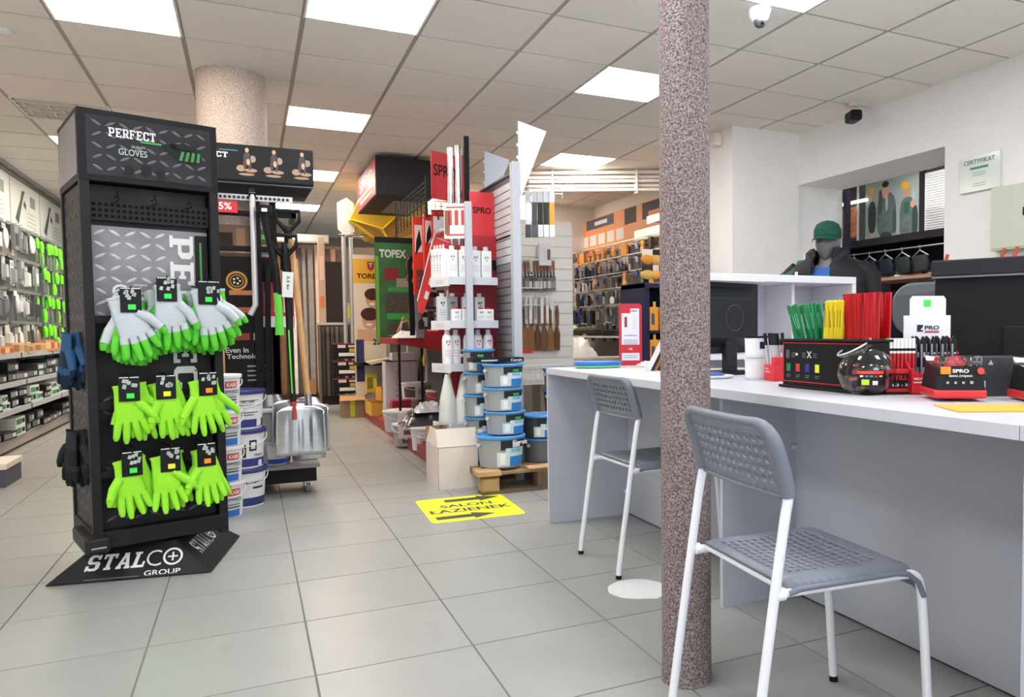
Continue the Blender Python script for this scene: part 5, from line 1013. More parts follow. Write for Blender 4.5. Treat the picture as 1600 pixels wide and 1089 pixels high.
# orange saw on wall etc: right tool wall along x = 4.05..4.3
tw_ = thing('tool_wall', 'long grey tool wall on the right with hooks and a sloping orange header board', 'display wall', (4.30, 6.6, 0))
ob('back_panel', B().box(-.03,0,.3,.03,3.2,2.15), M('a3a19d', .6), tw_)
hb1 = ax(885, 343, 4.2); hb2 = ax(1036, 298, 4.2); hb3 = ax(905, 392, 4.2); hb4 = ax(1036, 366, 4.2)
oh = ob('orange_header', B().box(-.12,0,2.02,-.10,hb1.y-6.6,2.50), M('e79a62', .5), tw_)
Ly = hb1.y-6.6
def onh(u0, u1, z0, z1, m, k=1): ob('header_print', B().box(-.121-.001*k, Ly*(1-u1), z0, -.1205, Ly*(1-u0), z1), m, oh)
onh(.20,.42,2.36,2.49,M('4a4f6a',.5)); onh(.27,.37,2.40,2.45,M('e0e0e0',.5),2); onh(.0,.22,2.03,2.10,M('b03a44',.5))
for k in range(5): onh(.16+.07*k,.215+.07*k,2.14,2.28,M('e4e2dd',.5),2)
for k,(a_,b__) in enumerate(((.50,.58),(.62,.74),(.80,.90))): onh(a_,b__,2.30,2.49,M('2c2826',.5))
onh(.66,.76,2.30,2.38,M('d4814a',.5),3)
txt(oh, 'GESSNER', M('6a3a20', .5), (-.125, Ly*.91, 2.41), w=.45, h=.10, rot=(R(90),0,R(-90))); panel(oh, .3, .03, M('6a3a20', .5), (-.1215, Ly*.91, 2.31), (0,0,R(-90)))
shb = ob('white_shelf', B().box(-.45,-.6,1.98,-.12,1.05,2.0).box(-.46,-.6,1.98,-.44,1.05,2.10), M('e2dfd8', .5), tw_)
ob('white_shelf', B().box(-.45,-.6,2.16,-.12,.75,2.18).box(-.46,-.6,2.14,-.44,.75,2.22), M('e2dfd8', .5), tw_)
ob('shelf_strut', B().box(-.30,.5,1.80,-.1,.52,1.98), GY, tw_)
GR_ = [('1d2230','2f4f9a','blue and black'),('3a3b40','9fa0a4','dark grey'),('e0e0e0','3a3a40','white and black'),('c98a3c','e0a040','orange'),('2c2a2a','b98a4a','brown-handled')]
rows_ = [(1.98,'top row',[3,3,1,4],.13),(1.82,'second row',[0,1,1,4],.17),(1.64,'third row',[2,1,0,3],.15),(1.47,'fourth row',[0,1,2,3],.16),(1.28,'fifth row',[0,1,1,1],.20),(1.08,'lowest hanging row',[1,1,4,1],.20)]
for z, rn, ch, hh in rows_:
    y = 6.7
    while y < 9.75:
        u = (9.75-y)/3.05; gi = ch[min(3, int(u*4*.999))] if rnd.random() < .7 else rnd.choice(ch)
        c1, c2, nm = GR_[gi]; kd = rnd.choice(['blister','long','tool','toolup'])
        pack('wall_tool', nm+' tool hanging in the '+rn+' of the right tool wall', 'hand tool', nm+' tools, '+rn+' of the right tool wall', (rnd.choice((4.04,3.82))+rnd.uniform(-.04,.04), y, z+rnd.uniform(-.02,.02)), rnd.uniform(.07,.12), hh*rnd.uniform(.8,1.1), .03, M(c1,.4), M(c2,.45), kd, R(90)+R(rnd.uniform(-35,10))); y += rnd.uniform(.055,.08)
for z, x0 in ((.94,3.72),(.62,3.7)):
    ob('shelf', B().box(x0-4.30,0,z-.02,-.03,3.1,z), M('c4c4c8', .4), tw_); 
for z in (1.30,1.49,1.66,1.84,2.0): ob('hook_row', B().box(-.30,.05,z,-.28,3.15,z+.012).box(-.50,.05,z,-.48,3.15,z+.012), STEEL, tw_, stuff=True)
y = 6.8
for k in range(9):
    t = thing('black_case', f'black moulded tool case on the shelf of the right tool wall, {("nearest","second","third","fourth","fifth","sixth","seventh","eighth","farthest")[k]} one', 'case', (3.9, y+.13, .942), R(90)+R(rnd.uniform(-8,8)), 'black cases on the right tool wall shelf')
    ob('body', B().box(-.14,-.14,0,.14,.12,.075), M(('16181a','1d2420')[k % 2], .4), t, bev=.012); ob('handle', B().tube([(-.04,-.14,.04),(-.04,-.17,.04),(.04,-.17,.04),(.04,-.14,.04)], .008, 6), DK, t); ob('latch', B().box(-.10,-.145,.03,-.07,-.139,.06).box(.07,-.145,.03,.10,-.139,.06), M('5a5f5c', .4), t, stuff=True); y += .33
for k in range(8):
    o = ob('flat_stock', B().box(-.30,-.05,0,.30,.05,.03), M(('c8a05a','3a3028','b89058','26262a')[k % 4], .6), None, (3.85, 7.1+.32*k, .622+.0*k), R(90+rnd.uniform(-25,25))); tag(o, f'flat {("tan wooden","dark brown","tan wooden","black")[k%4]} tool lying on the lowest shelf of the right tool wall', 'tool', 'flat tools on the lowest right shelf')
# orange/black corner display near the slim column
OX = ay(1012, 500, 6.3).x
od = thing('orange_tool_rack', 'dark rack of orange power tool packs just left of the slim column', 'rack', (OX, 6.3, 0))
ob('frame', B().box(-.03,0,.3,.02,.5,1.45).box(.02,.46,.3,.5,.5,1.45).box(-.03,-.02,1.40,.5,.5,1.44).box(.0,-.02,.98,.5,.5,1.0), M('2a2a4a', .5), od)
for k in range(6):
    q = (OX+.07+.11*(k % 3), 6.32, 1.002 if k < 3 else .70); t = thing('orange_tool', f'orange power tool pack in the dark rack, {("upper","lower")[k//3]} compartment, {("left","middle","right")[k%3]}', 'tool', q, 0, 'orange packs in the dark rack')
    ob('body', B().box(-.045,-.02,0,.045,.04,.22), M('e8a034', .5), t, bev=.008); ob('grip', B().box(-.03,-.026,.06,.0,-.02,.16), M('4a4a6a', .5), t); ob('tip', B().cyl((.01,0,.22),(.01,0,.27),.014), M('f0b84a',.5), t)
for k in range(10):
    o = ob('orange_glove_pack', B().blob((0,0,0),(.07,.035,.045)).box(-.05,-.01,.03,.05,.01,.09,1), [M(('e8953a','d9b060','f0a84a','c98a4a')[k % 4], .7), M(('e8e0d0','2a2a2a')[k % 2], .5)], None, (OX+.0+.085*(k % 5), 6.3, 1.66 if k < 5 else 1.52), R(rnd.uniform(-20,20))); tag(o, f'orange-brown hanging pack left of the slim column, {("upper","lower")[k//5]} row, {("leftmost","second","third","fourth","fifth")[k%5]}', 'packaged goods', 'orange-brown packs left of the slim column')
# white curtain rails near the ceiling
a_ = Vector((2.69, 7.82)); c_ = Vector((4.06, 7.135))
for k in range(5):
    z = 2.655-.045*k; d_ = (c_-a_).normalized()
    o = ob('white_profile', B().box(0,-.02,0,(c_-a_).length,.02,.028), M('ececea', .35), None, (a_.x, a_.y+.03*(k % 2), z), math.atan2(d_.y, d_.x)); tag(o, f'long white profile bar near the ceiling above the tool wall, {("topmost","second","third","fourth","lowest")[k]} one', 'profile bar', 'white profile bars')
hw = thing('profile_hanger', 'white hanger brackets carrying the long white profile bars from the ceiling', 'bracket', (3.2, 7.56, 2.45))
for q in (-.3, .5): ob('strap', B().box(-.004,-.03,0,.004,.06,.254), WHITE, hw, (q, -q*.5, 0))
# ---------------------------------------------------------------- things on the counter
CT = .8205
def K(x, y): return az(x, y, .82)
# red framed stand-up card
q = K(992, 573); t = thing('red_card_stand', 'tall red-framed white information card standing at the far end of the counter', 'sign', (q.x+.02, 3.74, CT), R(-24))
ob('frame', B().add([], []).prism([(x, z+.17) for x, z in rrect(.125, .335, .018)], 0, .012), M('b81f30', .35), t)
pf = ob('white_face', B().box(-.048,-.001,.03,.048,0,.31), M('dcdce6', .4), t); ob('red_band', B().box(-.048,-.002,.285,.0,-.001,.31).box(-.048,-.002,.07,.048,-.001,.115), RED, pf, stuff=True)
txt(pf, '1,8', WHITE, (0,-.0025,.092), h=.014); txt(pf, 'NOWY', INK, (.022,-.002,.297), h=.009, w=.035); txt(pf, 'WYCISKACZ', INK, (0,-.002,.165), h=.006, w=.07)
ob('phone_print', B().box(-.032,-.002,.21,-.018,-.001,.265), M('8a2a3a', .4), pf); ob('oval_print', B().prism([(x+.024,z+.235) for x, z in rrect(.024,.08,.011)], -.002,-.001), WHITE, pf); ob('oval_print', B().prism([(x-.024,z+.235) for x, z in rrect(.028,.085,.012)], -.0012,-.0005), WHITE, pf)
for z in (.14,.13,.12,.055,.045): panel(pf, .075, .003, M('77778a', .5), (0,-.001,z))
# blue tray on green tray
t = thing('tray_stack', 'blue plastic lid lying on a green one at the far end of the counter', 'tray', (1.62, 3.66, CT), R(-8))
ob('green_tray', B().lathe([(.11,0),(.125,.006),(.125,.012)], 28, sy=.6), M('7cc98a', .4), t); ob('blue_tray', B().lathe([(.12,.013),(.13,.03),(.127,.034),(.0001,.030)], 28, sy=.6), M('2377c8', .35), t)
o = crumple('white_net', 'crumpled white plastic scrap beside the blue tray on the counter', 'scrap', (1.95, 3.70, CT), .16, .1, .03, M('e6e4e0', .4), 8)
LPX = ay(1012, 570, 3.25).x
for k in range(4):
    t = thing('long_pack', f'long striped narrow pack leaning behind the red card stand, {NM[k]} from the left', 'packaged goods', (LPX+.018*k, 3.25, CT), R(-20), 'long packs leaning by the slim column')
    ob('pack_body', B().box(-.011,-.006,0,.011,.006,.20), M(('e4e4e0','3a302c','b06a3a','26262a')[k], .5), t, rot=(R(-6), R(28), 0))
# monitor on the counter, left one, seen from behind
def monitor(label, loc, rz, w, h, tilt=0):
    t = thing('computer_monitor', label, 'monitor', loc, rz); MB_ = M('1f2226', .35, key='monitor_black')
    ob('back_shell', B().box(-w/2,0,.09,w/2,.02,.09+h), MB_, t, bev=.006)
    ob('bulge', B().add([(-w*.40,0,.12),(w*.40,0,.12),(w*.40,0,.07+h),(-w*.40,0,.07+h),(-w*.3,-.045,.16),(w*.3,-.045,.16),(w*.3,-.045,.02+h),(-w*.3,-.045,.02+h)],[(4,5,6,7),(0,1,5,4),(1,2,6,5),(2,3,7,6),(3,0,4,7)]), MB_, t, bev=.004)
    ob('stand_neck', B().box(-.035,-.03,.01,.035,.0,.2), MB_, t, bev=.004); ob('stand_foot', B().lathe([(.11,0),(.115,.008),(.10,.014),(.0001,.016)], 28, sy=.8), BLACK, t)
    ob('screen', B().box(-w/2+.012,.0201,.102,w/2-.012,.021,.078+h), M('0b0c0e', .2), t)
    ob('ring_mark', B().tube([(.055*math.cos(2*math.pi*k/24),-.0455,.09+h*.5+.055*math.sin(2*math.pi*k/24)) for k in range(24)], .0012, 4, closed=True), M('55585c', .4), t)
    return t
q = K(1105, 588)
t = monitor('black computer monitor seen from behind, just right of the slim column', (q.x+.165, q.y+.10, CT), R(14), .42, .31)
lp = ob('paper_on_top', B().prism([(-.2,.40),(.19,.405),(.19,.407),(-.2,.402)], -.06, .10), WHITE, t)
q = K(1125, 592); t = thing('paper_roll', 'white round dish with blue rim lying on the counter under the monitor', 'dish', (q.x, q.y+.06, CT)); ob('dish', B().lathe([(.075,0),(.085,.006),(.088,.012),(.0001,.010)], 28), WHITE, t); ob('blue_ring', B().lathe([(.05,.011),(.052,.017),(.04,.02),(.0001,.02)], 24), M('3a55a8', .4), t)
# white tubs with dark lids
for k, (nm, c) in enumerate((('lower white tub beside the red marker box', 'e4e6e8'), ('upper white tub with black lid and navy label beside the markers', 'e9ebec'))):
    q = K(1184, 594); t = thing('white_tub', nm, 'tub', (q.x+.03, q.y+.05, CT+.085*k), R(10), 'white tubs on the counter')
    ob('body', B().lathe([(.040,0),(.044,.01),(.046,.074),(.048,.076)], 24), M(c, .4), t); ob('lid', B().lathe([(.049,.076),(.049,.083),(.0001,.0835)], 24), BLACK if k else WHITE, t)
    if k: b = B(); arc_label(b, .0462, .035, .062, -120, -80, 0, 6); ob('navy_label', b, M('1e2350', .5), t)
# red marker box
def marker(label, loc, rz, c='26262a', h=.13, r=.006, lean=0, cap='c9cacc', group=None, name='marker'):
    t = thing(name, label, 'marker', loc, rz, group); rt_ = (0, lean, 0)
    ob('barrel', B().cyl((0,0,0),(0,0,h*.62),r,n=8), M(cap, .3, .4), t, rot=rt_); ob('marker_cap', B().cyl((0,0,h*.62),(0,0,h),r*1.08,n=8), M(c, .4), t, rot=rt_)
q = K(1192, 594); q2 = K(1222, 598)
rb_ = thing('red_marker_box', 'red cardboard counter box holding black and silver markers, left of the pencil display', 'box', (q.x+.005, q.y, CT), math.atan2(q2.y-q.y, q2.x-q.x))
ob('box_body', B().box(0,0,0,.085,.10,.06).box(.06,0,.06,.085,.10,.09), M('d2232e', .45), rb_, bev=.002); txt(rb_, 'PICA', WHITE, (.025,-.001,.045), w=.03, h=.008); panel(rb_, .04, .003, WHITE, (.03,0,.033))
for k in range(7):
    u = .008+.0085*k; t = Vector((q.x, q.y, 0)); d_ = (q2-q).normalized(); n_ = Vector((-d_.y, d_.x, 0))
    p = t+d_*u+n_*(.02+.022*(k % 3)); marker(f'black and silver marker in the red marker box, {("first","second","third","fourth","fifth","sixth","seventh")[k]} from the left', (p.x, p.y, CT+.061), 0, lean=R(rnd.uniform(-10, -2)), h=.12, r=.0062, group='markers in the red box')
# black pencil display
qa, qb = K(1223, 604), K(1312, 613); dv = (qb-qa); an = math.atan2(dv.y, dv.x); Wd = .40
pd = thing('pencil_display', 'black display box with red trim and coloured squares holding carpenter pencils', 'display box', (qa.x, qa.y, CT), an)
ob('box_body', B().box(0,0,.008,Wd,.14,.155), M('17191a', .4), pd, bev=.002); ob('foot', B().box(-.008,-.012,0,Wd+.01,.15,.009), M('1c1012', .4), pd, bev=.002); ob('top_edge', B().box(-.006,-.006,.155,Wd+.006,.146,.163), M('1b1d1e', .4), pd, bev=.002)
b = B(); b.box(.004,-.0015,.020,Wd,-.0005,.023).box(.004,-.0015,.148,Wd,-.0005,.151).box(.004,-.0015,.02,.007,-.0005,.15); ob('red_trim', b, RED, pd, stuff=True)
for k, c in enumerate(('1f7a4a','c8322e','23308a','e6dc2e')):
    panel(pd, .020, .026, M(c, .5), (.033+.048*k,-.0008,.068)); ob('small_print', B().box(.022+.048*k,-.0012,.042,.044+.048*k,-.0008,.044).box(.022+.048*k,-.0012,.036,.040+.048*k,-.0008,.038), M('7a7c7e', .5), pd, stuff=True)
    if k != 2: ob('small_print', B().box(.048+.055*min(k,2),-.0012,.115,.066+.055*min(k,2),-.0008,.117).box(.048+.055*min(k,2),-.0012,.109,.062+.055*min(k,2),-.0008,.111).box(.048+.055*min(k,2),-.0012,.103,.066+.055*min(k,2),-.0008,.105), M('7a7c7e', .5), pd, stuff=True)
txt(pd, 'X', M('d8d8d8', .5), (.138,-.001,.112), h=.022); ob('oval_print', B().prism([(x+.028,z+.112) for x, z in rrect(.018,.03,.008)], -.0012,-.0006), M('55585a', .5), pd); panel(pd, .012, .008, WHITE, (.075,-.0008,.112))
PM = Matrix.Translation(pd.location) @ Matrix.Rotation(an, 4, 'Z')
def pencil(x, y, c, lean, lz, grp, lab, tilt=0):
    p = PM @ Vector((x, y, .164)); L_ = .118
    t = B().box(-.0055,-.003,0,.0055,.003,L_).box(-.0045,-.0031,L_*.3,-.002,.0031,L_*.75,1); t.add([(-.0055,-.003,L_),(.0055,-.003,L_),(.0055,.003,L_),(-.0055,.003,L_),(0,0,L_+.006)],[(0,1,4),(1,2,4),(2,3,4),(3,0,4)])
    o = ob('carpenter_pencil', t, [M(c, .35), M({'0f7a48':'8fd0ac','e8d02a':'6a5a14','c4141f':'e0707a'}[c], .5)], None, p, rot=(R(tilt), lean, an)); tag(o, lab, 'pencil', grp)
for k in range(26):
    x = .030+.0115*(k % 13); r_ = k//13; pencil(x, .025+.05*r_+rnd.uniform(0,.02), '0f7a48', R(-24+1.2*(k % 13)+rnd.uniform(-5,5)) if k % 13 < 11 else R(14), 0, 'green carpenter pencils', 'green flat carpenter pencil leaning left in the black display box, '+('front' if r_ == 0 else 'back')+' row', rnd.uniform(-5,5))
for k in range(14):
    x = .178+.0125*(k % 7); r_ = k//7; pencil(x, .03+.05*r_, 'e8d02a', R(rnd.uniform(-2,9)), 0, 'yellow carpenter pencils', 'yellow flat carpenter pencil in the black display box, '+('front' if r_ == 0 else 'back')+' row', rnd.uniform(-5,5))
for k in range(26):
    x = .262+.0108*(k % 13); r_ = k//13; p = PM @ Vector((x, .045+.045*r_, .164)); b = B().box(-.0052,-.003,0,.0052,.003,.140)
    o = ob('carpenter_pencil', b, M('c4141f' if k % 3 else 'a8121c', .35), None, p, rot=(0, R(rnd.uniform(-2,4)+(k % 13-7)*.7), an)); tag(o, 'red flat carpenter pencil standing in the tight red bundle, '+('front' if r_ == 0 else 'back')+' row', 'pencil', 'red carpenter pencils')
o = ob('pink_disc', B().cyl((0,0,0),(0,.004,0),.016,n=16), M('e07a70', .5), None, PM @ Vector((.165,.10,.265)), an); tag(o, 'round pink sticker disc poking up between green and yellow pencils', 'disc')
# glass jar
q = K(1340, 618)+RT*.068+Vector((0,-.02,0)); jr = thing('glass_jar', 'tilted round clear jar filled with small markers and pens on the counter', 'jar', (q.x+.005, q.y+.085, CT))
GL = bpy.data.materials.new('clear_plastic'); GL.use_nodes = True; gb_ = GL.node_tree.nodes['Principled BSDF']; gb_.inputs['Base Color'].default_value = (.96,.97,.98,1); gb_.inputs['Roughness'].default_value = .03; gb_.inputs['IOR'].default_value = 1.4; gb_.inputs['Transmission Weight'].default_value = 1
prof = [(.0001,.0),(.045,.0),(.075,.02),(.088,.055),(.082,.095),(.058,.125),(.05,.132),(.052,.14),(.056,.143),(.056,.150)]
b = B(); n = 32; k_ = len(prof)
def jp(r, z, i):
    a = 2*math.pi*i/n; x, y = r*math.cos(a), r*math.sin(a); s_ = max(0, (z-.08)/.07)
    ang = s_*R(28); zz = z; x2 = x*math.cos(ang)-(zz-.07)*math.sin(ang); z2 = x*math.sin(ang)+(zz-.07)*math.cos(ang)+.07
    return (x2, y, max(z2, .0))
vs = [jp(r, z, i) for r, z in prof for i in range(n)]
b.add(vs, [(j*n+i, j*n+(i+1) % n, (j+1)*n+(i+1) % n, (j+1)*n+i) for j in range(k_-1) for i in range(n)], 0, True)
jo = ob('jar_wall', b, GL, jr, rz=R(-26)); md = jo.modifiers.new('solid', 'SOLIDIFY'); md.thickness = .0015
ob('jar_rim', B().tube([jp(.054,.150,i) for i in range(n)], .003, 6, closed=True), M('dfe6ea', .08, alpha=.75), jr, rz=R(-26)); ob('jar_rim', B().tube([jp(.056,.140,i) for i in range(n)], .0022, 6, closed=True), GL, jr, rz=R(-26))
jl = B(); arc_label(jl, .0865, .030, .075, -150, -95, 0, 8, .0872); jlb = ob('black_label', jl, M('1c1a1e', .4), jr)
jl = B(); arc_label(jl, .0875, .064, .073, -150, -100, 0, 8, .0878); ob('red_band', jl, M('d8452e', .4), jlb)
for k, c in enumerate(('e8e8e8','3a6fb0','2a9a8a','b83a3a','e0c040')): jl = B(); arc_label(jl, .0882, .055, .060, -145+9*k, -139+9*k, 0, 2, .0884); ob('dot_print', jl, M(c, .5), jlb)
jl = B(); arc_label(jl, .0885, .032, .048, -142, -128, 0, 3, .0888); ob('lime_sticker', jl, M('b6e82e', .5), jlb); jl = B(); arc_label(jl, .0885, .032, .044, -122, -112, 0, 3, .0888); ob('white_sticker', jl, WHITE, jlb)
for k in range(44):
    a = rnd.uniform(0, 6.28); rr_ = rnd.uniform(0, .045); z = .010+.0019*k
    cc = rnd.choice(['1c1c20','26282c','3a3c40','e4e4e4','9a2a2a','4a5c5c','1c1c20','8f9296']); d_ = Vector((rnd.uniform(-1,1), rnd.uniform(-1,1), rnd.uniform(-.25,.35))).normalized()*.027
    c0 = Vector((q.x+.005+rr_*math.cos(a), q.y+.085+rr_*math.sin(a), CT+z)); b = B().cyl(-d_, d_*.3, .0062, n=8).cyl(d_*.3, d_, .0068, n=8, m=1)
    o = ob('mini_marker', b, [M(cc, .35), M(rnd.choice(['1c1c20','e4e4e4','b83030','55585c']), .35)], None, c0); tag(o, ('dark' if cc[0] in '1234' else 'pale or red')+' short marker lying loose inside the clear jar', 'marker', ('dark' if cc[0] in '1234' else 'pale or red')+' short markers in the jar')
# small red rack of white-capped markers
qa = K(1388, 617); t0 = thing('red_marker_rack', 'small black and red rack of white-topped markers between jar and knife display', 'display box', (qa.x+.0, qa.y+.01, CT), R(-26))
ob('box_body', B().box(0,0,.006,.085,.09,.075), M('c81f2a', .45), t0, bev=.002); ob('dark_label', B().box(.008,-.001,.018,.077,-.0002,.062), M('231618', .5), t0); txt(t0, 'STILL', M('c81f2a', .5), (.04,-.002,.05), w=.05, h=.013); txt(t0, '1.3 - 5', WHITE, (.042,-.002,.028), w=.045, h=.008); ob('foot', B().box(-.002,-.005,0,.088,.092,.007), BLACK, t0)
ob('clear_back', B().box(.0,.088,.07,.17,.09,.16), M('b8a49a', .3), t0)
T0 = Matrix.Translation(t0.location) @ Matrix.Rotation(R(-26), 4, 'Z')
for k in range(8):
    p = T0 @ Vector((.012+.0115*k, .03, .076)); t = thing('fine_marker', f'red marker with white barcode sleeve in the small red rack, {ORD2[k]} from the left', 'marker', p, R(-26), 'white-sleeved red markers')
    ob('barrel', B().cyl((0,0,0),(0,0,.045),.0052,n=8), M('b8202a', .4), t); ob('sleeve', B().cyl((0,0,.045),(0,0,.09),.0056,n=8), M('ecece8', .5) if k else M('3ae048', .5), t); ob('band_print', B().cyl((0,0,.052),(0,0,.060),.0058,n=8), INK, t); ob('tip', B().cyl((0,0,-.006),(0,0,0),.003), M('7ac83a', .5), t)
# knife display box
qa, qb = K(1422, 617), K(1466, 628); an2 = math.atan2(qb.y-qa.y, qb.x-qa.x)
kd_ = thing('knife_display', 'red cardboard counter display with tall white header holding black utility knives', 'display box', (qa.x, qa.y, CT), R(-26))
ob('front_tray', B().box(0,0,0,.17,.006,.055).prism([(0,.055),(.05,.055),(.0,.075)], 0, .006), M('d2222e', .45), kd_); ob('side_wall', B().prism([(0,0),(.13,0),(.13,.16),(.0,.07)], 0, .005, axis='x'), M('b81c28', .45), kd_); ob('side_wall', B().prism([(0,0),(.13,0),(.13,.17),(.0,.07)], .165, .17, axis='x'), M('b81c28', .45), kd_)
ob('bottom', B().box(0,0,0,.17,.13,.005), RED, kd_); hdw = ob('header_card', B().prism([(.025,0),(.17,0),(.17,.235),(.155,.235),(.155,.285),(.148,.295),(.052,.295),(.044,.285),(.044,.235),(.025,.235)], .125, .13), M('dfe0e6', .4), kd_)
ob('green_tag', B().box(.086,.1235,.262,.108,.1248,.283), FLUO_G, hdw); txt(hdw, 'PRO', M('2a2a30', .5), (.112,.1235,.197), w=.045, h=.013, bold=.03); ob('logo_mark', B().prism([(.066,.185),(.084,.185),(.084,.19),(.076,.19),(.084,.2),(.084,.206),(.066,.206)], .1236,.1248), INK, hdw); panel(hdw, .044, .006, M('a8404a', .5), (.112,.1245,.184))
txt(kd_, 'MDX', WHITE, (.025,-.001,.047), w=.028, h=.007); panel(kd_, .07, .004, WHITE, (.045,0,.036))
KM = Matrix.Translation(kd_.location) @ Matrix.Rotation(R(-26), 4, 'Z')
for k in range(9):
    p = KM @ Vector((.030+.0155*k, .06+.012*(k % 2), .008)); t = thing('utility_knife', f'black and grey utility knife standing in the red display, {("first","second","third","fourth","fifth","sixth","seventh","eighth","ninth")[k]} from the left', 'knife', p, R(-26+rnd.uniform(-14,14)), 'utility knives in the red display')
    ob('knife_body', B().prism([(-.007,0),(.007,0),(.008,.09),(.006,.155),(-.003,.165),(-.008,.15)], -.008, .008), M('1b1c1f', .4), t, bev=.002); ob('grey_inlay', B().box(-.0085,-.0086,.03,-.004,.0086,.14).box(-.003,-.0088,.05,.004,-.008,.07), M('8c8f94', .35), t, stuff=True); ob('blade_slider', B().box(-.002,-.011,.10,.003,-.008,.115), STEEL, t)
# clear-lidded gadget box
qa, qb = K(1460, 628), K(1512, 637); 
def gadget(label, loc, rz, w=.145, d=.19):
    t = thing('gadget_box', label, 'packaged goods', loc, rz); ob('tray', B().box(0,0,.004,w,d,.028), M('c92a2e', .35), t, bev=.006)
    bo_ = ob('black_body', B().add([(.004,.002,.028),(w-.004,.002,.028),(w-.004,d-.004,.028),(.004,d-.004,.028),(.014,.012,.085),(w-.012,.012,.085),(w-.012,d-.012,.10),(.014,d-.012,.10)],[(0,1,5,4),(1,2,6,5),(2,3,7,6),(3,0,4,7),(4,5,6,7)]), M('19191b', .35), t, bev=.004)
    ob('clear_lid', B().box(.012,.010,.09,w-.01,d-.01,.118), GL, t, bev=.004); ob('red_device', B().lathe([(.028,.088),(.030,.096),(.02,.104),(.012,.114),(.0001,.116)], 18, cx=w*.5, cy=d*.5), M('b81e26', .35), t)
    ob('orange_tag', B().box(.014,-.0045,.070,.040,-.0035,.090), FLUO_O, bo_); txt(bo_, 'SPRO', M('d8d8dc', .4), (.066,-.001,.078), w=.042, h=.010, bold=.03, rot=(R(80),0,0)); txt(bo_, 'MIARA ZWIJANA', WHITE, (.066,-.003,.064), w=.06, h=.007, rot=(R(80),0,0))
    ob('red_dot', B().cyl((.118,.003,.078),(.118,.0,.078),.009,n=14), M('d8403a', .4), bo_); ob('icons', B().box(.03,-.003,.044,.036,-.001,.050).box(.05,-.003,.044,.056,-.001,.050).box(.07,-.003,.044,.076,-.001,.050).box(.09,-.003,.044,.098,-.001,.051), M('a8a8aa', .5), bo_, stuff=True)
    rot_ = (R(90), 0, R(90)); txt(bo_, 'MIARA ZWIJANA', WHITE, (w+.001,.06,.068), w=.085, h=.010, rot=rot_); txt(bo_, 'SPRO', WHITE, (w+.001,.145,.078), w=.05, h=.012, rot=rot_, bold=.03)
    ob('barcode', B().box(w-.0035,.012,.032,w-.002,.044,.050), M('d8d8d8', .5), bo_); ob('red_ring', B().tube([(w-.0015,.075+.012*math.cos(2*math.pi*k/14),.052+.012*math.sin(2*math.pi*k/14)) for k in range(14)], .0022, 5, closed=True), RED, bo_)
    ob('icons', B().box(w-.003,.10,.038,w-.0015,.112,.046).box(w-.003,.12,.04,w-.0015,.13,.048).box(w-.003,.14,.04,w-.0015,.15,.048).box(w-.003,.16,.04,w-.0015,.168,.048), M('9a9a9c', .5), bo_, stuff=True)
    return t
gadget('larger black and red boxed tape measure with clear lid near the counter edge', (qa.x, qa.y, CT+.004), R(-33), .135, .16)
q = K(1590, 632); gadget('black and red boxed tape measure at the right edge of the picture', (q.x+.05, q.y+.0, CT), R(-30), .13, .15)
env = ob('orange_envelope', B().box(-.11,-.08,0,.12,.08,.0035), M('e8a63c', .6), None, (K(1560, 640).x, K(1560, 640).y+.02, CT), R(-28)); tag(env, 'orange-yellow flat envelope under the tape measure boxes on the counter', 'envelope')
# big monitor at the right edge
q = ax(1500, 545, 2.2)
m2 = thing('computer_monitor', 'large black monitor seen from behind at the right edge of the picture', 'monitor', (2.2, 1.64, CT), R(-63))
ob('back_shell', B().box(-.27,0,.05,.27,.022,.415), M('1d1e21', .4), m2, bev=.006); ob('top_ridge', B().box(-.275,-.03,.365,.275,.0,.42), M('2b2c30', .45), m2, bev=.006); ob('bevel_line', B().box(-.27,-.032,.36,.27,-.028,.366), M('6e7074', .4), m2)
ob('stand_neck', B().box(-.05,-.03,.01,.05,.0,.2), M('1d1e21', .4), m2, bev=.004); ob('stand_foot', B().box(-.13,-.1,0,.13,.1,.014), BLACK, m2, bev=.004); txt(m2, 'ASUS', M('3a3c40', .4), (.05,-.002,.28), w=.07, h=.02)
ob('power_cap', B().lathe([(.036,0),(.036,.05),(.030,.053),(.0001,.053)], 20), M('232427', .4), m2, (.03,-.12,0))
t = thing('cup', 'round ribbed black container beside the monitor at the right edge', 'container', (ay(1592, 560, 1.5).x, 1.52, CT)); ob('body', B().lathe([(.038,0),(.04,.01),(.04,.07),(.042,.075),(.042,.085),(.0001,.086)], 24), M('232427', .4), t); ob('ribs', B().tube([(.0405*math.cos(2*math.pi*k/20),.0405*math.sin(2*math.pi*k/20),.05) for k in range(20)], .0015, 4, closed=True), M('4a4c50', .4), t)
t = thing('black_card_reader', 'black card terminal with triangle mark behind the tape measure box', 'device', (1.90, 1.50, CT), R(-25)); ob('body', B().box(-.06,0,0,.07,.04,.115), M('36383d', .4), t, bev=.004); ob('triangle_mark', B().prism([(-.02,.09),(-.005,.09),(-.0125,.104)], -.001, 0), M('b0b2b6', .4), t)
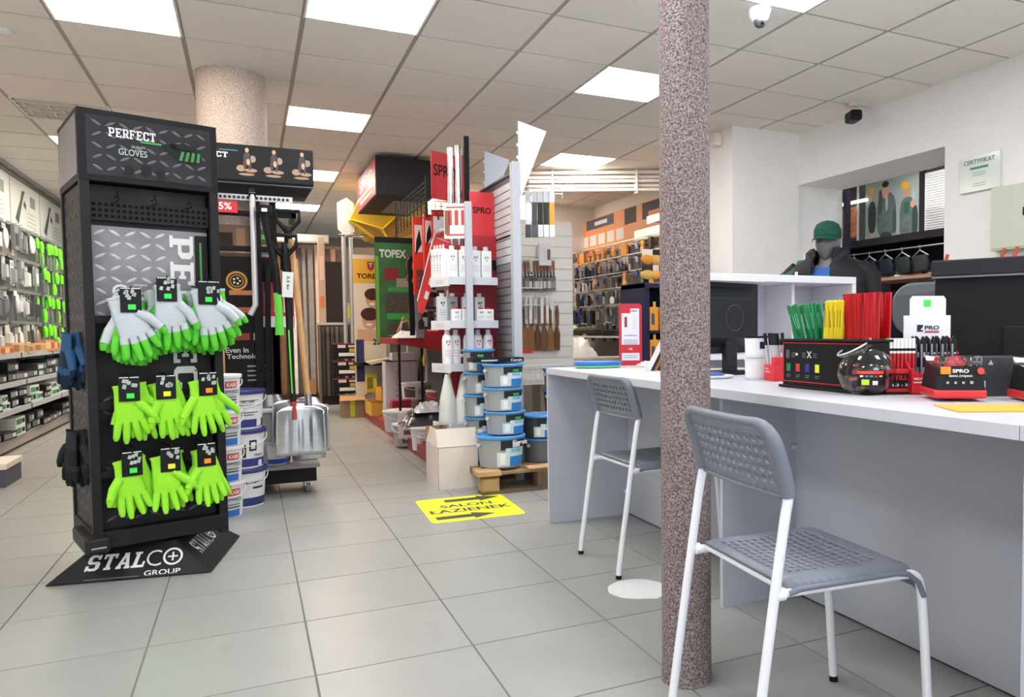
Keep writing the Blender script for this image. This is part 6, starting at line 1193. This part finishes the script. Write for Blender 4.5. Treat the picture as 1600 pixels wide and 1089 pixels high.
# office chair behind the counter
q = ax(1450, 500, 2.62); oc = thing('office_chair', 'dark grey office chair backrest rising behind the counter', 'chair', (2.78, 2.42, 0), R(-62))
b = B(); prof_ = rrect(.50, .24, .09, 8); n = len(prof_); 
b.add([(x, .03*(x/.25)**2*-1, z+1.10) for x, z in prof_]+[(x*.94, -.035-.03*(x/.25)**2, z*.92+1.10) for x, z in prof_]+[(x*.94, .05, z*.92+1.10) for x, z in prof_], [tuple(range(n, 2*n))[::1], tuple(reversed(range(2*n, 3*n)))]+[(i, (i+1) % n, n+(i+1) % n, n+i) for i in range(n)]+[((i+1) % n, i, 2*n+i, 2*n+(i+1) % n) for i in range(n)], 0, False)
ob('backrest', b, M('4b4e52', .55), oc, bev=.004); ob('back_bar', B().box(-.03,.04,.45,.03,.07,1.15), BLACK, oc); ob('seat', B().box(-.24,-.46,.44,.24,.02,.52), M('3c3e42', .7), oc, bev=.03); ob('gas_column', B().cyl((0,-.22,.1),(0,-.22,.44),.03), BLACK, oc)
for k in range(5): a = 2*math.pi*k/5; ob('base_arm', B().cyl((0,-.22,.09),(.28*math.cos(a),-.22+.28*math.sin(a),.06),.02,.014), BLACK, oc); ob('castor', B().cyl((.28*math.cos(a)-.015,-.22+.28*math.sin(a),.03),(.28*math.cos(a)+.015,-.22+.28*math.sin(a),.03),.028), BLACK, oc)
ob('lumbar_ridge', B().box(-.2,-.05,.93,.2,.03,.99), M('55585c', .5), oc, bev=.02)
# white open shelf unit behind the counter
su = thing('open_shelf_unit', 'white-grey open shelf unit behind the counter, under the capped mannequin', 'shelving', (2.05, 3.30, 0))
SW = M('d3d3d8', .45, key='shelf_melamine'); w0 = .99
ob('top_board', B().box(-.05,0,1.262,w0,.36,1.300), SW, su, bev=.002); ob('side_board', B().box(w0-.028,0,0,w0,.36,1.261), SW, su, bev=.001); ob('side_board', B().box(-.05,0,0,-.022,.36,1.261), SW, su, bev=.001); ob('back_board', B().box(-.02,.345,0,w0-.029,.357,1.261), M('c2c2c8', .5), su)
ob('divider', B().box(.62,.10,.0,.64,.344,1.261), SW, su); ob('shelf', B().box(-.02,.0,.86,w0-.03,.344,.885), SW, su); ob('shelf', B().box(-.02,.0,.45,w0-.03,.344,.475), SW, su)
o = ob('black_clip', B().box(-.02,-.02,0,.02,.02,.06).box(-.03,-.02,.04,.03,.02,.075), BLACK, None, (2.62, 3.38, .886)); tag(o, 'small black clamp standing on the shelf behind the green pencils', 'clamp')
o = ob('black_keyboard', B().box(-.2,-.07,0,.2,.07,.02), BLACK, None, (2.50, 3.2, .80)); 
bpy.data.objects.remove(o)
ds = thing('lower_desk', 'lower work desk behind the counter carrying papers and black devices', 'desk', (2.3, 2.0, 0)); ob('desk_top', B().box(-.04,-1.6,.70,.35,1.2,.73), SW, ds); ob('leg', B().box(-.03,1.1,0,.33,1.13,.70), SW, ds); ob('leg', B().box(-.03,-1.5,0,.33,-1.47,.70), SW, ds)
# ---------------------------------------------------------------- mannequin bust
mc = ay(1293, 400, 3.92); mn = thing('mannequin', 'grey-faced mannequin in green cap, black jacket and blue shirt behind the shelf unit', 'mannequin', (mc.x, 3.92, 0), R(-58))
SKN = M('6d6a6b', .5, key='mannequin_grey'); zc = 1.565
def head():
    n, k = 36, 28; vs = []
    for j in range(k+1):
        ph = math.pi*j/k; z = -math.cos(ph)
        for i in range(n):
            a = 2*math.pi*i/n; x = math.sin(ph)*math.cos(a); y = math.sin(ph)*math.sin(a)  # face toward -y
            X, Y, Z = x*.074, y*.094, z*.125
            if z < 0: X *= 1-.30*(-z)**1.5; 
            if z < -.2 and y > 0: Y *= 1-.35*(-z-.2)
            f = max(0, -y)
            g = lambda cx, cz, sx, sz: math.exp(-((x-cx)/sx)**2-((z-cz)/sz)**2)
            if y < 0:
                Y -= .034*g(0,-.14,.17,.13)+.016*g(0,.05,.12,.18)+.006*g(0,-.28,.2,.06)       # nose, bridge
                Y += .020*(g(.36,.08,.2,.10)+g(-.36,.08,.2,.10))                              # eye sockets
                Y -= .006*g(.36,.05,.13,.05)+.006*g(-.36,.05,.13,.05)+.006*g(0,.26,.7,.09)       # lids and brow
                Y -= .012*g(0,-.45,.26,.045)+.008*g(0,-.55,.22,.045)-.004*g(0,-.50,.3,.02)        # lips
                Y -= .012*g(0,-.80,.3,.15)                                                     # chin
            vs.append((X, Y, Z+zc))
    return B().add(vs, [(j*n+i, j*n+(i+1) % n, (j+1)*n+(i+1) % n, (j+1)*n+i) for j in range(k) for i in range(n)], 0, True)
hd_ = ob('head', head(), SKN, mn)
for s_ in (-1, 1): ob('ear', B().blob((s_*.073,.012,zc-.0),(.010,.020,.032),0,10,8), SKN, hd_)
ob('eyebrow_print', B().tube([(-.046,-.083,zc+.030),(-.030,-.090,zc+.036),(-.014,-.092,zc+.030)],.0022,6), M('5a5656',.6), hd_); ob('eyebrow_print', B().tube([(.046,-.083,zc+.030),(.030,-.090,zc+.036),(.014,-.092,zc+.030)],.0022,6), M('5a5656',.6), hd_)
b = B()
def loft(b, rings, n=32, m=0, cap=True, seg=None):
    vs = []
    for (z, cx_, cy_, rx, ry) in rings:
        for i in range(n):
            a = 2*math.pi*i/n; vs.append((cx_+rx*math.copysign(abs(math.cos(a))**.85, math.cos(a)), cy_+ry*math.copysign(abs(math.sin(a))**.85, math.sin(a)), z))
    b.add(vs, [(j*n+i, j*n+(i+1) % n, (j+1)*n+(i+1) % n, (j+1)*n+i) for j in range(len(rings)-1) for i in range(n)], m, True)
    if cap: b.add(vs[:n], [tuple(reversed(range(n)))], m); b.add(vs[-n:], [tuple(range(n))], m)
    return b
ob('torso', loft(B(), [(.95,0,.02,.16,.10),(1.10,0,.02,.17,.11),(1.28,0,.01,.19,.115),(1.36,0,.01,.185,.105),(1.405,0,.015,.12,.085),(1.43,0,.01,.062,.062),(1.47,0,.01,.054,.058),(1.52,0,.01,.052,.06)]), SKN, mn)
ob('blue_shirt', loft(B(), [(.95,0,.015,.165,.112),(1.28,0,.005,.19,.125),(1.36,0,.005,.15,.11),(1.405,0,.01,.095,.088)], cap=False), M('2f62a8', .8), mn)
# jacket: open front loft with arms
def jacket(b):
    n = 30; rings = [(.93,.235,.16),(1.10,.235,.165),(1.25,.25,.165),(1.33,.25,.15),(1.385,.20,.125),(1.42,.13,.105),(1.45,.105,.10),(1.475,.115,.11)]
    vs = []
    for z, rx, ry in rings:
        gap = R(13 if z < 1.36 else 13+(z-1.36)*180)
        for i in range(n+1):
            a = -math.pi/2+gap+(2*math.pi-2*gap)*i/n; vs.append((rx*math.cos(a), .01+ry*math.sin(a)+(.008 if z > 1.44 else 0), z+.012*math.sin(3*a)*(z < 1.4)))
    b.add(vs, [(j*(n+1)+i, j*(n+1)+i+1, (j+1)*(n+1)+i+1, (j+1)*(n+1)+i) for j in range(len(rings)-1) for i in range(n)], 0, True)
    return b
jk = ob('black_jacket', jacket(B()), M('1d1a1e', .6, bump=.4, ns=60), mn); md = jk.modifiers.new('solid', 'SOLIDIFY'); md.thickness = .012; jk.location = (0, 0, .05); jk.scale = (1.1, 1.1, 1)
for s_ in (-1, 1):
    ob('sleeve', B().tube([(s_*.20,.01,1.405),(s_*.27,.015,1.345),(s_*.285,.02,1.18),(s_*.29,.0,1.02)], .06, 12, rr=[.06,.068,.062,.055]), M('1d1a1e', .6, bump=.4, ns=60), mn)
    ob('collar', B().tube([(s_*.055,-.12,1.40),(s_*.09,-.095,1.45),(s_*.115,-.03,1.50),(s_*.09,.08,1.52)], .02, 8, rr=[.012,.024,.026,.02], flat=.6), M('26232a', .6), mn)
ob('pocket_zip', B().cyl((-.15,-.135,1.30),(-.10,-.15,1.315),.003).cyl((.10,-.15,1.315),(.15,-.135,1.30),.003), M('8a8a90', .4), mn, stuff=True)
cpm = M('16463a', .7, bump=.3, ns=120)
cp = ob('cap', B().lathe([(.084,1.592),(.088,1.61),(.086,1.65),(.070,1.685),(.040,1.703),(.0001,1.708)], 28, sy=1.18), cpm, mn); ob('cap_button', B().blob((0,0,1.709),(.008,.008,.004)), cpm, cp)
vv = []
for j in range(5):
    for i in range(13):
        a = R(-152+124*i/12); rr_ = .086+.012+.058*j/4; k1 = math.cos(a+R(90)); vv.append((.088*math.cos(a)*(1-.0*j)+0, .099*math.sin(a)-.064*j/4*k1, 1.600-.022*(j/4)**1.5-.010*(abs(i-6)/6)**2))
vb = B().add(vv, [(j*13+i, j*13+i+1, (j+1)*13+i+1, (j+1)*13+i) for j in range(4) for i in range(12)], 0, True); vo = ob('cap_visor', vb, cpm, cp); md = vo.modifiers.new('solid', 'SOLIDIFY'); md.thickness = .004
ob('stand_pole', B().cyl((0,.02,0),(0,.02,.96),.02), STEEL, mn); ob('stand_foot', B().lathe([(.16,0),(.16,.01),(.0001,.02)], 24), STEEL, mn)
# hanging garments beside the mannequin
def garment(name, label, x, y, c, w=.40, h=.75, z=1.40, rz=0, stripe=None):
    t = thing(name, label, 'clothing', (x, y, z), rz); b = loft(B(), [(-h,0,0,w*.42,.07),(-h*.5,0,0,w*.42,.075),(-.16,0,0,w*.46,.075),(-.06,0,0,w*.42,.06),(-.01,0,0,w*.2,.05),(.03,0,0,w*.14,.05)]); ob('jacket_body', b, M(c, .8, bump=.3, ns=50), t)
    for s_ in (-1, 1): ob('sleeve', B().tube([(s_*w*.38,0,-.07),(s_*w*.5,.0,-.2),(s_*w*.54,0,-h*.8)], .05, 10, rr=[.05,.055,.042]), M(c, .8, bump=.3, ns=50), t)
    ob('hanger_hook', B().tube([(0,0,.02),(0,0,.07),(.02,0,.09),(.03,0,.075)], .003, 6), CHROME, t)
    if stripe: ob('stripe', B().tube([(-w*.30,-.075,-.05),(-w*.36,-.08,-.3),(-w*.36,-.08,-h)], .012, 6), stripe, t)
q = ay(1258, 415, 4.05); garment('green_jacket', 'dark green jacket with pale stripe hanging left of the mannequin', q.x, 4.05, '23503f', .34, .8, 1.43, R(-10), WHITE)
q = ay(1347, 430, 4.0); o = thing('pale_green_cloth', 'pale green long garment hanging at the right end of the shelf unit', 'clothing', (q.x, 4.0, 1.44), R(-40)); ob('cloth', loft(B(), [(-.9,0.0,0,.05,.12),(-.5,0.0,0,.045,.12),(-.1,-.01,0,.04,.11),(0,-.03,0,.02,.06)]), M('a3ac9a', .85, bump=.3, ns=40), o); ob('white_piping', B().tube([(-.03,-.10,0),(.02,-.12,-.1),(.02,-.13,-.5),(.02,-.13,-.9)], .008, 6), M('dfe2d8', .7), o)
q = ay(1385, 440, 4.9); garment('navy_coat', 'dark navy coat hanging in the opening beside the shelf unit', ay(1362, 430, 4.6).x, 4.6, '171a22', .34, .9, 1.36, R(-50))
# ---------------------------------------------------------------- wall items, side room
ctf = thing('certificate', 'framed glass certificate with green lettering on the right white wall', 'certificate', (4.338, 3.55, 1.91), R(-90)); ob('plaque', B().box(-.155,-.022,0,.155,0,.235), M('ccd6cf', .15), ctf, bev=.003); txt(ctf, 'CERTYFIKAT', M('5a6e62', .5), (-.0,-.023,.195), w=.24, h=.03); ob('green_strip', B().box(-.07,-.0235,.145,.07,-.0225,.16), M('3f8a5c', .5), ctf)
for z in (.12,.105,.05,.035): panel(ctf, .10, .004, M('7a8a80', .5), (0,-.0225,z))
eb = thing('fuse_box', 'pale green-grey metal fuse box at the right edge of the white wall', 'cabinet', (4.338, 3.24, 1.50), R(-90)); ob('door_panel', B().box(-.20,-.07,0,.22,0,.40), M('c4c8b8', .45), eb, bev=.004); ob('door_gap', B().box(-.19,-.0715,.01,.21,-.0705,.014), M('8a8c80', .5), eb); ob('symbol', B().box(.03,-.072,.20,.045,-.0705,.25), INK, eb); eb.location.y = 3.22
for k, (x, y) in enumerate(((1480, 400), (1568, 400), (1588, 395))):
    q = ax(x, y, 4.25); t = thing('orange_clamp', f'orange metal tool leg standing below the fuse box, {NM[k]} from the left', 'tool', (4.22, q.y, 1.335), R(-90), 'orange tools below the fuse box'); ob('leg', B().tube([(0,0,0),(.005,0,.10),(.03,0,.17)], .012, 8), M('c9593a', .45), t); ob('foot', B().box(-.02,-.02,0,.02,.02,.012), M('c9593a', .45), t)
wsf = thing('wall_ledge', 'dark ledge behind the large monitor holding the orange tools', 'shelf', (4.2, 3.2, 1.30)); ob('board', B().box(-.12,-1.0,0,.138,.50,.03), M('5a5c60', .5), wsf)
dc = az(1186, 14, CZ); t = thing('dome_camera', 'white dome security camera on the ceiling right of the slim column', 'camera', (dc.x, dc.y, CZ-.0)); ob('base', B().lathe([(.03,-.075),(.050,-.05),(.062,-.01),(.062,0)], 24), WHITE, t); ob('dome', B().blob((.0,-.008,-.068),(.036,.036,.034),0,20,10), M('4a4c50', .15), t); ob('lens', B().blob((-.004,-.034,-.082),(.012,.012,.012)), BLACK, t)
q = az(1356, 165, 2.704); t = thing('bullet_camera', 'small black bullet camera hanging from the ceiling by the right wall', 'camera', (q.x-.15, q.y, CZ)); ob('mount', B().cyl((0,0,-.03),(0,0,0),.04,n=16).cyl((0,0,-.08),(0,0,-.03),.012), M('d8ccc0', .5), t, stuff=False); ob('housing', B().box(-.045,-.09,-.145,.045,.06,-.065), M('17171b', .35), t, rz=R(-20), bev=.02); ob('lens', B().cyl((0,-.095,0),(0,-.088,0),.022,n=16), BLACK, t, (-.03,.0,-.105), rz=R(-20))
o = ob('wall_sensor', B().box(-.03,-.03,0,.03,.03,.10), M('e2d8d2', .5), None, (3.60, 5.60, 2.57)); tag(o, 'small white sensor box high on the wall corner behind the slim column', 'sensor')
sk = az(8, 47, CZ); o = ob('smoke_detector', B().lathe([(.03,-.03),(.05,-.02),(.055,0)], 24), WHITE, None, (sk.x-.02, sk.y, CZ)); tag(o, 'round white smoke detector on the ceiling at the upper left edge', 'smoke detector')
# poster with workers
PXp = 6.2
pst = thing('workers_poster', 'large poster of three workers in grey jackets and yellow helmets in the side room', 'poster', (PXp, 6.2, 1.92), R(-90))
def onp(px, py): 
    v = ax(px, py, PXp); return (-(v.y-6.2), v.z-1.92)
a0 = onp(1352, 372); a1 = onp(1437, 275); 
ob('print_sheet', B().box(a0[0],-.002,.0,a1[0],.01,a1[1]+.06), M('9aa59f', .5, noise=.1, ns=2), pst)
def pe(px, py, rx, ry, m, k, n=16, sq=1):
    c = onp(px, py); s_ = .0068; return B().add([(c[0]+rx*s_*math.copysign(abs(math.cos(2*math.pi*i/n))**sq, math.cos(2*math.pi*i/n)), -.003-.0012*k, c[1]+ry*s_*math.copysign(abs(math.sin(2*math.pi*i/n))**sq, math.sin(2*math.pi*i/n))) for i in range(n)], [tuple(range(n))])
JG = M('5f6b69', .6, noise=.25, ns=12); HY = M('f2b02c', .5); JD = M('333f3c', .6, noise=.2, ns=12); LG_ = M('aeb4b0', .6)
for (px, py, rx, ry, m, k) in ((1385,336,21,36,JG,0),(1384,372,14,10,JD,1),(1384,300,7,11,SKIN,1),(1384,288,7.5,5,M('3a302c',.6),2),(1376,316,4,20,M('48524f',.6),1),(1386,318,2.6,12,LG_,2),(1362,372,4,8,SKIN,2),(1398,345,4,20,M('48524f',.6),1),(1363,340,9,26,JD,1),(1363,306,5.5,7,SKIN,2),(1363,298,6.5,5,HY,3),(1418,342,16,34,JG,1),(1417,325,6,10,M('2f5f44',.6),2),(1418,298,6.5,9,SKIN,2),(1415,289,8,6,HY,3),(1427,318,5,6,SKIN,3),(1428,304,3,9,LG_,2),(1404,372,4,8,SKIN,2),(1430,345,6,24,JD,2)): ob('figure_print', pe(px, py, rx, ry, m, k, sq=.75 if ry > 15 else 1), m, pst)
ob('dark_edge', B().box(a1[0],-.006,-.02,a1[0]+.07,.01,a1[1]+.08), M('2a2426', .5), pst)
lp_ = thing('light_slat_board', 'white slatted board with narrow vents right of the workers poster', 'board', (PXp, 5.4, 1.90), R(-90)); ob('sheet', B().box(-.35,0,0,.6,.02,.68), M('d8d6d2', .5), lp_)
for k in range(26): ob('slat', B().box(-.33,-.012,.02+k*.025,.58,0,.036+k*.025), M('dedcd8', .5) if k > 11 else M('bdbab6', .5), lp_)
qn = ax(1335, 330, 6.25); t = thing('orange_poster', 'narrow poster with orange-brown picture left of the workers poster', 'poster', (6.25, 6.95, 1.95), R(-90)); ob('sheet', B().box(-.22,0,0,.20,.01,.75), M('4a3e44', .5), t); ob('picture', B().box(-.15,-.003,.10,.17,-.001,.45), M('d2875c', .6, noise=.5, ns=18), t); ob('white_edge', B().box(.17,-.004,0,.205,.0,.75), WHITE, t)
o = ob('white_lamp_bar', B().box(-.2,-.02,0,.2,.02,.03), M('fbfbf6', .5, em=1.2), None, (6.178, 6.75, 2.42), R(-90)); tag(o, 'short white glowing lamp bar in front of the narrow orange poster', 'lamp')
df = thing('clothes_rack', 'black clothes rack with shelf, hangers and work shoes in the side room', 'rack', (5.9, 5.2, 0))
for (x, y) in ((-.25, 2.1), (-.25, -.4), (.2, 2.1), (.2, -.4)): ob('post', B().box(x-.02,y-.02,0,x+.02,y+.02,1.92), BLACK, df)
ob('top_shelf', B().box(-.28,-.45,1.84,.25,2.15,1.91), M('201c20', .5), df); ob('wood_shelf', B().box(-.32,-.45,1.475,.25,1.65,1.505), M('b8937c', .5), df); ob('lower_rail', B().cyl((-.2,-.4,1.78),(-.2,2.1,1.78),.015), CHROME, df); ob('back_panel', B().box(.2,-.45,.1,.24,2.1,1.9), M('2c2a2e', .6), df); ob('cubby', B().box(-.30,.9,.6,.2,1.62,1.47), M('6a6460', .6), df)
tall = ob('door_frame', B().box(0,-.04,0,.05,.0,2.26), M('2b2836', .5), None, (4.86, 5.448, 0)); tag(tall, 'dark vertical post at the left side of the wall opening', 'post')
for k in range(11):
    y = 4.95+.14*k; t = thing('work_shoe', f'grey work shoe on the wooden shelf of the clothes rack, {ORD2[k]} from the right end', 'shoe', (5.72, y, 1.506), R(90+rnd.uniform(-40,40)), 'work shoes on the wooden shelf')
    c = rnd.choice(['5a5f5a','3c3e40','6d6a58','4a4e4c']); ob('upper', B().blob((0,0,.04),(.12,.045,.038)).blob((.05,0,.07),(.055,.04,.05)), M(c, .7), t); ob('sole', B().box(-.12,-.045,0,.12,.045,.02), M('c8c4bc' if k % 3 else 'c9764a', .6), t, bev=.01)
for k in range(8):
    y = 5.3+.22*k; t = thing('hung_workwear', f'dark workwear on a pale hanger below the poster, {ORD2[k]} from the right', 'clothing', (5.66, y, 1.74), R(70), 'workwear on hangers below the poster')
    ob('hanger', B().tube([(-.16,0,-.06),(0,0,0),(.16,0,-.06)], .007, 6).tube([(0,0,0),(0,0,.04),(.015,0,.05)], .004, 6), M('9a9ea6', .4), t); ob('garment', loft(B(), [(-.20,0,0,.15,.03),(-.12,0,0,.17,.035),(-.05,0,0,.12,.03)]), M(rnd.choice(['232633','2c3032','1c1d22','35383a']), .8), t)
for k in range(4):
    t = carton('shoe_box', f'green and white box in the cubby of the clothes rack, {("lowest","second","third","topmost")[k]}', 'box', 'green boxes in the rack cubby', (5.52, 6.4, 1.0+.115*k), R(-90), .42, .2, .11, M('3f6a54', .6), M('c8cdc6', .5), M('1f4a38', .5))
t = thing('side_mannequin', 'dark jacketed figure partly cut by the wall edge right of the slatted board', 'mannequin', (6.0, 5.06, 1.92), R(-90)); ob('torso', loft(B(), [(0,0,0,.16,.1),(.25,0,0,.20,.12),(.36,0,0,.15,.1),(.40,0,0,.06,.06),(.46,0,0,.05,.05)]), M('26242a', .6), t); ob('head', B().blob((0,0,.55),(.07,.085,.11),0,16,10), SKN, t)
